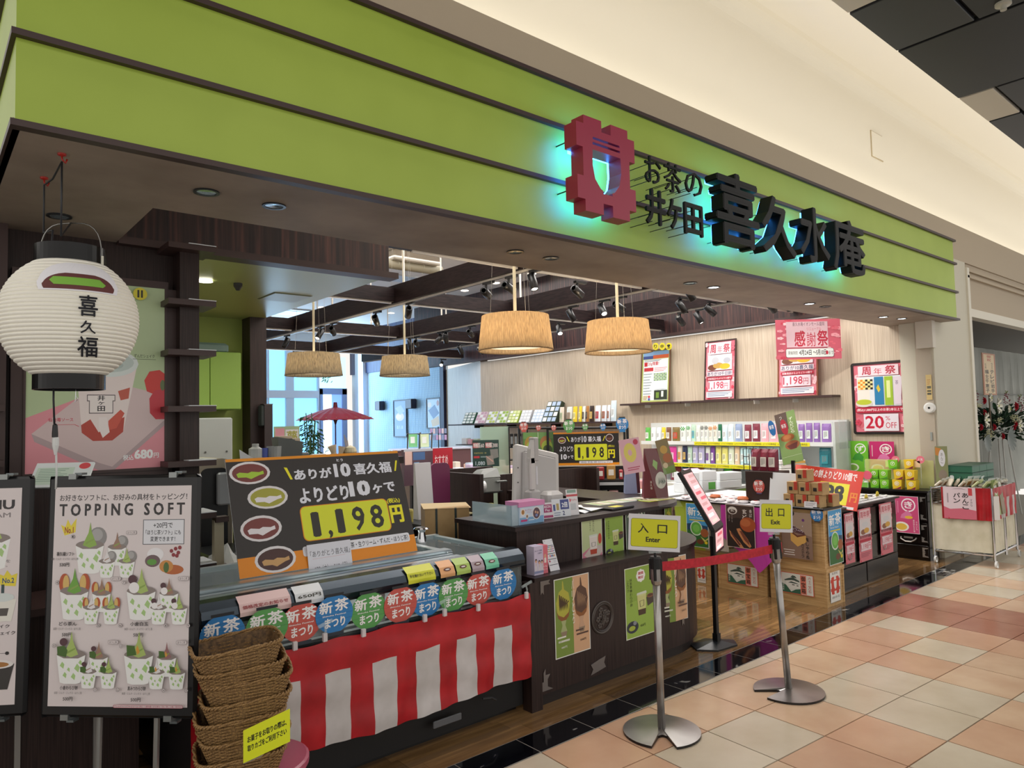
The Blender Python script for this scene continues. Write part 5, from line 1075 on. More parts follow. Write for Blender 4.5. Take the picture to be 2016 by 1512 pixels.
framed(sale('ありが10喜久福', 5, 0), (1526, 655), (1611, 780), 8.60, 'pink sale poster for bean cakes half covered by the hanging banner', '#8a5038', .08)
pg = Page('#b9c773').r(.03, .01, .97, .10, '#7fa6cf').r(.40, .09, .97, .16, '#c95b2f').r(.03, .10, .40, .16, '#3a4b8a').r(.05, .17, .95, .97, '#e4ecee').r(.08, .22, .20, .30, '#c02f38').t('20g増量!', .22, .215, .62, .30, '#c8404a', .02).lines(.08, .18, .7, 2, .02, '#55606a', .008).r(.08, .33, .42, .40, '#c33a42').lines(.46, .34, .92, 3, .03, '#d06a72', .01)
for i in range(8):
    for j in range(5): pg.p([(.44+.06*i, .46+.03*j), (.47+.06*i, .445+.03*j), (.50+.06*i, .46+.03*j), (.47+.06*i, .475+.03*j)], '#7fae3c' if (i+j) % 2 else '#3f6a2c')
pg.lines(.08, .45, .38, 8, .055, '#7f8a90', .01).r(.50, .62, .92, .76, '#dfe6ee').r(.48, .78, .95, .96, '#33392c').r(.55, .82, .66, .93, '#6f8f3a').r(.74, .80, .82, .91, '#d9dfd8').e(.30, .90, .04, .025, '#c8404a').e(.30, .95, .04, .025, '#5060b0').lines(.08, .88, .25, 3, .03, '#b9a05a', .015)
t = framed(pg, (1257, 690), (1318, 792), 8.60, 'green edged information poster with yellow bubbles on top, first on the dark shelf', '#6a4a34', .10)
for k in range(4):
    A = aX(1278+k*13, 682, 8.56); G().lathe([(0, 0), (.055, 0), (.055, .004), (0, .004)], C('#e2d52c', .5), n=18, M=Matrix.Translation((A.x, A.y, A.z)) @ Matrix.Rotation(-math.pi/2, 4, 'Y')).text(['あ', 'り', '中', '!'][k], -.03, .03, -.03, .03, 0, C('#2a2a1c'), .02, M=Matrix.Translation((A.x-.008, A.y, A.z)) @ Matrix.Rotation(RX, 4, 'Z')).top('letter_bubble', 'yellow round letter bubble on the information poster, %s of four' % nth(k), 'bubble', group='yellow bubbles on the poster')
# hanging banner, turned towards the entrance
pg = blossoms(Page('#cf5f73'), 9, 30, .2); pg.r(.16, .06, .80, .70, '#d9b8c2').t('喜久水庵イオンモール盛岡', .26, .07, .75, .17, '#5a3a4a', .01).t('リニューアル', .48, .21, .70, .28, '#c23a54', .01).t('感', .28, .28, .45, .68, '#b8283f', .03).t('謝', .47, .33, .61, .68, '#b8283f', .01).t('祭', .63, .28, .80, .68, '#b8283f', .03)
pg.r(.14, .73, .88, .95, '#3c3030', .04).r(.145, .735, .875, .945, '#dfe4e2', .04).t('開催期間', .18, .79, .32, .88, '#3c3030', .01).t('4月24日', .345, .765, .535, .90, '#2a2224', .03).t('～5月10日', .56, .765, .76, .90, '#2a2224', .03).t('まで', .80, .80, .87, .89, '#2a2224').e(.775, .84, .02, .05, '#b8283f')
A = aY(1526, 632, 4.15); wv, hv = .72, .41
A = aX(1526, 630, 7.9); Bq = aX(1526, 700, 7.9); D = aX(1526, 709, 7.9)
hv = A.z-D.z; o = place(pg.geo(.78, hv, .003, .35), 'hanging_banner', 'pink cherry blossom banner hung at an angle in front of the sale posters', 'banner', (A.x, A.y, D.z), math.radians(-40))
# ================================================================== WALL RACK with tea packets
rk = thing('display_rack', 'white wall rack with three tiers of tea packets and yellow price strips', 'rack', (8.72, 5.3, 0))
RW = C('#e6e9e8', .4)
G().box(8.66, 8.72, 3.96, 6.95, .1, 1.52, C('#e3e6e4', .5)).obj('back_panel', rk)
for z in (1.255, .955, .70, .42):
    G().box(8.36 if z > 1 else 8.30, 8.72, 3.98, 6.9, z-.02, z, RW).obj('rack_shelf', rk)
    G().box(8.355 if z > 1 else 8.295, 8.36 if z > 1 else 8.30, 3.98, 6.9, z-.045, z+.004, RW).obj('shelf_edge', rk)
G().box(8.30, 8.72, 3.94, 3.97, .1, 1.50, C('#dfe8e4', .2, alpha=.6)).box(8.40, 8.70, 3.93, 3.94, 1.18, 1.53, ACRYL).obj('end_panel', rk)
for x, y0, y1, z, lab in ((8.352, 4.28, 5.95, 1.205, 'upper'), (8.292, 4.6, 6.6, .905, 'lower')):
    g = G().box(x-.002, x, y0, y1, z, z+.05, C('#e8e22a', .5)); yy = y1-.02
    while yy-.2 > y0: g.text('よりどり対象商品', 0, .185, .012, .038, 0, C('#55481c', .5), .0, M=Matrix.Translation((x-.003, yy, z)) @ Matrix.Rotation(RX, 4, 'Z')); yy -= .205
    g.top('price_strip', 'yellow printed price strip along the %s tier of the wall rack' % lab, 'price strip', group='yellow price strips')
_pk = {}
def pouch_mesh(w, h, d, c, lc, pat=None):
    k = (round(w, 3), round(h, 3), round(d, 3), c, lc, pat)
    if k in _pk: return _pk[k]
    g = G(); nx, nz = 4, 6; F = []; 
    for s in (-1, 1):
        vs = []
        for j in range(nz+1):
            v = j/nz; th = d/2*(math.sin(math.pi*min(1, (1-v)*.62+.0))**.6 if v < 1 else 0)*(1 if v > 0 else .75)
            for i in range(nx+1):
                u = i/nx; e = (math.sin(math.pi*u)*.55+.45) if 0 < u < 1 else .12
                vs.append(((u-.5)*w*(1-.05*(v > .9)), s*(th*e+.0008), v*h))
        fs = [(j*(nx+1)+i, j*(nx+1)+i+1, (j+1)*(nx+1)+i+1, (j+1)*(nx+1)+i) for j in range(nz) for i in range(nx)]
        if s > 0: fs = [tuple(reversed(f)) for f in fs]
        g.add(vs, fs, C(c, .32))
    body = g.mesh('pouch')
    y = -d*.5-.002; g = G(); L_ = C(lc, .5)
    g.box(-w*.28, w*.28, y, y+.001, h*.18, h*.62, L_)
    dk = C('#85857e', .5)
    for q in range(3): g.box(-w*.04+w*.13*(q-1)-.001, -w*.04+w*.13*(q-1)+w*.05, y-.0006, y, h*(.25+.03*q), h*.57, dk)
    if pat == 'check':
        for i in range(5):
            for j in range(3):
                if (i+j) % 2: g.box(-w*.45+w*.18*i, -w*.27+w*.18*i, y+.002, y+.003, h*(.68+.08*j), h*(.76+.08*j), C('#2c9a3a' if lc == '#f0f4ee' else ('#e08c2a' if lc == '#f4efe0' else '#4a4a4a'), .4))
    if pat == 'dot':
        g.lathe([(0, 0), (w*.2, 0)], C('#b5343f', .5), n=12, M=Matrix.Translation((0, y-.001, h*.42)) @ Matrix.Rotation(math.pi/2, 4, 'X'))
    lab = g.mesh('label'); _pk[k] = (body, lab); return _pk[k]
def pouch(x, y, z, w, h, d, c, lc, a, lab, group, pat=None, lean=.12, name='tea_packet', cat='packet'):
    b, l = pouch_mesh(w, h, d, c, lc, pat)
    o = bpy.data.objects.new(name, b); COL.objects.link(o); o.location = (x, y, z); o.rotation_euler = (-lean, 0, a)
    # lean must act about the local X after heading
    o.matrix_world = Matrix.Translation((x, y, z)) @ Matrix.Rotation(a, 4, 'Z') @ Matrix.Rotation(-lean, 4, 'X')
    tag(o, lab, cat, group); q = bpy.data.objects.new('label', l); COL.objects.link(q); q.parent = o; MW[o.name] = o.matrix_world.copy(); return o
NAME = {'#e9efe8': 'pale green and white', '#5fae4a': 'green', '#c8502c': 'orange red', '#dfe6ee': 'white and blue', '#e3c92e': 'yellow', '#7a5238': 'brown', '#7d6a3a': 'olive orange', '#dfe3dc': 'white', '#cfe0ea': 'pale blue', '#8fa0c0': 'blue grey', '#7c3040': 'maroon', '#e8a8b0': 'pink', '#8d68ac': 'purple', '#d8409a': 'magenta', '#e8dccb': 'cream', '#2c3354': 'navy', '#b9d6c0': 'mint', '#b6b2d6': 'lavender', '#7d4aa0': 'violet', '#e2dc7a': 'straw yellow', '#d9e3c9': 'green dotted', '#e2c7a2': 'peach', '#bfe0e4': 'light cyan', '#35251d': 'black and red', '#1f6a74': 'teal', '#8a2a33': 'dark red', '#a9743c': 'golden brown', '#4fc23c': 'bright green', '#9a2f4c': 'wine'}
row1 = [(1236, 1249, '#5fae4a', '#eef4e6'), (1250, 1261, '#c8502c', '#eef0e6'), (1262, 1274, '#5fae4a', '#eef4e6'), (1276, 1286, '#5fae4a', '#f0f4ee'), (1287, 1297, '#e9efe8', '#f4f6f4'), (1298, 1307, '#dfe6ee', '#e8ecf2'), (1308, 1316, '#e3c92e', '#f0eed8'), (1317, 1327, '#7a5238', '#e8e2d8'), (1329, 1344, '#7d6a3a', '#c84a2c'), (1346, 1356, '#e9efe8', '#f0f4ee', 'check'), (1357, 1366, '#e9efe8', '#f0f4ee', 'check'), (1367, 1375, '#b9d6c0', '#4fb0c0'), (1376, 1384, '#dfe3dc', '#f2f2ee'), (1385, 1392, '#dfe3dc', '#efefef', 'check'), (1393, 1400, '#dfe3dc', '#efefef', 'check'), (1401, 1409, '#dfe3dc', '#f4efe0', 'check'), (1410, 1418, '#dfe3dc', '#f4efe0', 'check'), (1419, 1427, '#1f6a4a', '#eef2ee'), (1428, 1438, '#cfe0ea', '#eaf0f4'), (1439, 1450, '#cfe0ea', '#eaf0f4'), (1453, 1467, '#8fa0c0', '#eceef2'), (1471, 1485, '#7c3040', '#eceaec'), (1487, 1502, '#7c3040', '#eceaec'), (1504, 1519, '#e8a8b0', '#f2dfe2'), (1521, 1538, '#e8a8b0', '#f2dfe2'), (1540, 1560, '#e8a8b0', '#f2dfe2'), (1562, 1575, '#8d68ac', '#dfe9e6'), (1577, 1590, '#8d68ac', '#dfe9e6'), (1592, 1605, '#8d68ac', '#dfe9e6'), (1607, 1620, '#8d68ac', '#dfe9e6'), (1623, 1642, '#8d68ac', '#dfe9e6')]
NAME['#1f6a4a'] = 'dark green'
row2 = [(1318, 1336, '#d8409a', '#f0c8de'), (1338, 1347, '#e8dccb', '#e8a04a'), (1348, 1357, '#2c3354', '#d8b25a'), (1358, 1367, '#b9d6c0', '#e8f0ea'), (1368, 1378, '#b6b2d6', '#e6e8f2'), (1379, 1391, '#b6b2d6', '#eceef4'), (1393, 1402, '#dfe3dc', '#7d4aa0'), (1403, 1411, '#7d4aa0', '#efe8f4'), (1413, 1424, '#e2dc7a', '#f0ecb0'), (1425, 1437, '#e2dc7a', '#f0ecb0'), (1438, 1449, '#d9e3c9', '#eef2e8'), (1450, 1460, '#e2c7a2', '#f0e4d2')]+[(1461+k*13, 1473+k*13, '#bfe0e4', '#e6f2f2') for k in range(6)]+[(1548, 1560, '#e9efe8', '#dfe6e0'), (1563, 1576, '#35251d', '#c84a2c'), (1616, 1640, '#1f6a74', '#2f8a94')]
row3 = [(1323, 1344, '#8a2a33', '#e8e4e0'), (1346, 1358, '#1f6a74', '#cfe0d8'), (1360, 1375, '#7a5238', '#6f9a3a'), (1377, 1388, '#a9743c', '#e0c070'), (1390, 1401, '#dfe3dc', '#f2f2f2', 'dot'), (1402, 1413, '#dfe3dc', '#f2f2f2', 'dot'), (1414, 1426, '#dfe3dc', '#f2f2f2', 'dot'), (1428, 1443, '#4fc23c', '#e0f0d8'), (1445, 1460, '#35251d', '#d8cfb8')]
for row, zz, X, h, nm in ((row1, 1.256, 8.50, .235, 'top'), (row2, .956, 8.45, .235, 'middle'), (row3, .701, 8.45, .22, 'bottom')):
    n = len(row)
    for k, r_ in enumerate(row):
        a, b, c, lc = r_[:4]; pt = r_[4] if len(r_) > 4 else None
        ya = aX(a, 870, X).y; yb = aX(b, 870, X).y; w = abs(ya-yb)*.97
        if nm == 'top' and X: pass
        if (ya+yb)/2 > 6.88: continue
        hh = h*(1 if k % 3 else .95); 
        if nm == 'top' and k < 9: hh = .20
        pouch(X-.06, (ya+yb)/2, zz+.001, max(w, .05), hh, min(.05, w*.6), c, lc, RX, '%s packet, %s row of the wall rack, %s from the pillar' % (NAME.get(c, 'plain'), nm, nth(n-1-k)), '%s row of packets in the wall rack' % nm, pt, .05)
# ---- left part of the right wall: shelf with gift boxes and packets
t = thing('wall_shelf', 'narrow dark shelf on the pale wall holding gift boxes and packets', 'shelf', (8.6, 9.4, 1.55))
G().box(8.42, 8.72, 7.46, 12.0, 1.535, 1.56, TRIM).obj('shelf_board', t)
for y in (7.8, 9.0, 10.2, 11.2): G().box(8.5, 8.72, y-.012, y+.012, 1.48, 1.535, BLK).obj('shelf_bracket', t)
BXG = [(912, 935, '#2f5a48', '#e0e4dc'), (937, 957, '#e6d6da', '#c8a0b0'), (959, 978, '#dfe6ee', '#b9c85a'), (980, 999, '#d6e0d2', '#9ab84a'), (1001, 1022, '#a9c05a', '#dfe6b0'), (1024, 1045, '#c8ccd2', '#e4e6ea'), (1048, 1070, '#b9cbe0', '#dfe8f2')]
bname = ['dark green', 'pink and white', 'white and lime', 'pale green', 'lime green', 'grey', 'pale blue']
def giftbox(x, y, z, w, h, d, c, lc, lab, group, a=RX, lean=.45):
    M = Matrix.Translation((x, y, z)) @ Matrix.Rotation(a, 4, 'Z') @ Matrix.Rotation(-lean, 4, 'X')
    t = G().box(-w/2, w/2, 0, d, 0, h, C(c, .45)).top('gift_box', lab, 'gift box', group=group, local=M)
    g = G(); nx, nz = 3, 4
    for i in range(nx):
        for j in range(nz): g.box(-w/2+w*(i+.12)/nx, -w/2+w*(i+.88)/nx, -.004, 0, h*(j+.12)/nz, h*(j+.88)/nz, C(lc if (i+j) % 3 else '#eef0ee', .4))
    g.obj('packed_sweets', t, kind='stuff', local=True); return t
for k, (a, b, c, lc) in enumerate(BXG):
    ya = aX(a, 825, 8.55).y; yb = aX(b, 825, 8.55).y
    giftbox(8.50, (ya+yb)/2, 1.57, abs(ya-yb)*.94, .25, .04, c, lc, '%s gift box displayed on the narrow dark wall shelf' % bname[k], 'gift boxes on the narrow wall shelf')
ya = aX(1072, 825, 8.55).y; yb = aX(1102, 825, 8.55).y
giftbox(8.46, (ya+yb)/2, 1.57, abs(ya-yb)*.9, .40, .08, '#31402f', '#b4c8e2', 'large open dark green gift box, biggest on the narrow wall shelf', 'gift boxes on the narrow wall shelf')
pk = [(1101, 1110, '#e8dccb', '#b9c8a0'), (1115, 1126, '#dfe3dc', '#a88a70'), (1127, 1136, '#e3c92e', '#f2ea9a'), (1139, 1145, '#e3c92e', '#f2ea9a'), (1146, 1152, '#dfe3dc', '#4a3428'), (1153, 1159, '#a9743c', '#4a3428'), (1160, 1169, '#35251d', '#d8b25a'), (1171, 1182, '#dfe6ee', '#b5343f'), (1184, 1194, '#dfe6ee', '#a0583a'), (1195, 1201, '#dfe6ee', '#a0583a'), (1202, 1213, '#cfe0ea', '#e8f0f4')]
for k, (a, b, c, lc) in enumerate(pk):
    ya = aX(a, 815, 8.5).y; yb = aX(b, 815, 8.5).y
    pouch(8.50, (ya+yb)/2, 1.561, abs(ya-yb)*.95, .26 if k < 10 else .33, .05, c, lc, RX, '%s packet on the narrow dark wall shelf, %s after the gift boxes' % (NAME[c], nth(k)), 'packets on the narrow wall shelf', None, .08)
# posters over the low rack by the pillar
def maru(bg, sym, fill, shape, cake):
    pg = Page(bg).e(.66, .24, .25, .165, '#f4f2ee').e(.66, .24, .205, .135, bg).t(sym, .50, .15, .82, .33, '#f4f2ee', .05)
    pg.p([(.42, .42), (.62, .36), (.80, .50), (.74, .66), (.55, .60), (.40, .62), (.28, .58)], fill).e(.30, .84, .27, .13, '#f0efe6').e(.30, .845, .20, .095, cake).vt('ずんだ生大福', .84, .60, .94, .07, '#f0efe6', .01).lines(.10, .12, .12, 1, .1, '#f0efe6', .35)
    return pg
pageX(maru('#6fbf2c', 'ず', '#3f9a34', 0, '#86b84a'), (1664, 868), (1711, 931), 8.68, 'wall_poster', 'bright green cake poster with white ringed character on the pale wall', 'poster')
pageX(maru('#c4256c', 'き', '#e07ab0', 0, '#e8b72c'), (1711, 869), (1763, 933), 8.685, 'wall_poster', 'magenta cake poster with white ringed character beside the green one', 'poster')
pageX(Page('#d8c084').lines(.2, .2, .8, 3, .08, '#b5733c', .02).r(.15, .45, .85, .55, '#6a6a58').r(.15, .62, .85, .68, '#55554a').r(.15, .72, .85, .80, '#55554a'), (1822, 738), (1836, 787), 8.595, 'notice_sticker', 'yellow gold notice sticker on the pillar above the round sensor', 'sticker')
p = aX(1831, 803, 8.595); G().lathe([(.06, 0), (.06, .02), (.045, .03), (0, .03)], C('#e4e4df', .4), n=20, M=Matrix.Translation((p.x, p.y, p.z)) @ Matrix.Rotation(-math.pi/2, 4, 'Y')).lathe([(.012, .03), (.012, .033), (0, .033)], BLK, n=10, M=Matrix.Translation((p.x, p.y, p.z)) @ Matrix.Rotation(-math.pi/2, 4, 'Y')).top('wall_sensor', 'round white sensor on the entrance pillar', 'sensor')
# ================================================================== CRATES, TABLES AND CHESTS
def crate(x0, x1, y0, y1, z0, z1, lab, nm='wooden_crate', lid=True):
    t = thing(nm, lab, 'crate', ((x0+x1)/2, (y0+y1)/2, z0), group='wooden tea crates')
    ov = .012
    G().box(x0+ov, x1-ov, y0+ov, y1-ov, z0, z1-.03, CRATE).obj('body', t)
    G().box(x0, x1, y0, y1, z1-.035, z1, CRATE).obj('lid', t)
    for x, y in ((x0, y0), (x0, y1-.03), (x1-.03, y0)): G().box(x+.006, x+.03, y+.006, y+.03, z0, z1-.035, CRATE).obj('corner_batten', t)
    for zz in (z0, ): G().box(x0+.008, x1-.008, y0+.008, y1-.008, zz, zz+.04, CRATE).obj('base_batten', t)
    return t
crate(5.78, 6.10, 2.87, 3.38, 0, .315, 'lower wooden crate at the corner, castle label facing the posts')
crate(5.79, 6.09, 2.88, 3.36, .315, .795, 'upper wooden crate at the corner under the pile of kraft boxes')
crate(5.78, 6.10, 3.41, 3.91, 0, .33, 'wooden crate with castle label under the pink cloth')
crate(5.79, 6.10, 3.95, 4.45, 0, .33, 'wooden crate farthest in, half hidden by the black sign pole')
def castle():
    pg = Page('#d9644a').r(.02, .03, .98, .97, '#dfe0d6').p([(.02, .97), (.02, .55), (.15, .62), (.3, .9), (.45, .97)], '#3c6a52').p([(.25, .97), (.45, .78), (.62, .72), (.62, .97)], '#3c6a52')
    pg.p([(.10, .38), (.24, .28), (.38, .22), (.56, .34), (.58, .42), (.34, .36), (.12, .42)], '#4a5a52').p([(.16, .42), (.40, .36), (.56, .44), (.60, .66), (.45, .72), (.30, .78), (.15, .60)], '#e9e9e0').p([(.30, .22), (.36, .12), (.44, .14), (.50, .24)], '#4a5a52').r(.34, .55, .42, .60, '#6a6a60').r(.48, .57, .54, .62, '#6a6a60')
    pg.p([(.22, .50), (.32, .42), (.46, .46), (.58, .52), (.34, .50)], '#4a5a52').r(.60, .06, .78, .95, '#e0806a').vt('御宝箱', .69, .08, .93, .13, '#22201c', .03).vt('六十二万石', .88, .08, .85, .09, '#c8452f', .0).vt('仙台銘茶', .07, .45, .9, .05, '#f0f0e8', .0)
    return pg
def wellmark():
    pg = Page('#2a2a28').r(.015, .01, .985, .99, '#eceae4').t('銘茶処', .22, .04, .78, .12, '#3a3a38', .0)
    R = '#cf4a3a'
    for a, b, c, d in ((.14, .2, .36, .72), (.64, .2, .86, .72), (.06, .26, .94, .36), (.06, .54, .94, .64), (.2, .18, .4, .74), (.6, .18, .8, .74)): pg.r(a, b, c, d, R)
    pg.p([(.36, .32), (.64, .32), (.62, .48), (.54, .58), (.46, .58), (.38, .48)], '#eceae4').r(.38, .26, .62, .28, '#eceae4').t('お茶の井ヶ田', .15, .80, .85, .88, '#2a2a28', .01); return pg
pageX(castle(), (1537, 1124), (1603, 1176), 5.79, 'crate_label', 'green castle label on the lower corner crate', 'label')
pageX(castle(), (1431, 1108), (1493, 1157), 5.79, 'crate_label', 'green castle label on the crate under the pink cloth', 'label')
pageX(wellmark(), (1372, 1112), (1390, 1149), 5.80, 'crate_label', 'white label with red mark on the crate nearest the sales counter', 'label')
pageY(wellmark(), (1633, 1127), (1656, 1181), 2.88, 'crate_label', 'white label with red mark on the corner crate end facing the walkway', 'label')
# tea festival posters
def P_tea():
    pg = Page('#dfe8ea').r(.02, .01, .98, .99, '#4a9fd8').p([(.02, .55), (.5, .50), (.98, .56), (.98, .99), (.02, .99)], '#2f6a34').p([(.02, .48), (.25, .46), (.98, .5), (.98, .60), (.02, .62)], '#24486a')
    pg.t('新', .07, .08, .46, .29, '#f2f4f4', .03).t('茶', .50, .06, .93, .28, '#f2f4f4', .03).t('Shincha Festival', .14, .305, .74, .34, '#f2f4f4', .01).r(.14, .37, .86, .395, '#d9c93a')
    pg.e(.45, .57, .28, .17, '#d8e4da').e(.45, .57, .24, .145, '#63b04a').e(.45, .57, .15, .09, '#7cc45c').e(.82, .66, .18, .10, '#9c5a34').p([(.62, .74), (.85, .82), (.98, .76), (.98, .80), (.8, .86)], '#c9c46a').e(.62, .87, .16, .06, '#6a4028').e(.88, .88, .07, .035, '#e0c92c'); return pg
pageX(P_tea(), (1350, 990), (1396, 1080), 5.70, 'tea_poster', 'blue new tea poster left of the black sign pole', 'poster')
pageY(P_tea(), (1629, 1006), (1661, 1106), 2.88, 'tea_poster', 'blue new tea poster on the corner crate facing the walkway', 'poster')
pg = Page('#e0c8c0').r(.02, .01, .98, .99, '#2f2624').p([(.02, .01), (.98, .01), (.98, .35), (.4, .3), (.02, .35)], '#4a3a34').e(.24, .14, .17, .09, '#e6e0da').e(.24, .16, .12, .055, '#4a3a34').t('玄', .16, .10, .31, .17, '#e6e0da', .02).vt('玄どら', .66, .08, .46, .15, '#eee6e0', .02).vt('香ばし', .87, .08, .36, .09, '#eee6e0', .0)
pg.e(.76, .44, .27, .17, '#a8522e').e(.68, .40, .18, .09, '#bb6a40').p([(.10, .60), (.18, .66), (.48, .88), (.60, .99), (.48, .99), (.15, .74)], '#c98a5a').p([(.14, .66), (.2, .66), (.5, .92), (.44, .95)], '#6a3a34').p([(.36, .56), (.48, .54), (.75, .78), (.86, .93), (.80, .97), (.6, .86), (.42, .66)], '#c98a5a').p([(.46, .60), (.55, .60), (.78, .82), (.80, .92), (.62, .80)], '#7c4434').vt('香ばしい皮', .12, .26, .4, .03, '#d9cfc8', .0).vt('つぶあんを', .22, .24, .42, .03, '#d9cfc8', .0)
pageX(pg, (1428, 992), (1488, 1083), 5.69, 'sweets_poster', 'brown bean pancake poster on the pink cloth', 'poster')
pg = Page('#8a7060').p([(.0, .0), (1, .0), (1, .5), (.0, .35)], '#a08a78').e(.25, .03, .2, .08, '#2c2624').p([(.30, .25), (.75, .42), (.78, .48), (.30, .42)], '#5a3a3c')
for k in range(26): r = random.Random(k); pg.e(.30+.42*r.random(), .28+.14*r.random()+.0, .012, .007, '#c8c4d4')
pg.p([(.30, .42), (.52, .52), (.80, .47), (.82, .62), (.52, .74), (.30, .62)], '#d2a65a').p([(.30, .40), (.52, .50), (.80, .46), (.80, .48), (.52, .54), (.30, .44)], '#6a3a2a').e(.73, .16, .045, .03, '#6a3a7a').r(.05, .82, .42, .835, '#e9e4de').r(.08, .87, .40, .885, '#e9e4de').r(.05, .92, .42, .935, '#e9e4de').vt('鬼しゃらぬ', .84, .52, .98, .10, '#1f1a18', .02).vt('カステラ', .68, .66, .97, .09, '#1f1a18', .01)
pageX(pg, (1537, 1006), (1601, 1104), 5.775, 'sweets_poster', 'castella cake poster on the upper corner crate', 'poster')
P = aX(1608, 1013, 5.77); place(lantern_card('#2f7fc0', .11, .12), 'round_tag', 'blue new tea tag overlapping the castella cake poster', 'card', (5.768, P.y+.055, P.z-.06), RX)
# display table with cloths
tb = thing('display_table', 'low sales table with black edged white top over the crates', 'table', (6.1, 3.8, 0))
G().slab([(5.70, 3.30), (6.11, 3.30), (6.11, 3.66), (6.75, 3.66), (6.75, 4.40), (5.70, 4.40)], .79, .80, BLK).slab([(5.71, 3.31), (6.10, 3.31), (6.10, 3.67), (6.74, 3.67), (6.74, 4.39), (5.71, 4.39)], .80, .806, C('#dfdde2', .3)).obj('table_top', tb)
for x in (6.3, 6.70):
    for y in (3.69, 4.33): G().box(x, x+.04, y, y+.04, 0, .79, BLK).obj('leg', tb)
def drape(pts, zt, zb, m, nm, lab, amp=.01):
    g = G(); n = 40; mm = 8
    for j in range(mm+1):
        for i in range(n+1):
            u = i/n; y = pts[0]+(pts[1]-pts[0])*u; z0 = zb(u); z = zt+(z0-zt)*j/mm
            g.v.append((pts[2]-.012-amp*(j/mm)*(1+math.sin(u*25))/2, y, z))
    g.f = [(j*(n+1)+i, (j+1)*(n+1)+i, (j+1)*(n+1)+i+1, j*(n+1)+i+1) for j in range(mm) for i in range(n)]; g.m = [0]*len(g.f); g.ms = [m]
    return g.top(nm, lab, 'cloth', smooth=True)
drape((3.28, 3.80, 5.715), .795, lambda u: .36-.14*max(0, 1-abs(u-.28)/.28)+.35*max(0, u-.6), C('#c23fa6', .55), 'pink_cloth', 'bright pink cloth hanging off the low sales table between posters', .012)
drape((3.74, 4.02, 5.73), .795, lambda u: .36, tex('woven_mat', '#9c948a', '#c4bdb2', (90, 90, 90), .8, 3, 3), 'woven_mat', 'grey woven mat hanging beside the pink cloth', .002)
drape((4.0, 4.42, 5.74), .795, lambda u: .34, C('#b9d24a', .6), 'lime_cloth', 'lime green cloth behind the blue poster on the low table', .002)
# wrapped cakes on the table
rr = random.Random(4); k = 0
for i in range(24):
    x = 5.78+.115*(i % 3)+.01*rr.random(); y = 3.36+.125*(i//3)+.01*rr.random()
    if x > 5.83 and 3.4 < y < 3.85: continue
    a = rr.random()*3; top_ = i in (3, 9)
    M = Matrix.Translation((x, y, .808+(.0))) @ Matrix.Rotation(a, 4, 'Z')
    g = G().lathe([(0, 0), (.035, .001), (.045, .008), (.046, .018), (.036, .028), (0, .031)], C('#e6e2e4', .3), n=12, M=M)
    g.lathe([(.02, .0305), (.0, .0325)], C('#b03038' if i % 2 else '#3a3a40', .4), n=8, M=M)
    for s in (-1, 1): g.add([(s*.044, -.02, .012), (s*.075, -.028, .015), (s*.075, .028, .010), (s*.044, .02, .012)], [(0, 1, 2, 3)], C('#e6e2e4', .3), M)
    g.top('wrapped_pancake', 'white wrapped bean pancake on the low table, %s row in, %s from the corner crate' % (nth(i % 3), nth(i//3)), 'cake', group='wrapped pancakes on the low table')
for k, (px, py) in enumerate(((1408, 975), (1462, 974))):
    p = aX(px, py, 5.80); M = Matrix.Translation((5.80, p.y, .808))
    g = G().lathe([(0, 0), (.045, .001), (.05, .01), (.05, .022), (.03, .03)], C('#efe9e4', .5), n=16, M=M).lathe([(.05, .03), (.052, .04), (.04, .055), (0, .06)], C('#c26a3e', .5), n=16, M=M)
    g.top('pancake_model', 'sample bean pancake with brown top on white paper, %s of two' % ('nearer the sales counter' if k == 0 else 'nearer the Exit sign'), 'cake')
# dark box with tea festival badge and coffee bags on it
p0 = aX(1469, 975, 5.85); p1 = aX(1520, 930, 5.85); w = p0.y-p1.y; h = p1.z-p0.z
t = thing('badge_box', 'dark brown display box with round red new tea badge', 'box', (6.0, (p0.y+p1.y)/2, .808))
G().box(5.85, 6.15, p1.y, p0.y, .808, p1.z, C('#33221d', .5)).obj('carton', t)
g = lantern_card('#c9594f', .115, .13, '#5a4a6a'); M_ = Matrix.Translation((5.846, (p0.y+p1.y)/2+.0575, p0.z+.025)) @ Matrix.Rotation(RX, 4, 'Z'); g.v = [tuple(M_ @ Vector(v)) for v in g.v]; g.obj('badge', t)
zt = p1.z
for k, px in enumerate((1485, 1503, 1519)):
    p = aX(px, 925, 5.95); pouch(5.98, p.y, zt+.001, .10, .20, .07, '#7a2236', '#d8cfc6', RX+.1*(k-1), 'wine red coffee bag standing on the dark badge box, %s' % ('leftmost', 'middle one', 'rightmost')[k], 'coffee bags on the badge box', None, .06)
g = G()
for x in (5.9, 5.97, 6.04):
    for z in (0, .2): pass
p = aX(1474, 930, 5.95)
for yy in (p.y-.03, p.y+.03): g.tube([(5.92, yy, zt), (5.92, yy, zt+.20), (6.05, yy, zt+.20), (6.05, yy, zt)], .004, BLK, 5)
for zz in (.06, .13): g.tube([(5.92, p.y-.03, zt+zz), (5.92, p.y+.03, zt+zz)], .004, BLK, 5)
g.top('wire_rack', 'small black wire rack left of the wine red coffee bags', 'rack')
p0 = aX(1519, 975, 5.87); G().add([(5.86, p0.y-.005, zt+.0), (5.90, p0.y-.22, zt-.005), (5.84, p0.y-.25, .812), (5.80, p0.y-.01, .812)], [(0, 1, 2, 3), (3, 2, 1, 0)], C('#d9dcdf', .5)).top('paper_drape', 'plain white paper sheet hanging beside the dark badge box', 'paper')
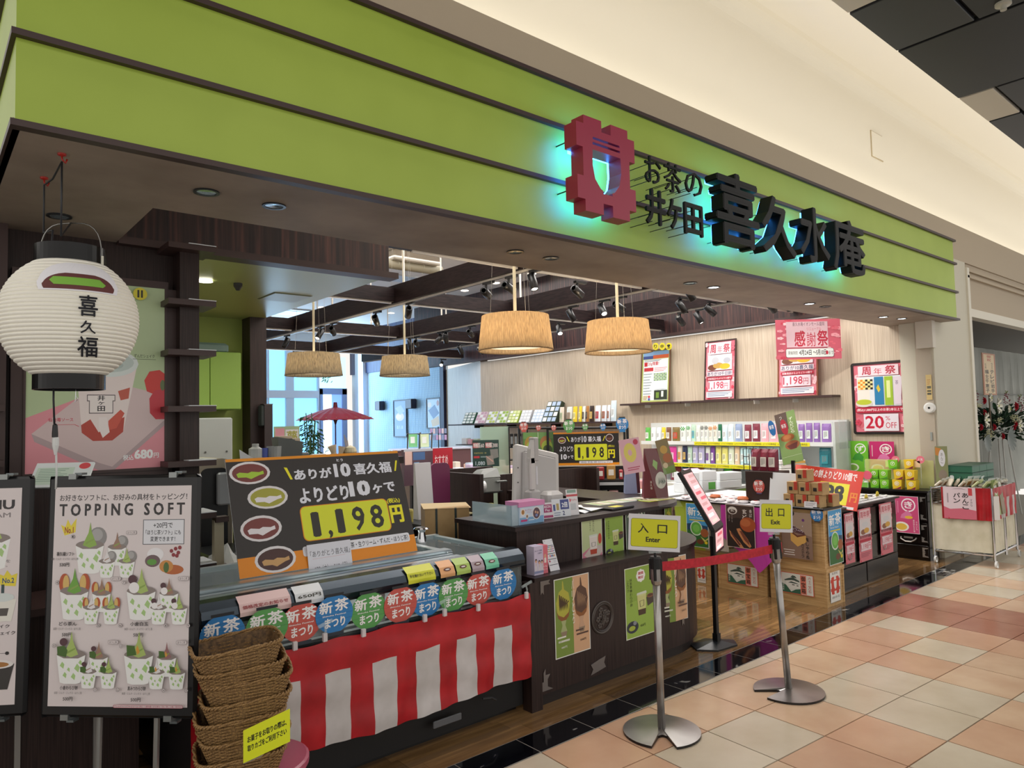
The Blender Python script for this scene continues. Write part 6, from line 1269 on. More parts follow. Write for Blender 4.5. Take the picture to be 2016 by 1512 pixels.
# long leaning green poster with two tags
pg = Page('#7d9a5c').p([(0, 0), (.6, 0), (.6, .33), (.35, .42), (0, .38)], '#5a4a44').e(.45, .50, .34, .075, '#a86638').e(.42, .49, .22, .04, '#bb7a48').e(.62, .66, .36, .085, '#9c5a38').p([(.35, .66), (.9, .62), (.8, .74), (.5, .74)], '#6a3430').vt('ずんだどら', .76, .12, .44, .18, '#e6ecd8', .02).vt('つぶあん', .28, .06, .32, .12, '#e0dcd6', .0).r(0, .86, 1, .865, '#c8d4b0')
P0 = aX(1586, 918, 6.3); P1 = aX(1521, 830, 6.3)
o = place(pg.geo(.21, .50, .004, .35), 'leaning_poster', 'narrow green bean pancake poster leaning left above the coffee bags', 'poster', (6.25, P0.y+.21, .95), RX, .0); 
o.matrix_world = Matrix.Translation((6.3, P0.y+.22, P0.z)) @ Matrix.Rotation(RX, 4, 'Z') @ Matrix.Rotation(-math.radians(15), 4, 'Y') @ Matrix.Rotation(-.2, 4, 'X')
for k, (px, py, c, lb) in enumerate(((1521, 843, '#2f6fb0', 'blue oval tag on the top corner of the leaning green poster'), (1545, 841, '#b83a48', 'red oval tag on the top corner of the leaning green poster'))):
    p = aX(px, py, 6.29); M = Matrix.Translation((6.28, p.y, p.z)) @ Matrix.Rotation(RX, 4, 'Z') @ Matrix.Rotation(-.25, 4, 'Y')
    G().prism(ellpts(0, 0, .035, .075, 18), -.002, 0, C(c, .4)).text('新茶', -.024, .024, -.01, .03, -.003, WHITE, .02).top('oval_tag', lb, 'tag', local=M)
G().box(6.28, 6.30, P0.y+.10, P0.y+.13, .806, P0.z+.05, BLK).box(6.2, 6.38, P0.y+.03, P0.y+.2, .806, .812, BLK).top('poster_prop', 'black prop holding the leaning green poster on the low table', 'prop')
# kraft tea boxes in a pile on a black tray
G().bbox(5.76, 6.10, 2.86, 3.26, .797, .815, BLK, .003).top('black_tray', 'black tray under the pile of kraft boxes on the corner crate', 'tray')
KB = [(1535, 1556, 1000, 972, 0), (1556, 1578, 1000, 972, 0), (1578, 1600, 1000, 972, 0), (1538, 1556, 972, 951, 1), (1560, 1580, 972, 951, 1), (1581, 1603, 972, 951, 1), (1561, 1590, 951, 937, 2)]
yb = 3.24; 
for k, (yy, zz, dx, dd, lb) in enumerate(((3.17, 0, 0, 0, 'bottom row, nearest the paper drape'), (3.06, 0, 0, 0, 'bottom row, second from the paper drape'), (2.95, 0, 0, 0, 'bottom row, third from the paper drape'), (3.14, 1, .01, 0, 'middle row, nearest the paper drape'), (3.03, 1, 0, 0, 'middle row, second from the paper drape'), (2.93, 1, .02, 0, 'middle row, at the walkway side'), (3.06, 2, .02, 0, 'alone on top of the pile'), (2.91, 0, .15, 0, 'bottom row, in the rear corner by the walkway'))):
    s = .10; z0 = .816+zz*(.105); t = thing('kraft_box', 'brown kraft tea box, %s' % lb, 'box', (5.80+dx, yy, z0), group='kraft boxes piled on the corner crate')
    G().bbox(5.78+dx, 5.90+dx, yy-.05, yy+.05, z0, z0+.102, KRAFT, .002).obj('carton', t)
    G().box(5.777+dx, 5.779+dx, yy-.045, yy-.015, z0+.035, z0+.103, C('#b8402f', .5)).box(5.779+dx, 5.87+dx, yy-.045, yy-.015, z0+.1021, z0+.1025, C('#b8402f', .5)).box(5.777+dx, 5.779+dx, yy+.0, yy+.03, z0+.03, z0+.06, C('#2a2622', .5)).obj('paper_band', t)
place(Page('#e6e4e6').lines(.1, .2, .9, 3, .22, '#5a5a5e', .06).geo(.11, .05, .001), 'price_card', 'small white price card in front of the kraft boxes', 'card', (5.768, 3.03, .817), RX, .1)
# tilted red price board behind the kraft boxes
pg = Page('#d83a26').t('お茶の餅よりどり10個で', .16, .06, .92, .28, '#f4efec', .03).r(.42, .36, .84, .90, '#e9e02c').t('98', .50, .42, .78, .84, '#2a2620', .05).t('円', .87, .56, .97, .80, '#e88a2c', .06).p([(.04, .12), (.10, .10), (.13, .25), (.06, .27)], '#efdcd0').r(.30, .92, .95, .985, '#e9e6e6')
P0 = aX(1655, 1002, 6.6); P1 = aX(1538, 935, 6.6)
pTL = aX(1539, 927, 6.35); o = place(pg.geo(.62, .38, .005, .35), 'price_board', 'tilted red price board with yellow number field behind the kraft boxes', 'price board', (6.45, 3.55, .83), RX, .2)
pTL = aX(1539, 927, 6.35); o.matrix_world = Matrix.Translation((6.40, pTL.y-.02, .775)) @ Matrix.Rotation(RX+.12, 4, 'Z') @ Matrix.Rotation(math.radians(5), 4, 'Y') @ Matrix.Rotation(-.45, 4, 'X')
G().add([(6.42, 3.12, .99), (6.50, 2.98, 1.0), (6.42, 2.86, .81), (6.32, 3.0, .80)], [(0, 1, 2, 3), (3, 2, 1, 0)], C('#d3d8dc', .5)).top('paper_sheet', 'plain pale paper sheet hanging right of the tilted red price board', 'paper') if 0 else None
# chest with hanging sale posters and white packets on top
BLAC = C('#17110f', .22)
def chest(x0, x1, y0, y1, z1, lab, face, org):
    t = thing('storage_chest', lab, 'chest', org)
    G().box(x0, x1, y0, y1, 0, z1, BLAC).obj('body', t)
    return t
ch = chest(6.13, 7.60, 3.03, 3.62, .735, 'glossy black chest with ring handles under the hanging sale posters', 0, (6.8, 3.4, 0))
for x0, x1 in ((6.15, 6.86), (6.88, 7.58)):
    for z0, z1 in ((.02, .20), (.22, .44), (.46, .70)):
        d = G().bbox(x0, x1, 3.018, 3.03, z0, z1, BLAC, .004).obj('drawer', ch)
def ringh(x, z, par, Y=3.015, X=None):
    g = G(); n = 14
    if X is None:
        g.lathe([(0, 0), (.022, 0), (.018, .008), (0, .01)], STEEL, n=12, M=Matrix.Translation((x, Y, z)) @ Matrix.Rotation(math.pi/2, 4, 'X'))
        g.tube([(x+.035*math.sin(a), Y-.014, z-.03+.035*math.cos(a)) for a in [2*math.pi*k/n for k in range(n+1)]], .005, STEEL, 6)
    return g.obj('ring_handle', par)
for x in (6.50, 7.24): ringh(x, .34, ch)
G().bbox(6.82, 6.96, 3.010, 3.017, .26, .42, C('#5d5854', .4, .5), .004).obj('lock_plate', ch)
G().box(6.115, 7.64, 3.0, 3.64, .735, .75, BLK).box(6.125, 7.62, 3.02, 3.63, .75, .756, C('#d9d8da', .3)).obj('chest_top', ch)
def P_sale2():
    pg = blossoms(Page('#d77a86'), 21, 20, .12).r(.09, .02, .91, .28, '#e2c2c8').t('周年祭', .14, .05, .88, .17, '#b8354a', .02).r(.07, .2, .93, .50, '#d9d2d4').e(.35, .44, .2, .05, '#8a5a44').e(.6, .42, .2, .05, '#d0a24a').e(.5, .30, .25, .05, '#cfd0d4').t('ありが10千日餅', .08, .50, .92, .56, '#33343a', .02).r(.06, .58, .94, .625, '#b5233f').r(.1, .64, .9, .80, '#e2ccd4').t('1,198円', .13, .66, .87, .78, '#c4314c', .01).lines(.12, .84, .88, 3, .03, '#b06a78', .01); return pg
for k, (tl, br) in enumerate((((1661, 1012), (1684, 1106)), ((1688, 1004), (1718, 1100)), ((1730, 993), (1759, 1086)))):
    pageY(P_sale2(), tl, br, 3.005, 'hanging_sale_poster', 'narrow pink sale poster hanging on the black chest, %s from the corner crate' % nth(k), 'poster', 'sale posters on the black chest')
rr = random.Random(11)
for i in range(34):
    x = 6.2+.115*(i % 12)+.008*rr.random(); y = 3.09+.095*(i//12)+.008*rr.random(); c = rr.choice(['#dcdad8', '#cfccc8', '#e4e2e0', '#6a6a70', '#2f3034'])
    M = Matrix.Translation((x, y, .757)) @ Matrix.Rotation(rr.random()*.5-.25, 4, 'Z')
    g = G().bbox(-.05, .05, -.035, .035, 0, .016, C(c, .35), .006, M); g.box(-.03, .03, -.018, .018, .016, .017, C('#2f3034' if c[1] > '9' else '#d8d6d2', .4), M)
    g.top('rice_cake_packet', '%s rice cake packet, %s row in, %s from the crates, on the black chest' % ('dark' if c[1] < '9' else 'white', nth(i//12), nth(i % 12)), 'packet', group='rice cake packets on the black chest')
for k, (px, py) in enumerate(((1637, 988), (1671, 987), (1705, 980), (1727, 974))):
    p = aY(px, py, 3.08); t = thing('round_price_tag', 'round yellow price tag on a stick over the rice cakes, %s from the corner crate' % nth(k), 'price tag', (p.x, 3.08, .76), group='yellow tags over the rice cakes')
    G().lathe([(0, 0), (.036, 0), (.036, .002), (0, .002)], C('#ddc52c', .5), n=18, M=Matrix.Translation((p.x, 3.08, p.z)) @ Matrix.Rotation(math.pi/2, 4, 'X')).text('1個 99円', p.x-.026, p.x+.026, p.z-.012, p.z+.006, 3.077, C('#3a3420'), .02).obj('disc', t)
    G().box(p.x-.02, p.x+.02, 3.075, 3.08, p.z-.075, p.z-.025, C('#b5733c', .5)).box(p.x-.002, p.x+.002, 3.08, 3.083, .76, p.z, BLK).obj('card', t)
# chest along the right wall
cr = chest(8.33, 8.585, 2.99, 3.91, .73, 'tall black drawer chest with silver brackets against the right wall', 0, (8.5, 3.6, 0))
for y0, y1 in ((3.0, 3.46), (3.48, 3.90)):
    for z0, z1 in ((.03, .16), (.18, .40), (.42, .70)): G().bbox(8.318, 8.33, y0, y1, z0, z1, BLAC, .004).obj('drawer', cr)
SILV = C('#b9b4ae', .3, .7)
for z, s in ((.68, -1), (.44, 1), (.38, -1), (.20, 1), (.14, -1), (.04, 1)):
    g = G().prism([(0, 0), (.06, 0), (.05, .012*s), (.025, .014*s), (.02, .03*s), (.03, .045*s), (.012, .05*s), (0, .055*s)][::(1 if s < 0 else -1)], -.003, 0, SILV, Matrix.Translation((8.316, 3.06, z)) @ Matrix.Rotation(RX, 4, 'Z'))
    g.obj('silver_bracket', cr)
G().tube([(8.316, 3.27, .235), (8.295, 3.265, .22), (8.29, 3.22, .195), (8.29, 3.16, .195), (8.295, 3.12, .22), (8.316, 3.115, .235)], .007, SILV, 7).box(8.312, 8.318, 3.15, 3.24, .225, .245, SILV).obj('drawer_handle', cr)
G().box(8.28, 8.59, 2.97, 3.92, .73, .75, BLK).obj('chest_top', cr)
pg = Page('#e8e0e4').r(.015, .01, .985, .99, '#c84a78').e(.62, .24, .27, .185, '#f0e8ec').e(.62, .24, .225, .15, '#c84a78').t('き', .47, .14, .77, .33, '#f0e8ec', .05).p([(.35, .5), (.6, .38), (.75, .5), (.6, .62), (.3, .6)], '#d97aa4').e(.62, .57, .15, .04, '#e8b73c').e(.33, .83, .28, .13, '#ece8dc').e(.33, .835, .21, .09, '#e0b84a').vt('焼き芋生大福', .80, .62, .96, .06, '#f0e8ec', .0).vt('やきいも', .90, .66, .9, .05, '#f0e8ec', .0).r(.10, .12, .16, .5, '#d9799c').r(.2, .14, .25, .46, '#d9799c')
pageX(pg, (1755, 975), (1811, 1052), 8.29, 'chest_poster', 'pink sweet potato cake poster hanging on the tall black chest', 'poster')
pageX(Page('#9fc44a').e(.5, .5, .3, .35, '#e6ecd0').r(.05, .1, .3, .9, '#5a9a3a').r(.7, .1, .95, .9, '#5a9a3a'), (1690, 972), (1742, 995), 8.28, 'chest_strip', 'green leaf pattern strip at the front edge of the chest top', 'strip')
pageX(Page('#9ccc2f').e(.6, .45, .3, .25, '#dcebb0'), (1630, 918), (1656, 962), 8.30, 'small_board', 'small lime green board standing left of the clear cake trays', 'board') if 0 else None
# cake boxes on the chest
def cakebox(x, y, z, s, c, c2, sym, lab, grp, h=None):
    h = h or s*1.02
    t = thing('cake_box', lab, 'cake box', (x, y, z), RX, grp)
    G().prism([(-s/2*.86, 0), (s/2*.86, 0), (s/2, h), (-s/2, h)], 0, s, C(c, .4)).obj('carton', t, local=True)
    g = G().prism([(-s*.40, h*.02), (s*.40, h*.02), (s*.44, h*.32), (0, h*.1)], -.001, 0, C(c2, .4)); g.lathe([(0, 0), (s*.24, 0)], C('#f2f0ea', .5), n=16, M=Matrix.Translation((0, -.0015, h*.6)) @ Matrix.Rotation(math.pi/2, 4, 'X')).lathe([(0, 0), (s*.19, 0)], C(c, .4), n=16, M=Matrix.Translation((0, -.002, h*.6)) @ Matrix.Rotation(math.pi/2, 4, 'X')).text(sym, -s*.13, s*.13, h*.47, h*.73, -.0026, C('#f2f0ea', .5), .04)
    g.obj('print', t, local=True); return t
for k, (px, row) in enumerate(((1723, 0), (1742, 0), (1722, 1), (1741, 1), (1750, 2))):
    y = aX(px, 960, 8.34).y; cakebox(8.33+(.14 if row == 2 else 0), y, .751+.105*min(row, 2), .098, '#7cc42e', '#4c9a2a', 'ず', 'green cake box, %s' % ('bottom row left', 'bottom row right', 'second row left', 'second row right', 'third row behind')[k]+' in the pile on the tall chest', 'green cake boxes on the tall chest')
for k, (px, row) in enumerate(((1767, 0), (1795, 0), (1771, 1), (1793, 1), (1782, 2))):
    y = aX(px, 965, 8.34).y; cakebox(8.33+(.14 if row == 2 else 0), y, .751+.108*min(row, 2), .10, '#e3c02c' if k % 1 == 0 else '#e3c02c', '#7c2038', 'き', 'yellow and wine cake box, %s' % ('bottom row left', 'bottom row right', 'second row left', 'second row right', 'third row behind')[k]+' in the pile by the pillar', 'yellow cake boxes on the tall chest')
for k, (px, z, c, lb) in enumerate(((1668, .752, '#8cc860', 'lower left clear tray'), (1697, .752, '#7cc050', 'lower right clear tray'), (1672, .83, '#b4d88a', 'upper clear tray'))):
    y = min(aX(px, 960, 8.36).y, 3.82); t = thing('cake_tray', '%s of small cakes left of the green cake boxes' % lb, 'cake tray', (8.40, y, z), group='clear cake trays on the tall chest')
    G().box(8.32, 8.52, y-.09, y+.09, z, z+.055, C(c, .4)).obj('base', t)
    g = G()
    for q in range(6): g.lathe([(0, .075), (.02, .07), (.028, .055)], C(['#e8e6e0', '#e8a03c', '#d8e8c0'][q % 3], .5), (8.35+.055*(q % 3), y-.06+.1*(q//3), z), 10)
    g.obj('cakes', t, kind='stuff'); G().box(8.318, 8.522, y-.092, y+.092, z+.056, z+.08, ACRYL).obj('clear_lid', t)
p = aX(1710, 935, 8.34); G().lathe([(0, 0), (.05, 0), (.05, .003), (0, .003)], C('#e0607c', .5), n=16, M=Matrix.Translation((8.31, p.y, p.z)) @ Matrix.Rotation(-math.pi/2, 4, 'Y')).box(8.31, 8.314, p.y-.003, p.y+.003, .75, p.z, ACRYL).top('pink_round_tag', 'round pink tag on the clear cake trays', 'tag')
G().box(8.55, 8.56, 2.99, 3.72, .752, 1.06, C('#e6ea9a', .1, alpha=.4)).top('clear_divider', 'clear yellowish acrylic panel behind the cake boxes', 'panel')
for k, (px, py, lb) in enumerate(((1763, 905, 'pink round pop tag above the green cake boxes'), (1812, 905, 'pink round pop tag above the yellow cake boxes'))):
    p = aX(px, py, 8.5); M = Matrix.Translation((8.5, p.y, p.z)) @ Matrix.Rotation(RX, 4, 'Z')
    g = G().lathe([(0, 0), (.042, 0), (.042, .003), (0, .003)], C('#e8788c', .5), n=16, M=Matrix.Translation((0, 0, 0)) @ Matrix.Rotation(math.pi/2, 4, 'X')).text('人気', -.025, .025, -.012, .016, -.0045, WHITE, .02).box(-.11, -.005, -.003, 0, -.085, -.015, C('#e8c8a0' if k else '#cfe08a', .5)).box(-.004, .004, 0, .003, -.02-(p.z-.81), -.02, ACRYL)
    g.top('pop_tag', lb, 'tag', local=M)
# ================================================================== TROLLEY with curtain, breads and green boxes
T0 = Vector((8.33, 2.95)); T1 = Vector((8.41, 2.42)); T2 = Vector((9.24, 2.44)); T3 = T0+(T2-T1)
tr = thing('sales_trolley', 'chrome wire sales trolley with cream side sheets by the pillar', 'trolley', (8.8, 2.7, 0))
for q in (T0, T1, T2, T3, (T1+T2)/2):
    G().tube([(q.x, q.y, .075), (q.x, q.y, .80)], .013, CHROME, 8).obj('post', tr)
for q in (T0, T1, T2, T3):
    g = G().lathe([(.032, -.011), (.036, -.008), (.036, .008), (.032, .011)], C('#d9d9d6', .4), n=16, M=Matrix.Translation((q.x-.02, q.y-.02, .036)) @ Matrix.Rotation(math.pi/2, 4, 'X')).tube([(q.x, q.y, .08), (q.x-.02, q.y-.02, .04)], .008, CHROME, 6); g.obj('wheel', tr)
for z in (.12, .62, .78):
    pts = [(q.x, q.y, z) for q in (T0, T1, T2, T3, T0)]; G().tube(pts, .009, CHROME, 6).obj('rail', tr)
g = G()
for k in range(7): z = .64+.02*k; g.tube([(T0.x, T0.y, z), (T1.x+(T0.x-T1.x)*.55, T1.y+(T0.y-T1.y)*.55, z)], .0035, CHROME, 5)
for k in range(14): a = T0+(T1-T0)*k/13; b = T3+(T2-T3)*k/13; g.tube([(a.x, a.y, .78), (b.x, b.y, .78)], .003, CHROME, 4)
g.obj('wire_basket', tr, kind='stuff')
for a, b in ((T0, T1), (T1, (T1+T2)/2), ((T1+T2)/2, T2)):
    m_ = 20; g = G(); d = (b-a); nn = Vector((d.y, -d.x)).normalized()*.006
    for j in range(5):
        for i in range(m_+1): q = a+d*(.02+.96*i/m_)-nn*(1+math.sin(i*1.3)); g.v.append((q.x, q.y, .62-.48*j/4))
    g.f = [(j*(m_+1)+i, (j+1)*(m_+1)+i, (j+1)*(m_+1)+i+1, j*(m_+1)+i+1) for j in range(4) for i in range(m_)]; g.m = [0]*len(g.f); g.ms = [tex('cream_vinyl', '#cdc7ae', '#dfd9c4', (3, 3, 3), .4, 2, 3)]; g.obj('side_sheet', tr, smooth=True)
# red white cloth on the trolley
def tcl(a, b, z0, z1, stripes, off=.014):
    d = b-a; nn = Vector((d.y, -d.x)).normalized()*off
    return clothpanel(((a+nn).x, (a+nn).y), ((b+nn).x, (b+nn).y), lambda u: z0, lambda u: z1, stripes, .42, 60, 8, .003)
g = tcl(T0+(T1-T0)*.18, T1, .80, .47, []); g2 = tcl(T1, T2, .80, .47, [(.10, .22), (.34, .46), (.58, .70), (.82, .94)])
n = len(g.v); g.v += g2.v; g.f += [tuple(i+n for i in f) for f in g2.f]; g.m += g2.m
g.top('trolley_cloth', 'red and white striped cloth around the top of the trolley', 'cloth', smooth=True)
pg = Page('#e0cfd6').p([(0, .62), (.2, .70), (.6, .66), (1, .72), (1, 1), (0, 1)], '#cf6a7e').vt('パン', .42, .17, .52, .22, '#1f1c1e', .03).vt('あんこ', .68, .17, .70, .20, '#1f1c1e', .03).r(.78, .03, .90, .26, '#cf4a50').vt('すきな', .86, .36, .6, .07, '#4a4246', .0).p([(.25, .08), (.4, .05), (.6, .05), (.75, .09), (.6, .065), (.4, .065)], '#8a7a80').r(.12, .2, .16, .5, '#a8989e')
A = T0+(T1-T0)*.22; p0 = aX(1862, 960, 8.36); p1 = aX(1926, 1040, 8.36)
aa = math.atan2(T1.y-T0.y, T1.x-T0.x); place(pg.geo(.29, .33, .001), 'trolley_poster', 'pink and white bean bread poster on the red trolley cloth', 'poster', (A.x-.022, A.y-.0, .475), aa)
place(Page('#e3e0dc').geo(.06, .24, .02), 'paper_pad', 'narrow white paper pad pinned beside the bread poster', 'paper', (T1.x-.0, T1.y-.02, .48), math.radians(-35))
for k, (px, py, c, lb) in enumerate(((1958, 985, '#93a46a', 'long green packaged bread hanging on the trolley cloth, left one'), (1990, 985, '#8a8a6e', 'long green packaged bread hanging on the trolley cloth, right one'))):
    X0 = T1+(T2-T1)*(.08+.2*k); g = Page(c).e(.5, .25, .32, .18, '#e6e4e0').e(.5, .72, .34, .16, '#9c8a78').vt('あんこ', .5, .12, .38, .3, '#3a4a2c', .0).geo(.11, .36, .02)
    place(g, 'packaged_bread', lb, 'bread', (X0.x, X0.y-.035, .52), 0, .1)
# green boxes and breads
DG = C('#2f6a52', .45)
for k in range(9):
    i, j = k % 3, k//3; x0 = 8.55+.232*i; z0 = .79+.075*(j); 
    if j == 2: z0 = .79+.15
    t = thing('bread_carton', 'dark green carton in the stack on the trolley, %s, %s from the pillar side' % (('bottom row', 'middle row', 'top row')[j], nth(i)), 'carton', (x0+.1, 2.72, z0), group='green cartons on the trolley')
    G().bbox(x0, x0+.228, 2.62, 2.86, z0, z0+.072, DG, .003).obj('carton_body', t); G().box(x0-.001, x0+.229, 2.618, 2.862, z0+.062, z0+.073, C('#255543', .45)).obj('carton_lid', t)
rr = random.Random(8)
for k in range(14):
    q = T0+(T1-T0)*(.05+.068*k); x = q.x+.07+.07*(k % 3); y = q.y
    M = Matrix.Translation((x, y, .80)) @ Matrix.Rotation(.9*rr.random()-.2, 4, 'Z') @ Matrix.Rotation(.35+.5*rr.random(), 4, 'X')
    g = G().bbox(-.055, .055, -.012, .012, 0, .09, C('#e4dcc8' if k < 9 else '#c9d0a0', .5), .01, M); g.bbox(-.045, .045, -.014, -.006, .02, .07, C('#6f8a44' if k > 8 else '#a8763c', .5), .004, M); g.add([(-.06, 0, .09), (.06, 0, .09), (.065, .0, .125), (-.05, .01, .12)], [(0, 1, 2, 3), (3, 2, 1, 0)], C('#e6ecec', .15, alpha=.5), M)
    g.top('wrapped_sandwich', 'wrapped bean bread in the trolley basket, %s from the shop side' % nth(k), 'bread', group='wrapped breads in the trolley')
for k in range(10):
    x = 8.55+.06*k; M = Matrix.Translation((8.5+.085*k, 2.53, .80)) @ Matrix.Rotation(rr.random()*.6, 4, 'Z')
    G().bbox(-.045, .045, -.03, .03, 0, .035, C('#ddd8c8', .5), .012, M).add([(-.05, -.03, .035), (.05, -.03, .035), (.03, .03, .06), (-.04, .03, .055)], [(0, 1, 2, 3), (3, 2, 1, 0)], C('#e6ecec', .15, alpha=.5), M).top('wrapped_bun', 'wrapped bun behind the red trolley cloth, %s from the shop side' % nth(k), 'bread', group='wrapped buns in the trolley')
p = aX(1866, 905, 8.5); place(Page('#8a8f62').p([(0, .02), (.5, .06), (.3, .25), (0, .22)], '#d08a3c').e(.52, .30, .28, .22, '#e2e2e6').e(.55, .74, .36, .14, '#8f8070').vt('あんこ', .52, .16, .44, .2, '#6a6a58', .0).r(.3, .86, .7, .98, '#e4e4e0').geo(.12, .42, .012), 'standing_package', 'tall green packaged bread standing at the rear of the trolley', 'bread', (8.45, 2.93, .80), math.radians(-50))
# ================================================================== CONGRATULATION FLOWER STAND
fp = aY(1962, 850, 3.55); fx, fy, fzz = fp.x+.1, 3.55, fp.z
fs_ = thing('flower_stand', 'tall flower stand with white lilies, red blooms and a name board', 'flower arrangement', (fx, fy, 0))
for dx, dy in ((-.22, -.15), (.12, -.2), (-.1, .2), (.3, .1)): G().tube([(fx+dx*1.2, fy+dy, 0), (fx+dx*.5, fy+dy*.5, fzz-.12)], .011, C('#c9c9c4', .35), 7).obj('leg', fs_)
rf = random.Random(12)
def leafm(g, c, d, L, w, m, up=(0, 0, 1)):
    c = Vector(c); d = Vector(d).normalized(); s = d.cross(Vector(up)); s = s.normalized() if s.length > .01 else Vector((1, 0, 0)); n_ = s.cross(d)
    g.add([c, c+d*L*.3+s*w, c+d*L*.7+s*w*.8+n_*.01, c+d*L-n_*.02, c+d*L*.7-s*w*.8+n_*.01, c+d*L*.3-s*w, c+d*L*.5+n_*-.012], [(0, 1, 6), (1, 2, 6), (2, 3, 6), (3, 4, 6), (4, 5, 6), (5, 0, 6)], m)
DL = C('#1f3a2a', .45); ML = C('#33543a', .5)
g = G()
for k in range(360):
    a = rf.random()*6.28; e = rf.random()*1.5-.55; r = .12+.24*rf.random(); d = Vector((math.cos(a)*math.cos(e), math.sin(a)*math.cos(e), math.sin(e)+.2)); leafm(g, Vector((fx, fy, fzz))+Vector((d.x*r*1.3, d.y*r*.8, d.z*r)), d, .14, .03, DL if k % 3 else ML)
g.obj('foliage', fs_, kind='stuff')
def flower_at(px, py, dy=0): q = aY(px, py, fy-.38+dy); return q
for px, py, s in ((1962, 799, .13), (1938, 827, .12), (1918, 838, .10), (1948, 783, .07), (2004, 838, .12), (1985, 805, .06)):
    q = flower_at(px, py); g = G()
    for k in range(6):
        a = k*1.047; d = Vector((math.cos(a), -.45, math.sin(a))); leafm(g, q, d, s*1.05, s*.20, C('#e6e6d8', .5), (0, -1, 0))
    g.lathe([(0, 0), (.008, .0), (.004, .03), (0, .03)], C('#a3a84a', .5), q-Vector((0, .03, .015)), 6); g.obj('lily', fs_)
for px, py, s in ((1937, 789, .055), (1938, 812, .045), (1931, 841, .05), (1957, 841, .05), (1999, 800, .075), (1999, 835, .05), (1974, 859, .05), (1916, 778, .05), (1922, 860, .04), (1997, 842, .04)):
    q = flower_at(px, py); g = G()
    for r_ in range(3):
        for k in range(7): a = k*.9+r_*.4; d = Vector((math.cos(a), -.3-.8*r_, math.sin(a))); leafm(g, q, d, s*(.95-.2*r_), s*.3, C('#b0142a', .5), (0, -1, 0))
    g.obj('red_flower', fs_)
for px, py in ((1943, 853), (1950, 858), (1968, 828), (1995, 823), (2003, 825), (1925, 800)):
    q = flower_at(px, py); g = G()
    for k in range(26): o_ = Vector((rf.gauss(0, .03), rf.gauss(0, .02), rf.gauss(0, .028))); g.lathe([(0, -.008), (.012, 0), (0, .008)], C('#c9cba8', .6), q+o_, 5)
    g.obj('white_cluster', fs_, kind='stuff')
for px, py in ((1981, 778), (2008, 785), (2012, 800), (1918, 777)):
    q = flower_at(px, py, .15); g = G()
    for k in range(30): o_ = Vector((rf.gauss(0, .02), rf.gauss(0, .02), -.13+.2*k/30)); g.lathe([(0, -.008), (.012, 0), (0, .008)], C('#8a3044' if k < 24 else '#8a9a5a', .6), q+o_, 5)
    g.obj('flower_spike', fs_, kind='stuff')
for px, py, s, a0 in ((1940, 873, .26, -1.3), (1984, 868, .34, -.7)):   # large split leaves
    q = flower_at(px, py-12, -.02); g = G(); n = 11
    for k in range(n):
        a = a0-1.5+3.0*k/(n-1); L = s*(.55+.25*math.cos((k-(n-1)/2)*.35)); d = Vector((math.cos(a), -.15, math.sin(a))); sd = Vector((-math.sin(a), 0, math.cos(a)))
        g.add([q, q+d*L*.35+sd*L*.11, q+d*L*.9+sd*L*.09, q+d*L, q+d*L*.9-sd*L*.09, q+d*L*.35-sd*L*.11], [(0, 5, 4, 3, 2, 1)], C('#12301f', .35))
    g.obj('monstera_leaf', fs_)
A = aY(1933, 694, fy-.1); Bq = aY(1963, 778, fy-.1)
pg = Page('#b98a6a').r(.05, .02, .95, .98, '#b04a34').r(.09, .03, .91, .97, '#d9c39c').vt('御祝', .5, .04, .20, .32, '#b0301f', .02).vt('テレビ岩手', .70, .39, .95, .30, '#1f1a16', .03).vt('福士千恵子', .28, .39, .95, .30, '#1f1a16', .03) if 0 else Page('#b98a6a').r(.05, .02, .95, .98, '#b04a34').r(.09, .03, .91, .97, '#d9c39c').vt('御祝', .5, .04, .20, .32, '#b0301f', .02).vt('テレビ岩手', .70, .39, .95, .30, '#1f1a16', .03).vt('株式会社', .72, .22, .38, .12, '#1f1a16', .01).vt('福士千恵子', .28, .39, .95, .30, '#1f1a16', .03).vt('社長', .22, .24, .38, .12, '#1f1a16', .01)
g = pg.geo(Bq.x-A.x, A.z-Bq.z, .01); g.v = [(x+A.x, fy-.1+y, z+Bq.z) for x, y, z in g.v]; g.obj('name_board', fs_)
G().box((A.x+Bq.x)/2-.012, (A.x+Bq.x)/2+.012, fy-.085, fy-.07, fzz-.05, A.z-.05, C('#6a5a44', .6)).obj('board_stake', fs_)
# ================================================================== RECEPTION DESK
DZ = .983
IV = C('#c9c6c4', .4); IV2 = C('#b4b1b0', .45)
rg = thing('pos_register', 'off white touch screen register seen from behind on the raised desk', 'register', (3.15, 3.5, DZ))
c0 = aZ(1000, 1018, DZ)
# monitor back: a flat box leaning back, its lower edge near the base
TLm = Vector((2.92, 3.55, 1.35)); 
w_, h_ = .36, .47
Mm = Matrix.Translation((2.96, 3.50, DZ+.035)) @ Matrix.Rotation(math.radians(-6), 4, 'Z') @ Matrix.Rotation(math.radians(-17), 4, 'X') @ Matrix.Rotation(math.radians(14), 4, 'Y')
G().bbox(0, w_, 0, .045, 0, h_, IV, .012, Mm).bbox(.05, w_-.04, -.025, 0, .03, h_-.05, IV2, .01, Mm).bbox(.17, w_-.1, -.07, 0, .0, .13, IV2, .015, Mm).obj('monitor', rg)
for x, z in ((.012, .30), (.014, .2), (.014, .05)): G().lathe([(0, 0), (.005, 0), (.005, .002), (0, .002)], C('#5a5856', .5), n=8, M=Mm @ Matrix.Translation((x+.01, -.001, z)) @ Matrix.Rotation(math.pi/2, 4, 'X')).obj('screw', rg)
G().bbox(2.90, 3.36, 3.40, 3.72, DZ, DZ+.05, IV, .012).obj('base_unit', rg)
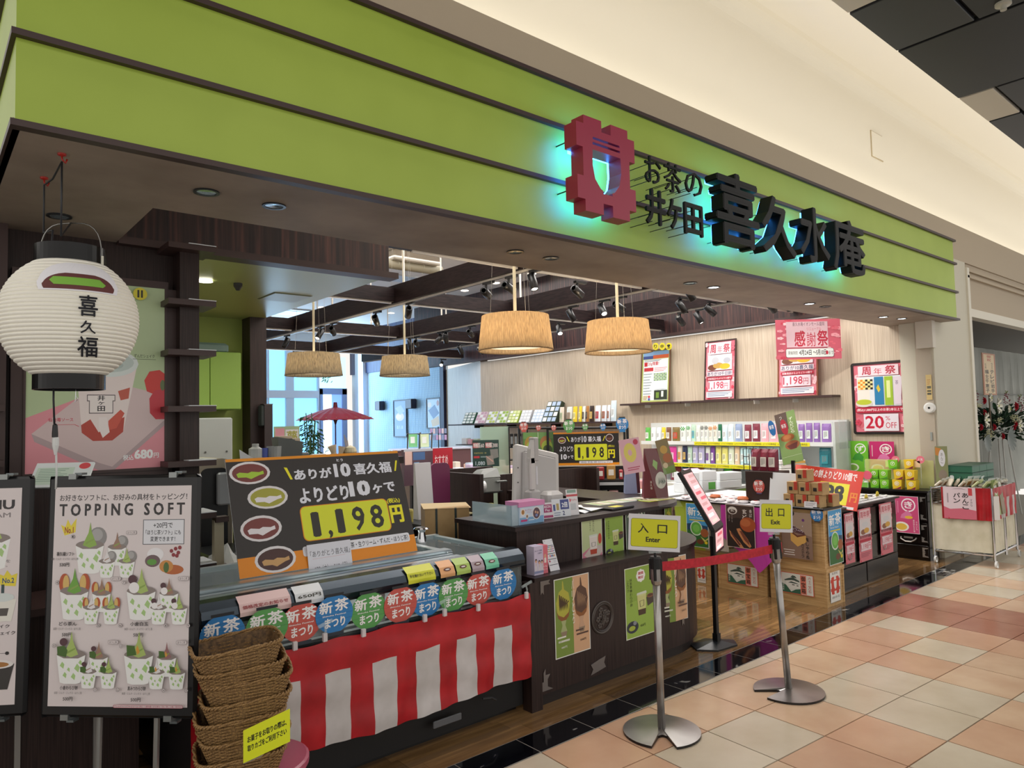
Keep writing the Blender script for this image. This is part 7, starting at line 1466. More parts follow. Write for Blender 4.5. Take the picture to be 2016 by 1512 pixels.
G().bbox(3.16, 3.30, 3.38, 3.50, DZ+.04, DZ+.15, IV, .02).obj('stand_neck', rg)
px_ = aY(1050, 1000, 3.42)
cdp = thing('customer_display', 'tall pale customer display pole in front of the register screen', 'display', (px_.x, 3.42, DZ))
x = px_.x; zt = aY(1058, 862, 3.42).z; zm = aY(1050, 965, 3.42).z
G().bbox(x-.045, x+.045, 3.39, 3.46, DZ+.05, zm, IV2, .01).obj('collar', cdp)
G().bbox(x-.030, x+.018, 3.405, 3.44, zm, zt-.12, IV, .008).obj('pole', cdp)
G().add([(x-.03, 3.405, zt-.16), (x+.02, 3.405, zt-.16), (x+.045, 3.405, zt-.02), (x+.01, 3.405, zt-.0), (x-.022, 3.405, zt-.07), (x-.03, 3.44, zt-.16), (x+.02, 3.44, zt-.16), (x+.045, 3.44, zt-.02), (x+.01, 3.44, zt-.0), (x-.022, 3.44, zt-.07)], [(0, 1, 2, 3, 4), (9, 8, 7, 6, 5), (0, 5, 6, 1), (1, 6, 7, 2), (2, 7, 8, 3), (3, 8, 9, 4), (4, 9, 5, 0)], IV).bbox(x+.005, x+.045, 3.40, 3.46, zt-.15, zt+.005, IV2, .006).obj('display_head', cdp)
G().bbox(x+.018, x+.03, 3.40, 3.41, zt-.30, zt-.18, C('#dfe0e6', .4), .004).obj('badge_plate', cdp)
# charity box, acrylic box, cards
p = aZ(992, 1034, DZ); q = aZ(1075, 1028, DZ)
Mc = Matrix.Translation((2.775, 3.215, DZ)) @ Matrix.Rotation(0, 4, 'Z')
t = thing('donation_box', 'pink lidded donation box with photo circles on the desk corner', 'box', (2.85, 3.28, DZ))
G().box(2.755, 2.955, 3.215, 3.33, DZ, DZ+.105, C('#b9cfe4', .3)).obj('box_body', t)
G().box(2.75, 2.96, 3.21, 3.335, DZ+.105, DZ+.135, C('#d68ab8', .3)).obj('lid', t)
g = Page('#c9d6e6').r(0, .6, 1, 1, '#7aa8d0').e(.13, .28, .09, .2, '#e6ddd0').e(.13, .28, .06, .14, '#a8763c').e(.30, .55, .06, .14, '#e6ddd0').e(.3, .55, .04, .09, '#8a6a5a').e(.70, .42, .17, .37, '#ece6e0').e(.70, .42, .15, .33, '#5a4452').e(.66, .35, .04, .08, '#c89a80').e(.75, .40, .04, .08, '#c89a80').e(.70, .55, .05, .08, '#7a8ac0').t('セーブフォー', .22, .12, .52, .24, '#c0607a', .02).t('チルドレン', .3, .27, .55, .36, '#c0607a', .0).r(.04, .72, .30, .84, '#c0407a').r(.36, .76, .60, .80, '#e6eef4').geo(.19, .10, .001)
g.v = [(x_+2.76, 3.213+y_, z_+DZ+.002) for x_, y_, z_ in g.v]; g.obj('front_print', t)
G().box(2.70, 2.705, 3.22, 3.60, DZ, DZ+.12, C('#c3d6de', .1, alpha=.55)).box(2.70, 2.76, 3.22, 3.225, DZ, DZ+.12, C('#c3d6de', .1, alpha=.5)).top('acrylic_case', 'pale blue clear acrylic case left of the donation box', 'case')
G().bbox(2.90, 3.10, 3.36, 3.40, DZ, DZ+.03, IV, .01).top('keyboard_edge', 'pale curved cover behind the donation box', 'cover') if 0 else None
for k, (px, py, wpx, hpx, pg, lab) in enumerate(((1078, 1021, 20, 26, Page('#e4e0e4').r(.1, .12, .9, .62, '#a8306a').t('AEON', .2, .17, .8, .35, '#f0e4ec', .03).t('Pay', .3, .40, .72, .58, '#f0e4ec', .03).r(.1, .8, .95, .95, '#a8306a'), 'white and magenta payment card stand next to the donation box'), (1104, 1017, 32, 29, Page('#e2e6ec').r(.06, .3, .18, .65, '#4a5a9a').r(.24, .25, .38, .62, '#b9a05a').r(.46, .05, .94, .60, '#3f4a8c').t('2倍', .54, .18, .88, .50, '#eef0f4', .04).t('2', .55, .68, .68, .92, '#2f3a6a', .04).lines(.08, .75, .45, 2, .12, '#6a7a9a', .04), 'card stand with dark blue 2x panel on the desk'), (1128, 1014, 20, 42, Page('#e6e2e4').r(.1, .02, .9, .14, '#8aa89a').r(0, .20, 1, .28, '#c84a50').e(.25, .42, .14, .07, '#d86a78').t('PayPay', .42, .38, .9, .46, '#c8505c', .0).r(.30, .55, .78, .80, '#c9cccf'), 'tall white and red payment card stand, last of the three'))):
    q = aZ(px, py, DZ); d = (q-CAM).dot(FW); w = wpx*d/FPX*1.3; h = hpx*d/FPX*1.2
    place(pg.geo(w, h, .002, .3), 'payment_card', lab, 'card stand', (q.x-w/2, q.y, DZ+.001), math.radians(-12), .15)
for k, (px, py, rz_, lb) in enumerate(((1148, 1008, .4, 'loose white leaflet lying right of the payment cards'), (1135, 1000, 1.0, 'crumpled white leaflet behind the payment cards'), (1165, 1006, .2, 'loose white receipt paper near the black tray'))):
    q = aZ(px, py, DZ); M = Matrix.Translation((q.x, q.y, DZ+.002+.004*k)) @ Matrix.Rotation(rz_, 4, 'Z')
    G().add([(-.07, -.04, 0), (.07, -.05, .006), (.08, .04, 0), (-.06, .05, .02)], [(0, 1, 2, 3), (3, 2, 1, 0)], C('#dfe2e6', .5)).top('leaflet', lb, 'leaflet', local=M)
q = aZ(1212, 1001, DZ)
M = Matrix.Translation((q.x, q.y, DZ)) @ Matrix.Rotation(.05, 4, 'Z')
t = G().bbox(-.12, .12, -.07, .07, 0, .014, BLK, .003, M); t.box(-.05, .05, -.035, .03, .0142, .0148, C('#d8cf3a', .5), M).top('coin_tray', 'black coin tray with yellow label on the raised desk', 'tray')
for k, (px, py, c, lb) in enumerate(((1200, 991, '#dfe6dc', 'laminated menu sheet behind the coin tray'), (1255, 984, '#d9e4da', 'laminated menu sheet in the middle of the desk'), (1295, 984, '#dfe05a', 'yellow laminated sheet at the rounded desk end'))):
    q = aZ(px, py, DZ); M = Matrix.Translation((q.x, q.y+.03, DZ)) @ Matrix.Rotation(-.05, 4, 'Z')
    g = G().box(-.15, .15, -.08, .10, 0, .0016, C(c, .15), M)
    for i in range(6): g.box(-.13+.045*i, -.10+.045*i, -.06, .07, .0016, .002, C(['#a9c48a', '#c8b0a0', '#e8e4d8'][i % 3], .3), M)
    g.top('menu_sheet', lb, 'menu sheet')
# acrylic displays with paper bags at the rounded end
def bagthing(px, py, w, h, c, lab, a=-YAW, d2=.0, mark=None, cat='paper bag', nm='paper_bag'):
    q = aZ(px, py, DZ); t = thing(nm, lab, cat, (q.x, q.y+d2, DZ), a)
    G().add([(-w/2, 0, 0), (w/2, 0, 0), (w/2, .09, 0), (-w/2, .09, 0), (-w/2*.8, .03, h), (w/2*.8, .03, h), (w/2*.8, .05, h), (-w/2*.8, .05, h)], [(0, 1, 5, 4), (1, 2, 6, 5), (2, 3, 7, 6), (3, 0, 4, 7), (4, 5, 6, 7)], C(c, .45)).obj('bag_body', t, local=True)
    if mark:
        g = G(); s = .03/h; M = Matrix.Rotation(-math.atan2(.03, h), 4, 'X')
        mark(g, M, w, h); g.obj('bag_print', t, local=True)
    return t
def m1(g, M, w, h):
    pts = ellpts(w*.22, h*.36, w*.22, h*.17, 18); g.add([(x, -.002, z) for x, z in pts], [tuple(range(18))], C('#e2e2dc', .5), M)
    for k in range(6): g.add([(w*(.12+.05*k), -.003, h*(.26+.02*(k % 3))), (w*(.15+.05*k), -.003, h*(.30+.03*(k % 2))), (w*(.13+.04*k), -.003, h*.42)], [(0, 1, 2)], C('#3a5a48', .5), M)
    g.text('喜', -w*.22, -w*.14, h*.30, h*.35, -.002, C('#e2d8d4', .5), .0, M=M).text('久', -w*.22, -w*.14, h*.24, h*.29, -.002, C('#e2d8d4', .5), M=M).text('福', -w*.22, -w*.14, h*.18, h*.23, -.002, C('#e2d8d4', .5), M=M)
    g.add([(-w*.05, -.002, h*.78), (w*.12, -.002, h*.72), (w*.08, -.002, h*.56), (-w*.09, -.002, h*.66)], [(0, 3, 2, 1)], C('#9ac86a', .5), M)
bagthing(1292, 981, .19, .38, '#6e1f27', 'wine red paper gift bag with white seal at the desk end', mark=m1)
bagthing(1243, 972, .10, .26, '#9aa4c8', 'pale blue tall paper bag left of the wine red bag')
bagthing(1262, 972, .07, .30, '#5a2434', 'narrow dark wine pouch in a clear stand behind the pale blue bag', d2=.05)
for k, (x0, y0, x1, y1, pg, lb) in enumerate(((1222, 868, 1262, 935, Page('#e6b4c0').e(.45, .40, .30, .28, '#e8d86a').e(.45, .40, .10, .09, '#e6b4c0').e(.80, .12, .12, .08, '#c8405a').lines(.2, .82, .8, 2, .06, '#c8607a', .03), 'pink sheet with yellow ring cake above the pale blue bag'), (1300, 865, 1325, 935, Page('#8a7a50').e(.5, .3, .3, .12, '#c8a04a').e(.6, .55, .35, .14, '#b06a3c').r(0, .8, 1, 1, '#7a9a4a').e(.3, .75, .2, .08, '#d8c8a0'), 'leaning snack photo sheet behind the wine red bag'))):
    A = aD(x0, y0, 5.0+.2*k); Bq = aD(x1, y1, 5.0+.2*k); w = (x1-x0)*5.1/FPX; h = (y1-y0)*5.1/FPX
    M = Matrix.Translation(aD(x0+8, y1, 5.0+.2*k)) @ Matrix.Rotation(-YAW, 4, 'Z') @ Matrix.Rotation(math.radians(-9 if k == 0 else -14), 4, 'Y')
    pg.geo(w, h, .002, .3).top('leaning_sheet', lb, 'sheet', local=M)
q = aZ(1325, 1000, DZ)
M = Matrix.Translation((q.x-.02, q.y+.1, DZ)) @ Matrix.Rotation(-YAW, 4, 'Z')
G().prism([(0, 0), (.16, 0), (-.02, .42), (-.10, .42)], -.004, 0, C('#f0f6f8', .05, alpha=.05), M).top('acrylic_stand', 'tall slanted clear acrylic stand holding the paper bags', 'stand')
G().tube([(0, 0, 0), (0, 0, 0)], .001, BLK, 3) if 0 else None
M = Matrix.Translation((4.53, 3.55, .722)); G().add([(-.02, -.05, 0), (.05, .12, 0), (-.03, .1, .24), (-.06, -.03, .24)], [(0, 1, 2, 3), (3, 2, 1, 0)], C('#4a4648', .1, alpha=.5), M).top('smoked_guard', 'slanted smoked acrylic guard on the rounded counter ledge', 'guard')
# items on the ledge
q = aZ(1050, 1138, .723)
t = thing('ticket_stand', 'small pink and lilac leaflet box with smiling performers on the ledge', 'leaflet box', (2.735, 3.09, .723))
G().box(2.705, 2.775, 3.035, 3.10, .723, .885, C('#c9bfd6', .45)).box(2.775, 2.815, 3.04, 3.10, .723, .883, C('#d8707e', .45)).obj('box_body', t)
g = Page('#c9bfd6').t('みんなで笑顔', .08, .12, .86, .18, '#4a4468', .02).t('応援中!', .4, .21, .85, .27, '#4a4468', .02)
for cx_, cy_ in ((.2, .52), (.55, .58), (.85, .58)): g.e(cx_, cy_-.03, .12, .065, '#2a2022').e(cx_, cy_, .085, .055, '#d8a88c').p([(cx_-.14, cy_+.32), (cx_-.11, cy_+.07), (cx_+.11, cy_+.07), (cx_+.14, cy_+.32)], '#d6cfd4').p([(cx_-.02, cy_+.08), (cx_+.02, cy_+.08), (cx_, cy_+.2)], '#8a2a3c')
g.r(0, .86, 1, .94, '#8a90b4'); g = g.geo(.07, .16, .0005); g.v = [(x_+2.705, 3.034+y_, z_+.7235) for x_, y_, z_ in g.v]; g.obj('front_print', t)
g = Page('#d8707e').e(.5, .38, .2, .08, '#d8a88c').r(.3, .44, .7, .62, '#e6dcd8').t('リアル', .15, .72, .85, .78, '#f4eef0', .02).t('ピース', .15, .82, .85, .88, '#f4eef0', .02).geo(.04, .158, .0005); g.v = [(x_+2.775, 3.039+y_, z_+.7235) for x_, y_, z_ in g.v]; g.obj('side_print', t)
pg = Page('#e0e2e6')
for y_ in (.20, .45, .62, .80): pg.r(.05, y_, .95, y_+.02, '#4a4e58')
rr = random.Random(2)
for k in range(30): pg.r(.1+.8*rr.random(), .23+.2*rr.random(), .15+.8*rr.random()*0+.8*rr.random()*0+.1, .25, '#e0e2e6') if 0 else None
for i in range(6):
    for j in range(3): pg.r(.22+.12*i, .24+.065*j, .30+.12*i, .275+.065*j, ['#c8505c', '#4a6ab0', '#7aa85a', '#d89a4a', '#5a5e6a', '#b04a8a'][(i+j) % 6])
for i in range(4): pg.r(.3+.15*i, .50, .4+.15*i, .56, ['#c8505c', '#4a6ab0', '#5a5e6a', '#d89a4a'][i])
pg.r(.08, .25, .18, .32, '#8a90a0').r(.1, .66, .25, .72, '#b04a6a').r(.6, .66, .9, .76, '#d0d2d8').e(.15, .05, .03, .01, '#5a5e66').e(.88, .05, .03, .01, '#5a5e66')
place(pg.geo(.075, .185, .003, .25), 'payment_list', 'white payment method panel leaning on the ledge beside the pink box', 'panel', (2.845, 3.05, .7235), 0, .35)
# ================================================================== BEHIND THE DESK
G().bbox(2.60, 2.92, 3.98, 4.30, .62, .98, KRAFT, .003)
Mb = Matrix.Translation((2.62, 4.02, .70)) @ Matrix.Rotation(math.radians(-26), 4, 'Z')
t = thing('cardboard_box', 'tall brown cardboard box with dark straps and white labels behind the freezer', 'box', (2.6, 4.0, .70))
G().box(0, .30, 0, .22, 0, .33, KRAFT, Mb).obj('carton', t); G().add([(-.01, -.01, .33), (.31, -.015, .325), (.32, .23, .335), (.0, .24, .34)], [(0, 1, 2, 3), (3, 2, 1, 0)], C('#c4ad82', .7), Mb).obj('top_flap', t)
for x_ in (.07, .20): G().box(x_, x_+.014, -.003, 0, 0, .33, C('#20302f', .4), Mb).obj('strap', t)
G().box(.12, .23, -.004, -.003, .06, .11, C('#dfe0e4', .5), Mb).box(.17, .22, -.005, -.004, .07, .10, C('#4a4c54', .5), Mb).obj('label', t)
G().box(.3, .303, .04, .12, .19, .24, C('#dfe0e4', .5), Mb).obj('label', t); G().box(.3, .3025, .0, .06, .26, .275, C('#d8c0b0', .5), Mb).obj('label', t)
bw_ = thing('work_counter', 'dark work counter with open shelves behind the reception desk', 'counter', (3, 4.9, 0))
G().box(2.78, 3.08, 4.35, 4.9, .62, .66, BLK).box(2.78, 3.08, 4.85, 4.9, 0, .62, DARKW).box(2.78, 2.80, 4.4, 4.85, 0, .62, DARKW).box(3.06, 3.08, 4.4, 4.85, 0, .62, DARKW).box(2.80, 3.06, 4.45, 4.85, .3, .32, BLK).box(2.5, 2.9, 4.02, 4.34, .0, .68, C('#2b2422', .5)).obj('frame', bw_)
pt = thing('partition_panel', 'dark wood partition panel behind the register', 'partition', (4.2, 5.2, 0))
a = aY(876, 925, 5.2); b = aY(986, 919, 5.2)
G().box(a.x, 4.15, 5.2, 5.24, 0, a.z, DARKW).box(a.x-.0, a.x+.04, 4.7, 5.2, 0, a.z-.02, DARKW).obj('left_panel', pt)
a2 = aY(1072, 928, 5.1); b2 = aY(1158, 916, 5.1)
G().box(4.15, b2.x, 5.10, 5.14, 0, b2.z-.02, DARKW).box(b2.x-.04, b2.x, 4.95, 5.1, 0, b2.z-.02, DARKW).obj('right_panel', pt)
G().box(a.x, 4.05, 4.75, 5.2, .80, .83, BLK).box(a.x, a.x+.5, 4.74, 4.75, .74, .80, C('#1a1819', .4)).obj('inner_desk', pt)
# receipt / label printer
q = aY(945, 935, 4.95); Mp_ = Matrix.Translation((q.x, 4.95, .99)) @ Matrix.Rotation(math.radians(-12), 4, 'Z')
t = thing('label_printer', 'grey label printer with paper roll standing on a shelf behind the desk', 'printer', (q.x, 4.95, .99))
G().bbox(-.075, .14, -.12, .08, 0, .13, C('#8d918e', .45), .01, Mp_).add([(-.075, -.12, .13), (.14, -.12, .13), (.14, .08, .13), (-.075, .08, .13), (.0, -.06, .19), (.14, -.06, .20), (.14, .06, .20), (.0, .06, .19)], [(0, 1, 5, 4), (1, 2, 6, 5), (2, 3, 7, 6), (3, 0, 4, 7), (4, 5, 6, 7)], C('#777b79', .45), Mp_).obj('housing', t)
G().lathe([(.0, -.02), (.045, -.02), (.045, .02), (.0, .02)], C('#dfe2e4', .5), n=18, M=Mp_ @ Matrix.Translation((-.045, -.135, .06)) @ Matrix.Rotation(math.pi/2, 4, 'Y')).obj('paper_roll', t)
G().bbox(.09, .19, -.15, -.12, .085, .10, C('#6a6e6c', .4), .004, Mp_).obj('lever', t)
G().box(q.x-.1, q.x+.2, 4.88, 5.19, .975, .99, BLK).box(q.x+.02, q.x+.04, 5.0, 5.02, .83, .975, BLK).top('printer_shelf', 'black shelf bracket carrying the grey label printer', 'shelf')
q = aY(923, 970, 4.95); t = thing('spray_bottle', 'small blue grey pump bottle left of the printer', 'bottle', (q.x, 4.95, .831)); G().lathe([(0, 0), (.022, 0), (.022, .07), (.012, .085), (.008, .09)], C('#6a7c98', .2), (q.x, 4.95, .831), 14).obj('bottle_body', t); G().lathe([(.006, .09), (.006, .12), (.012, .122), (.012, .13), (0, .13)], C('#8a98ac', .3), (q.x, 4.95, .831), 10).obj('pump', t)
q = aY(918, 980, 4.85); G().bbox(q.x-.08, q.x+.06, 4.78, 4.9, .831, .845, C('#c9c09a', .5), .004).top('notepad', 'flat cream notepad in front of the pump bottle', 'notepad')
q = aY(940, 975, 4.92); G().lathe([(0, 0), (.028, 0), (.028, .05), (0, .05)], C('#c4c8cc', .4), (q.x, 4.92, .831), 14).top('paper_roll', 'white paper roll standing beside the pump bottle', 'roll')
q = aY(960, 970, 4.95); G().bbox(q.x-.03, q.x+.045, 4.9, 4.96, .831, .885, C('#d8d03a', .4), .01).bbox(q.x-.09, q.x-.03, 4.91, 4.96, .831, .87, C('#9ca0a0', .4), .01).top('tape_dispenser', 'yellow and grey tape dispenser under the label printer', 'tape dispenser')
# purple tote, paper bags and red acrylic stand left of the printer
q = aY(848, 950, 4.9)
dk = thing('packing_desk', 'black packing desk left of the partition', 'desk', (q.x, 4.9, 0)); G().box(q.x-.3, q.x+.28, 4.6, 5.2, .80, .83, BLK).box(q.x-.3, q.x-.26, 4.6, 4.64, 0, .8, BLK).box(q.x+.24, q.x+.28, 4.6, 4.64, 0, .8, BLK).box(q.x-.3, q.x+.28, 5.15, 5.2, 0, .8, DARKW).obj('frame', dk)
q = aY(862, 905, 5.0); A = aY(845, 915, 5.0); Bq = aY(880, 970, 5.0)
g = G().prism(rrect(A.x, Bq.x+.02, .831, A.z+.01, .05), 4.98, 5.0, C('#6e2a50', .4)); g.top('plum_panel', 'rounded plum coloured divider standing on the packing desk', 'divider')
A = aY(816, 912, 4.9); Bq = aY(848, 972, 4.9); t = thing('white_paper_bag', 'plain white paper bag with small prints on the packing desk', 'paper bag', ((A.x+Bq.x)/2, 4.9, .83)); G().add([(A.x, 4.85, .831), (Bq.x, 4.85, .831), (Bq.x, 4.93, .831), (A.x, 4.93, .831), (A.x-.01, 4.88, A.z), (Bq.x-.01, 4.88, A.z), (Bq.x-.01, 4.90, A.z), (A.x-.01, 4.90, A.z)], [(0, 1, 5, 4), (1, 2, 6, 5), (2, 3, 7, 6), (3, 0, 4, 7), (4, 5, 6, 7)], C('#d9d9de', .5)).obj('bag_body', t)
G().box(A.x+.045, A.x+.10, 4.84, 4.845, .86, .94, C('#e6dfe2', .5)).box(A.x+.05, A.x+.08, 4.838, 4.84, .92, .93, C('#d05a64', .5)).box(A.x+.05, A.x+.09, 4.838, 4.84, .87, .885, C('#d05a64', .5)).obj('printed_tag', t)
A = aY(807, 950, 4.8); G().lathe([(0, 0), (.022, 0), (.024, .085), (.02, .1), (0, .1)], C('#b9ae62', .4), (A.x, 4.8, .831), 12).top('tea_canister', 'slim olive yellow canister in front of the white paper bag', 'canister')
A = aY(795, 886, 6.2); Bq = aY(892, 945, 6.2)
t = thing('notice_stand', 'red topped notice stand with clear cover and coloured slips', 'notice stand', ((A.x+Bq.x)/2, 6.2, 0))
pg = Page('#5a4650').r(.0, .0, 1, .06, '#b9bcc4').r(.02, .05, .16, .42, '#d9b8b0').r(.18, .08, .42, .30, '#4a6a9a').r(.20, .36, .30, .5, '#7aa0c8').r(.34, .40, .42, .52, '#7aa0c8').r(.58, .0, 1, .60, '#b02a38').t('おすすめ', .62, .2, .9, .5, '#e6c8cc', .02)
g = pg.geo(Bq.x-A.x, A.z-Bq.z+.02, .05, .2); g.v = [(x_+A.x, 6.2+y_, z_+Bq.z-.02) for x_, y_, z_ in g.v]; g.obj('panel', t); G().box(A.x+.1, A.x+.14, 6.22, 6.26, 0, Bq.z, BLK).box(Bq.x-.14, Bq.x-.1, 6.22, 6.26, 0, Bq.z, BLK).box(A.x, Bq.x, 6.1, 6.4, 0, .03, BLK).obj('legs', t)
# ---- items along the pass shelf behind the price board
zS = aY(560, 897, 4.6).z
ps2 = thing('pass_shelf', 'dark pass shelf beyond the freezer carrying cups and bottles', 'shelf', (2.4, 4.7, 0))
xa = aY(478, 900, 4.6).x; xb = aY(790, 900, 4.6).x; zsh = aY(640, 906, 4.6).z
G().box(xa, 2.76, 4.5, 4.78, zsh-.05, zsh, DARKWH).box(xa, 2.76, 4.74, 4.78, 0, zsh-.05, DARKW).obj('board', ps2)
def cyl(px, py, r, h, c, nm, lab, cat, Y=4.62, lid=None, al=1, wd=None):
    q = aY(px, py, Y); prof = [(0, 0), (r*.85, 0), (r, h), (r*.96, h), (r*.8, .01)] if lid is None else [(0, 0), (r, 0), (r, h*.75), (r*.5, h*.85), (r*.5, h), (0, h)]
    return G().lathe(prof, C(c, .2, alpha=al) if al < 1 else C(c, .4), (q.x, Y, zsh+.001), 16).top(nm, lab, cat)
cyl(503, 900, .042, .13, '#a9aca9', 'pump_jar', 'squat grey bottle with white cap beyond the big price board', 'bottle', lid=1)
G_ = [(540, .05, .11, '#b9bcbc', 'clear glass beaker beyond the price board, left of the grey napkin cups'), (520, .025, .10, '#4a5aa8', 'small blue bottle between the cap bottle and the beaker')]
for px, r, h, c, lb in G_: cyl(px, 900, r, h, c, 'beaker' if r > .03 else 'blue_bottle', lb, 'beaker' if r > .03 else 'bottle', al=.5 if r > .03 else 1)
for k, (px, s) in enumerate(((562, 1), (578, .9))):
    q = aY(px, 900, 4.62); t = thing('napkin_holder', 'grey tapered holder full of napkins beyond the price board, %s' % ('left one' if k == 0 else 'right one'), 'holder', (q.x, 4.62, zsh))
    G().add([(q.x-.05, 4.6, zsh), (q.x+.05, 4.6, zsh), (q.x+.05, 4.68, zsh), (q.x-.05, 4.68, zsh), (q.x-.065, 4.58, zsh+.17*s), (q.x+.05, 4.58, zsh+.15*s), (q.x+.05, 4.7, zsh+.15*s), (q.x-.065, 4.7, zsh+.17*s)], [(0, 1, 5, 4), (1, 2, 6, 5), (2, 3, 7, 6), (3, 0, 4, 7)], C('#5c605e', .5)).obj('holder_body', t)
    G().box(q.x-.055, q.x+.04, 4.6, 4.68, zsh+.02, zsh+.175*s, C('#c9b9a0', .7)).obj('napkins', t)
q = aY(596, 890, 4.62); G().bbox(q.x-.04, q.x+.04, 4.6, 4.66, zsh, zsh+.06, C('#6a6e6c', .5), .006).top('grey_cup', 'small dark grey box beside the napkin holders', 'box')
q = aY(625, 895, 4.62); G().bbox(q.x-.07, q.x+.07, 4.56, 4.66, zsh, zsh+.045, C('#cfccc0', .6), .02).top('folded_towel', 'folded cream towel beyond the price board', 'towel')
for k, (px, py, s) in enumerate(((660, 880, 1), (668, 876, .9))):
    q = aY(px, py, 4.62); M = Matrix.Translation((q.x, 4.62, zsh)) @ Matrix.Rotation(-.25+.5*k, 4, 'Y')
    G().lathe([(0, 0), (.022*s, .002), (.018*s, .05*s), (.032*s, .10*s), (.030*s, .10*s), (.012*s, .045*s)], C('#d2bfa4', .5), n=12, M=M).top('wafer_cone', 'beige wafer cone sample beyond the price board, %s' % ('left one' if k == 0 else 'right one'), 'cone')
q = aY(690, 890, 4.60)
t = thing('panda_figure', 'small black and white panda figure lying beyond the price board', 'figurine', (q.x, 4.6, zsh))
G().lathe([(0, -.045), (.03, -.035), (.045, 0), (.035, .03), (0, .045)], C('#c9bfa0', .6), (q.x, 4.6, zsh+.05), 14).obj('body', t)
g = G()
for dx in (-.05, -.01, .045, .07): g.lathe([(0, -.02), (.014, -.012), (.018, .0), (.012, .014), (0, .02)], C('#17171a', .6), (q.x+dx, 4.56, zsh+.02), 10)
g.obj('paws', t, kind='stuff')
q = aY(683, 880, 4.65); g = G()
for k in range(3): g.tube([(q.x+.01*k, 4.65, zsh+.02), (q.x-.02+.012*k, 4.65, zsh+.17-.02*k)], .003, C('#b9a888', .5), 5)
g.lathe([(0, 0), (.03, 0), (.03, .07), (.028, .07), (.028, .004)], C('#c98a4a', .5), (q.x-.01, 4.65, zsh), 12); g.top('spoon_cup', 'orange cup holding wooden spoons behind the panda figure', 'cup')
q = aY(490, 903, 4.55); G().add([(q.x-.07, 4.5, zsh+.002), (q.x+.06, 4.5, zsh+.01), (q.x+.03, 4.6, zsh+.03), (q.x-.05, 4.58, zsh+.10)], [(0, 1, 2, 3), (3, 2, 1, 0), (0, 1, 3), (3, 1, 0)], C('#dfe2e6', .6)).top('paper_tissue', 'crumpled white tissue at the left end of the pass shelf', 'tissue')
# ---- kitchen fittings
A = aY(395, 690, 6.2); Bq = aY(478, 806, 6.2)
t = thing('wall_cabinet', 'lime green kitchen wall cabinet beside the dark column', 'cabinet', ((A.x+Bq.x)/2, 6.4, Bq.z))
G().box(A.x-.2, Bq.x, 6.25, 6.6, Bq.z, A.z, C('#7a9a3c', .5)).obj('body', t)
m = aY(416, 700, 6.2).x
for x0, x1 in ((A.x-.2, m-.003), (m+.003, Bq.x-.002)): G().bbox(x0, x1, 6.232, 6.25, Bq.z+.005, A.z-.005, C('#86a644', .45), .003).obj('door', t)
q = aY(420, 685, 6.4); G().bbox(q.x-.25, q.x+.12, 6.35, 6.55, A.z, A.z+.09, C('#6a8078', .4), .02).top('storage_tub', 'grey green storage tub on top of the kitchen cabinet', 'tub')
A = aY(398, 823, 6.1); Bq = aY(454, 823, 6.1)
t = thing('water_heater', 'tall pale grey appliance cabinet under the green wall cabinet', 'appliance', (A.x, 6.2, 0)); G().bbox(A.x-.3, Bq.x, 6.05, 6.55, 0, A.z, C('#aeb2ae', .4), .01).obj('body', t)
for x_, z_ in ((-.05, -.28), (-.22, -.28), (-.05, -.42)): G().lathe([(0, 0), (.008, 0), (.008, .004), (0, .004)], C('#4a4c4a', .4), n=8, M=Matrix.Translation((Bq.x+x_, 6.049, A.z+z_)) @ Matrix.Rotation(math.pi/2, 4, 'X')).obj('screw', t)
A = aY(400, 905, 4.75); Bq = aY(462, 1000, 4.75)
t = thing('shaved_ice_machine', 'beige cased machine with black front left of the big price board', 'machine', ((A.x+Bq.x)/2, 4.8, 0))
G().prism(rrect(A.x-.05, Bq.x, .0, A.z, .06), 4.8, 5.2, C('#a89f8c', .4)).obj('case', t); G().prism(rrect(A.x, Bq.x-.03, .4, A.z-.06, .04), 4.79, 4.8, BLK).obj('front', t); G().bbox(A.x+.09, Bq.x-.01, 4.74, 4.79, A.z-.30, A.z-.09, C('#9ba0a4', .4), .01).obj('hopper', t)
G().box(A.x-.1, Bq.x+.15, 4.3, 4.75, 0, .80, BLKM).bbox(A.x-.1, Bq.x+.12, 4.32, 4.7, .8, .86, C('#1f2224', .3), .01).top('black_refrigerator', 'low black refrigerator between shelf and price board', 'refrigerator')
q = aY(437, 1120, 4.1); zq = q.z
G().box(1.30, 1.75, 4.0, 4.3, zq-.3, zq-.01, C('#6a5a44', .6)).box(1.28, 1.77, 3.98, 4.32, zq-.012, zq-.0, C('#a8946c', .6)).top('storage_crate', 'brown storage crate behind the freezer under the plastic bag', 'crate')
g = G(); rb = random.Random(6); n = 12
top_ = (q.x+.03, 4.1, zq+.14)
vs = [(q.x+.0+.13*math.cos(6.283*k/n)*(.8+.4*rb.random()), 4.1+.08*math.sin(6.283*k/n), zq) for k in range(n)]+[(q.x+.05*math.cos(6.283*k/n)*(.6+.8*rb.random()), 4.1+.04*math.sin(6.283*k/n), zq+.07+.03*rb.random()) for k in range(n)]+[top_]
g.add(vs, [(k, (k+1) % n, (k+1) % n+n, k+n) for k in range(n)]+[(k+n, (k+1) % n+n, 2*n) for k in range(n)], C('#dfe4e4', .2, alpha=.75)); g.top('plastic_bag', 'crumpled clear plastic bag on the crate left of the big price board', 'plastic bag')
G().box(1.26, 1.31, 4.0, 4.04, 0, 1.10, C('#b0a58c', .5)).box(1.262, 1.33, 3.98, 4.04, 1.09, 1.12, TRIM).box(1.262, 1.33, 3.98, 4.04, .83, .86, TRIM).top('steel_upright', 'beige metal upright at the end of the dark shelf wall', 'upright')
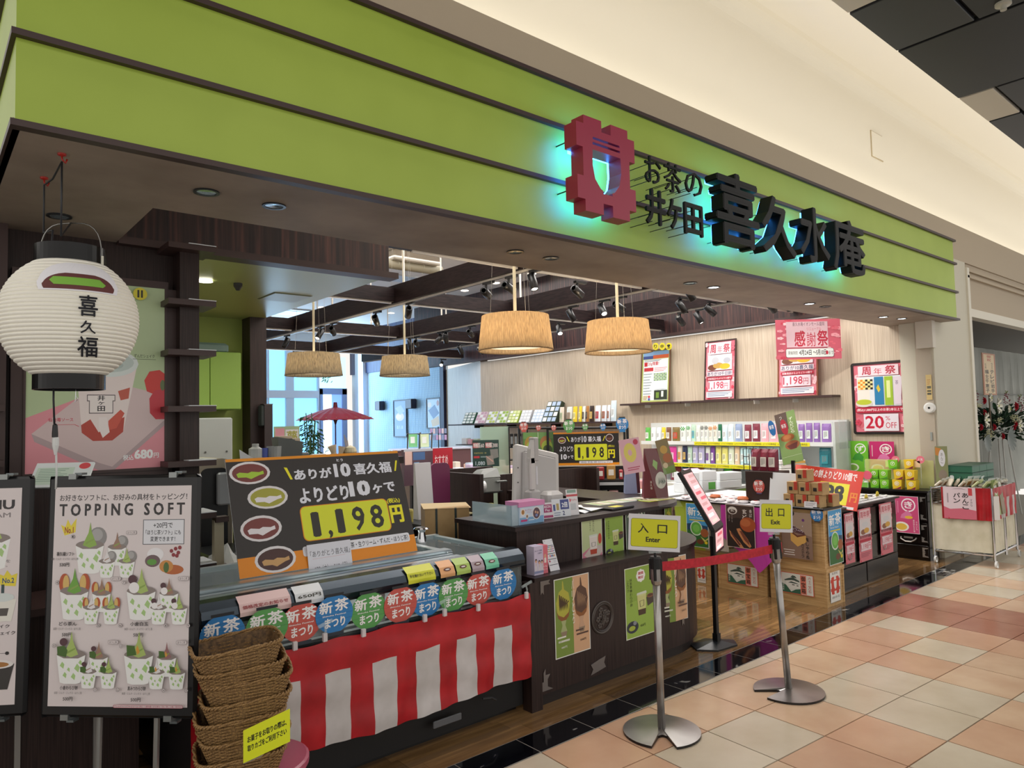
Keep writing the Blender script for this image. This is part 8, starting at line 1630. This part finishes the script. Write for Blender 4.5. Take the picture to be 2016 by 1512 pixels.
A = aY(508, 795, 6.3); Bq = aY(523, 835, 6.3)
G().bbox(2.485, Bq.x, 6.3, 6.42, .9, A.z, C('#2c1f1e', .4), .01).bbox(Bq.x-.03, Bq.x+.01, 6.31, 6.41, Bq.z-.02, A.z-.01, C('#3a4040', .4), .01).top('wall_dispenser', 'dark slim cabinet with dispenser fixed beside the column', 'cabinet')
# ================================================================== SHOP MIDDLE
# island with the second price sign
A = aX(1090, 853, 5.9); 
c = aD(1154, 883, 7.4); wS2 = 128*7.4/FPX; hS2 = 65*7.4/FPX
def price_wide():
    pg = Page('#26211f').r(0, 0, 1, .05, '#d98a2c').r(0, .93, 1, 1, '#e8930f')
    daifuku(pg, .13, .24, .06, .10, 0, '#7a3a36', '#c9cf4a'); daifuku(pg, .86, .19, .06, .12, 0, '#4a2a26', '#7a4a3c')
    pg.t('ありが', .27, .14, .42, .30, '#e6e8f2', .04).t('10', .435, .12, .51, .31, '#e6e8f2', .05).t('喜久福', .53, .13, .73, .30, '#e6e8f2', .04).p([(.20, .13), (.215, .13), (.25, .28), (.235, .28)], '#f2ea1c').p([(.785, .13), (.80, .13), (.765, .28), (.755, .28)], '#f2ea1c')
    pg.t('よりどり', .09, .42, .30, .58, '#e6e8f2', .04).t('10', .11, .66, .20, .82, '#e6e8f2', .06).t('ヶで', .21, .70, .30, .80, '#e6e8f2', .04)
    pg.r(.32, .37, .82, .85, '#dfe62a', .03).t('1', .37, .46, .41, .78, '#2c2a22', .03).t(',', .435, .72, .455, .83, '#2c2a22', .03).t('1', .50, .46, .54, .78, '#2c2a22', .03).t('9', .59, .46, .655, .78, '#2c2a22', .03).t('8', .70, .46, .77, .78, '#2c2a22', .03).t('(税込)', .835, .40, .93, .48, '#f2ea1c', .02).t('円', .835, .54, .935, .80, '#f2ea1c', .06)
    pg.r(.39, .875, .90, .95, '#e9e9f0', .01).t('対象商品：喜久福、抹茶・生クリーム・ずんだ', .41, .885, .88, .94, '#4a4448', .01); return pg
M = Matrix.Translation(c) @ Matrix.Rotation(-YAW-.12, 4, 'Z') @ Matrix.Translation((-wS2/2, 0, -hS2/2))
t = thing('wide_price_sign', 'wide black price sign with yellow number field above the middle shelves', 'sign board', tuple(c))
g = price_wide().geo(wS2, hS2, .006, .4); g.v = [tuple(M @ Vector(v)) for v in g.v]; g.obj('print', t)
BX, BY = c.x, c.y
u_ = Vector((math.cos(-YAW-.12), math.sin(-YAW-.12), 0)); v_ = Vector((-u_.y, u_.x, 0))
sr = thing('sweets_shelf', 'black framed shelf unit with sweets under the wide price sign', 'shelf unit', tuple((c.x, c.y, 0)))
MS = Matrix.Translation((c.x, c.y, 0)) @ Matrix.Rotation(-YAW-.12, 4, 'Z')
for s in (-1, 1): G().box(s*.40-.012, s*.40+.012, .02, .045, 0, c.z+.24, BLK, MS).obj('post', sr)
G().box(-.40, .40, .02, .04, c.z+.20, c.z+.222, BLK, MS).obj('top_rail', sr)
zl = []
for (py) in (945, 972, 1000):
    q = aD(1190, py, 7.3); zl.append(q.z); G().box(-.35, .45, -.10, .22, q.z-.02, q.z, BLK, MS).box(-.35, .45, -.105, -.10, q.z-.05, q.z-.02, C('#b9bcc0', .3), MS).obj('shelf_board', sr)
G().box(-.40, .42, .2, .25, 0, c.z-.2, C('#2a2a2c', .4), MS).obj('back_panel', sr)
items = [(-.08, '#cfd4dc', .09, .06), (.03, '#4a6ab0', .05, .05), (.10, '#c84a50', .06, .05), (.19, '#9c2f34', .08, .13), (.30, '#b58a4a', .09, .15), (.40, '#b03a40', .04, .10)]
for k, (dx, c_, w, h) in enumerate(items):
    M = MS @ Matrix.Translation((dx-.05, -.02, zl[0]+.001))
    G().bbox(-w/2, w/2, -.03, .03, 0, h, C(c_, .4), .008).box(-w*.3, w*.3, -.032, -.03, h*.3, h*.7, C('#e6e0d8', .5)).top('snack_pack', '%s snack pack on the top board under the wide price sign' % ('white', 'blue', 'small red', 'dark red', 'gold', 'narrow red')[k], 'snack', local=M, group='snacks on the black shelf unit')
place(Page('#d9cf7a').r(.2, 0, .5, 1, '#d8a0a0').t('よりどり対象', .55, .2, .95, .8, '#5a5030', .01).geo(.45, .05, .001), 'price_strip', 'yellow and pink price strip on the second board of the black shelf unit', 'price strip', tuple(MS @ Vector((-.3, -.11, zl[1]-.05))), -YAW-.12)
for k in range(6):
    M = MS @ Matrix.Translation((-.28+.11*k, -.03, zl[1]+.001)); G().bbox(-.045, .045, -.05, .05, 0, .03, C(['#5a5a5e', '#d8d4c8', '#c9a0a0'][k % 3], .4), .004).top('flat_snack_box', 'flat snack box on the second board of the black shelf unit, %s of six' % nth(k), 'snack', local=M, group='flat snack boxes on the second board')
# small lantern cards over the island
for k, (px, py, wpx, c_, lb) in enumerate(((1031, 840, 17, '#c9594f', 'red lantern card left of the small ones over the middle shelves'), (1060, 842, 10, '#c9594f', 'small red lantern card over the middle shelves, first of the small row'), (1090, 842, 10, '#c9594f', 'small red lantern card over the middle shelves, second of the small row'), (1120, 838, 23, '#5aa156', 'green lantern card above the wide price sign'), (1152, 840, 12, '#5aa156', 'small green lantern card above the wide price sign'), (1187, 840, 12, '#2f7fc0', 'small blue lantern card above the wide price sign'), (1225, 835, 25, '#2f7fc0', 'blue lantern card at the right corner of the wide price sign'))):
    d = 7.32; w = wpx*d/FPX; h = w*1.15; q = aD(px, py, d); M = Matrix.Translation(q) @ Matrix.Rotation(-YAW, 4, 'Z') @ Matrix.Translation((-w/2, 0, -h/2))
    lantern_card(c_, w, h, c_).top('lantern_card', lb, 'card', local=M, group='lantern cards over the middle shelves')
A = aD(1022, 843, 7.36); Bq = aD(1235, 842, 7.36)
G().tube([A, Bq], .012, BLK, 6).tube([Bq, (Bq.x, Bq.y, 0)], .014, BLK, 6).tube([A, (A.x, A.y, 0)], .014, BLK, 6).obj('lantern_gantry', sr)
# double green tea cake poster and dark green poster
def farboard(px0, py0, px1, py1, d, pg, nm, lab, cat='poster', dy=0, leg=True, th=.006):
    w = (px1-px0)*d/FPX; h = (py1-py0)*d/FPX; q = aD(px0, py1, d); M = Matrix.Translation(q) @ Matrix.Rotation(-YAW+dy, 4, 'Z')
    t = thing(nm, lab, cat, tuple(q)); g = pg.geo(w, h, th, .35); g.v = [tuple(M @ Vector(v)) for v in g.v]; g.obj('print', t)
    if leg: G().box(w*.45, w*.5, .01, .03, -q.z, h*.9, BLK, M).box(w*.2, w*.8, -.06, .16, -q.z, -q.z+.02, BLK, M).obj('stand', t)
    return t
pg = Page('#5f8a4a').r(.485, 0, .5, 1, '#dfe6cf')
for ox in (0, .5): pg.r(ox+.0, 0, ox+.485, .2, '#6f9a58').e(ox+.24, .36, .19, .24, '#b07a48' if ox else '#a98a3c').e(ox+.28, .46, .18, .2, '#a9bf4a').e(ox+.30, .55, .15, .14, '#4c5a34').r(ox, .76, ox+.485, 1, '#33473a').r(ox+.03, .60, ox+.08, .70, '#c84a50').t('ずんだ', ox+.14, .74, ox+.36, .82, '#dfe06a', .02).t('ふわふわどら', ox+.06, .86, ox+.42, .92, '#e6e8e0', .01)
farboard(1031, 852, 1091, 913, 7.5, pg, 'tea_cake_poster', 'double green tea cake poster standing behind the register screen')
pg = Page('#2f4a44').t('特蒸60', .04, .10, .44, .30, '#d8d0d0', .04).r(.02, .10, .22, .30, '#c0404a').t('特蒸', .03, .12, .21, .28, '#eee8e8', .02).t('特蒸300', .50, .10, .96, .30, '#d8d0d0', .04).r(.49, .10, .72, .30, '#c0404a').t('特蒸', .50, .12, .71, .28, '#eee8e8', .02).t('数量限定第一弾', .06, .46, .52, .52, '#b8b06a', .01).r(.04, .60, .26, .68, '#c8404a').r(.30, .61, .5, .66, '#8aa0a0').t('1,080', .10, .80, .46, .97, '#cfe0ea', .02).p([(.66, .36), (.96, .34), (.98, .66), (.70, .74)], '#8a8a86').p([(.50, .62), (.76, .58), (.82, .92), (.55, .96)], '#9c948e').p([(.50, .62), (.52, .60), (.78, .80), (.76, .84)], '#d8b0a4')
farboard(931, 867, 983, 919, 7.2, pg, 'tea_price_poster', 'dark green tea poster with white and red headings behind the partition')
q = aD(973, 840, 7.9); G().box(-.16, .16, 0, .012, 0, q.z, C('#b4d0bc', .2, alpha=.55)).top('green_acrylic_panel', 'translucent green panel between the dark poster and black shelf', 'panel', local=Matrix.Translation((q.x, q.y, 0)) @ Matrix.Rotation(-YAW, 4, 'Z')) 
# black frame shelf with dark packets
q = aD(1002, 905, 7.7); M = Matrix.Translation((q.x, q.y, 0)) @ Matrix.Rotation(-YAW, 4, 'Z')
t = thing('black_shelf_frame', 'black framed open shelf with dark tea packets', 'shelf unit', (q.x, q.y, 0))
zt = aD(1002, 840, 7.7).z; g = G()
for x_ in (0, .20): g.box(x_, x_+.014, 0, .014, 0, zt, BLK, M)
for z_ in (zt, aD(1002, 880, 7.7).z, aD(1002, 905, 7.7).z): g.box(0, .21, 0, .2, z_-.012, z_, BLK, M)
g.obj('frame', t)
for k in range(4):
    z_ = aD(1002, 880, 7.7).z; M2 = M @ Matrix.Translation((.035+.045*k, .05, z_+.001)); G().bbox(-.019, .019, -.02, .02, 0, .14, C('#1c1c1e', .4), .004).box(-.012, .012, -.0215, -.02, .03, .11, C('#8a8e92', .5)).top('black_tea_packet', 'black tea packet in the black framed open shelf, %s of four' % nth(k), 'packet', local=M2, group='black tea packets')
# low display table in the middle with small goods
for k, (px, py, w, h, c_, lb) in enumerate(((917, 858, .16, .12, '#e0dfe0', 'white carton on the side shelf by the pale wall'), (928, 856, .12, .10, '#d8a0a8', 'pink fronted carton on the side shelf'), (940, 856, .14, .11, '#b8c8b0', 'pale green carton on the side shelf'))):
    q = aX(px, py, 8.5); M = Matrix.Translation((8.45, q.y, 1.16)) @ Matrix.Rotation(RX, 4, 'Z'); G().bbox(-w/2, w/2, 0, .12, 0, h, C(c_, .4), .005).top('small_carton', lb, 'carton', local=M)
ya = aX(905, 868, 8.5).y; yb = aX(950, 868, 8.5).y; G().box(8.40, 8.72, yb-.3, ya, 1.14, 1.158, TRIM).top('side_shelf', 'short dark shelf below the gift box shelf', 'shelf')
t = thing('island_counter', 'pale low island of goods behind the partition', 'counter', (5.2, 7.4, 0))
G().box(4.9, 6.4, 6.8, 8.0, 0, .92, C('#8a8078', .5)).box(4.85, 6.45, 6.75, 8.05, .92, .95, C('#dad6d2', .4)).obj('body', t)
ri = random.Random(9)
for k in range(22):
    x_ = 4.98+.19*(k % 7)+.02*ri.random(); y_ = 6.9+.3*(k//7); w = .07+.06*ri.random(); h = .05+.10*ri.random(); c_ = ri.choice(['#c9b8d8', '#e2c8b8', '#d8d8e0', '#b8c8d8', '#e0b8a8', '#d9cfc0'])
    G().bbox(x_-w/2, x_+w/2, y_-.05, y_+.05, .951, .951+h, C(c_, .4), .006).top('sweet_packet', '%s sweets packet on the pale island, %s' % ({'#c9b8d8': 'lilac', '#e2c8b8': 'beige', '#d8d8e0': 'white', '#b8c8d8': 'pale blue', '#e0b8a8': 'salmon', '#d9cfc0': 'cream'}[c_], nth(k)+' put down from the partition'), 'sweets', group='pastel packets on the island')
# white boxes with green windows and low table behind the brown poster
t = thing('rear_table', 'plain grey table behind the low sales table', 'table', (6.6, 4.9, 0)); G().box(6.0, 7.5, 4.6, 5.3, .76, .79, C('#cfd2d2', .4)).box(6.02, 7.48, 4.62, 5.28, 0, .76, C('#8fb45a', .5)).obj('body', t)
for k, (px0, px1, py0, py1, lb) in enumerate(((1348, 1382, 968, 990, 'white stacked box with green window, nearest the sign pole, lower'), (1348, 1382, 946, 967, 'white stacked box nearest the sign pole, upper'), (1384, 1416, 968, 990, 'white stacked box with green window, middle pile, lower'), (1384, 1416, 946, 967, 'white stacked box, middle pile, upper'), (1418, 1468, 958, 975, 'wide white box in the right pile, lower'), (1418, 1468, 943, 957, 'wide white box in the right pile, upper'))):
    A = aY(px0, py1, 4.62); Bq = aY(px1, py0, 4.62); w = (px1-px0)*(A-CAM).dot(FW)/FPX; h = .105 if k < 4 else .085; z0 = .791+(.107 if k in (1, 3) else .087 if k == 5 else 0)
    M = Matrix.Translation((A.x, 4.62, z0)) @ Matrix.Rotation(-.35, 4, 'Z'); g = G().bbox(0, w*1.05, 0, .2, 0, h, C('#dde0e2', .35), .004)
    if k in (0, 2): g.box(w*.45, w*.95, -.002, 0, .012, h*.85, C('#5fae4a', .4))
    g.top('white_gift_box', lb, 'gift box', local=M, group='white gift boxes on the rear table')
place(Page('#d9a8c4').r(.2, .2, .8, .8, '#e6c8d8').geo(.20, .12, .002), 'pink_sheet', 'pink card lying on the white gift boxes', 'card', (6.55, 4.75, .99), -.3, 1.3)
for k, (z_, dx) in enumerate(((.80, 0), (.845, .01), (.89, -.01))):
    A = aY(1570, 925, 3.9); M = Matrix.Translation((A.x+dx-.1, 3.9, z_-.80+A.z-.02)) @ Matrix.Rotation(-.5, 4, 'Z'); G().bbox(-.14, .16, 0, .12, 0, .04, C('#e3e0da', .4), .003).bbox(.0, .162, -.002, .12, .003, .032, C('#cda048', .5), .003).top('castella_box', 'white and gold flat box in the pile behind the leaning poster, %s' % ('lowest', 'middle', 'uppermost')[k], 'box', local=M, group='white and gold boxes')
A = aY(1570, 925, 3.9); G().box(A.x-.27, A.x+.13, 3.80, 4.12, 0, A.z-.022, C('#c9cccc', .5)).top('display_plinth', 'plain white plinth under the white and gold boxes', 'plinth')
pg = Page('#d8dade').r(0, 0, 1, .3, '#e0a8c0').r(.1, .35, .7, .42, '#4a4a50').r(.1, .5, .7, .57, '#4a4a50').r(.1, .64, .7, .70, '#4a4a50').r(.2, .74, .8, .9, '#b9606a')
M = Matrix.Translation(aY(1632, 912, 4.3)) @ Matrix.Rotation(RX*.7, 4, 'Z') @ Matrix.Rotation(-.28, 4, 'Y'); pg.geo(.10, .34, .003, .35).top('slim_card', 'slim white and pink leaning card in front of the teal packet', 'card', local=M)
# low pale shelf cases in front of the rack bottom
for k, (y0, y1, c_, lb) in enumerate(((4.9, 5.6, '#d8dcdc', 'white low storage box in front of the wall rack, nearer the pillar'), (5.7, 6.5, '#9ac46a', 'green low storage box in front of the wall rack, farther in'))):
    G().bbox(7.7, 8.1, y0, y1, 0, .62, C(c_, .4), .01).top('storage_case', lb, 'storage box')
for k in range(9):
    y_ = 4.95+.18*k; G().bbox(7.75, 8.0, y_, y_+.14, .621, .621+.05+.03*(k % 3), C(['#e0a0a8', '#e6e4e0', '#c9d8a0', '#d8a05a'][k % 4], .4), .006).top('sweet_box', 'small sweets box on the low storage boxes, %s from the pillar' % nth(k), 'sweets', group='sweets on the low storage boxes')
# ================================================================== BACK OF THE SHOP
# red paper umbrella
tipp = aD(660, 793, 14.4); L0 = aD(585, 829, 14.4); R0 = aD(735, 823, 14.4); R_u = (R0-L0).length/2; cU = Vector((tipp.x, tipp.y, (L0.z+R0.z)/2))
um = thing('paper_umbrella', 'large red Japanese paper umbrella opened near the windows', 'umbrella', (cU.x, cU.y, 0))
REDP = C('#b02a40', .6); n = 44; H_u = tipp.z-.09-cU.z
g = G(); vs = []; 
for k in range(n):
    a = 2*math.pi*k/n; s = 1 if k % 2 else .985
    for f, zf in ((1, 0), (.66, .46), (.33, .80), (.05, 1)): vs.append((cU.x+R_u*f*s*math.cos(a), cU.y+R_u*f*s*math.sin(a), cU.z+H_u*zf-(.012*f if k % 2 == 0 else 0)))
fs = []
for k in range(n):
    j = (k+1) % n
    for i in range(3): fs += [(k*4+i, j*4+i, j*4+i+1, k*4+i+1)]
g.add(vs, fs, REDP); g.obj('canopy', um)
G().lathe([(.05, 0), (.035, .12), (0, .12)], C('#7a1828', .5), (cU.x, cU.y, cU.z+H_u-.02), 12).obj('cap', um)
G().tube([(cU.x, cU.y, .0), (cU.x, cU.y, cU.z+H_u)], .014, C('#4a2428', .5), 8).lathe([(.05, 0), (.03, -.05), (.016, -.1)], C('#4a2428', .5), (cU.x, cU.y, cU.z-.0), 10).obj('pole', um)
g = G()
for k in range(22): a = 2*math.pi*k/22; g.tube([(cU.x+.03*math.cos(a), cU.y+.03*math.sin(a), cU.z+H_u*.45), (cU.x+R_u*.95*math.cos(a), cU.y+R_u*.95*math.sin(a), cU.z+.03)], .005, C('#c9a878', .6), 4)
g.obj('ribs', um, kind='stuff')
G().lathe([(.25, 0), (.25, .05), (.05, .08), (0, .08)], BLK, (cU.x, cU.y, 0), 20).obj('base', um)
# bamboo in a pot
bq = aD(612, 900, 13.0); bo = thing('bamboo_plant', 'leafy green bamboo plant under the red umbrella', 'plant', (bq.x, bq.y, 0))
rb = random.Random(17); g = G(); gl = G()
for s in range(9):
    x0, y0 = bq.x+rb.uniform(-.12, .12), bq.y+rb.uniform(-.12, .12); top_ = rb.uniform(1.5, 1.85)
    lx = rb.uniform(-.14, .14); g.tube([(x0, y0, .25), (x0+lx*.4, y0, top_*.6), (x0+lx, y0, top_)], .009, C('#4a6a3c', .5), 5)
    for k in range(34):
        f = .42+.58*rb.random(); p_ = Vector((x0+lx*f, y0, top_*f)); a = rb.random()*6.28; d = Vector((math.cos(a), math.sin(a), -.2-.5*rb.random())); leafm(gl, p_+d*.03, d, .13, .011, C('#2f5a3c', .5))
g.obj('stems', bo, kind='stuff'); gl.obj('leaves', bo, kind='stuff'); G().lathe([(0, 0), (.15, 0), (.18, .28), (.165, .28), (.15, .24), (0, .24)], C('#5a5450', .5), (bq.x, bq.y, 0), 20).obj('pot', bo)
pg = Page('#a9c49a').r(.06, .06, .42, .32, '#dfa0ac').r(.46, .10, .96, .80, '#dfe3e6').t('夢', .50, .14, .92, .50, '#a8a84a', .03).t('氷', .56, .50, .84, .74, '#a8a84a', .02).t('抹茶', .06, .42, .40, .62, '#8fb08a', .02).e(.88, .82, .08, .08, '#d86aa0').r(.08, .66, .38, .9, '#b8d0c8')
farboard(539, 840, 590, 903, 9.0, pg, 'ice_poster', 'green and white shaved ice poster beyond the napkin holders')
farboard(524, 865, 539, 903, 8.6, Page('#8a90c0').r(.3, .1, 1, .9, '#c8a04a').e(.65, .5, .2, .25, '#e6d090'), 'small_poster', 'small yellow and lilac poster left of the shaved ice poster')
# framed posters and speakers on the lattice wall
for k, (tl, br, pg, lb) in enumerate((((774, 788), (801, 861), Page('#5a7a9c').e(.5, .45, .35, .12, '#c8b0a8').e(.4, .45, .22, .07, '#e0d8d4').p([(.1, .2), (.6, .12), (.9, .3), (.5, .4)], '#8a9ab0').t('喜久福', .22, .70, .75, .80, '#b8c8d8', .0), 'framed blue sweets poster, left one on the lattice wall'), ((839, 784), (868, 844), Page('#b8cce0').p([(.1, .4), (.6, .2), (.95, .5), (.5, .7)], '#4a6a9a').p([(.3, .75), (.9, .6), (.95, .9), (.4, .98)], '#d8b47a').e(.2, .2, .15, .1, '#e6d8c8').e(.85, .15, .1, .1, '#a86a5a'), 'framed pale sweets poster, right one on the lattice wall'))):
    framed(pg, tl, br, 9.44, lb, '#1a1c24', 0, .03)
for k, (px, py) in enumerate(((753, 799), (815, 795))):
    p = aX(px, py, 9.46); G().bbox(9.30, 9.46, p.y-.13, p.y+.13, p.z-.12, p.z+.12, C('#2a2230', .4), .015).top('wall_speaker', 'dark wall speaker on the lattice wall, %s' % ('left of both posters' if k == 0 else 'between the two posters'), 'speaker')
# small A-frame displays before the lattice wall
for k, (px0, px1, c_, lb) in enumerate(((805, 822, '#7fc88a', 'green leaflet display on black easel, left'), (828, 845, '#cfe0b8', 'pale leaflet display on black easel, right'))):
    d = 11.0; w = (px1-px0)*d/FPX; q = aD(px0, 883, d); M = Matrix.Translation(q) @ Matrix.Rotation(-YAW+.3, 4, 'Z')
    t = thing('easel_display', lb, 'easel', tuple(q)); G().box(0, w, 0, .01, .02, .22, C(c_, .4), M).box(w*.2, w*.7, -.004, 0, .08, .18, C('#e6ecea', .4), M).obj('sheets', t)
    g = G()
    for x_ in (-.03, w+.03): g.tube([M @ Vector((x_, -.05, 0)), M @ Vector((x_+.03, .05, .24))], .012, BLK, 5)
    g.tube([M @ Vector((-.03, .03, .22)), M @ Vector((w+.04, .03, .22))], .01, BLK, 5); g.obj('easel_frame', t)
q = aD(830, 883, 11.05); G().box(-.45, .75, -.15, .35, -q.z, -.003, C('#6a4a50', .5)).box(-.47, .77, -.17, .37, -.02, -.001, C('#c9cce0', .4)).top('rear_display_counter', 'low display counter by the lattice wall', 'counter', local=Matrix.Translation(q) @ Matrix.Rotation(-YAW+.3, 4, 'Z'))
q = aD(862, 850, 11.2); M = Matrix.Translation((q.x, q.y, q.z)) @ Matrix.Rotation(-YAW, 4, 'Z')
t = thing('hanging_rack', 'small round rack of hanging packets near the dark corner post', 'rack', tuple(q)); g = G()
for i in range(6):
    for j in range(2): g.bbox(-.12+.045*i, -.085+.045*i, -.02, .0, -.03-.10*j, .05-.10*j, C(['#b89ac8', '#d8c8d8', '#8a9ac0'][(i+j) % 3], .4), .004, M)
g.obj('hanging_packets', t, kind='stuff'); G().box(.0, .015, 0, .015, -q.z, .08, BLK, M).obj('post', t)
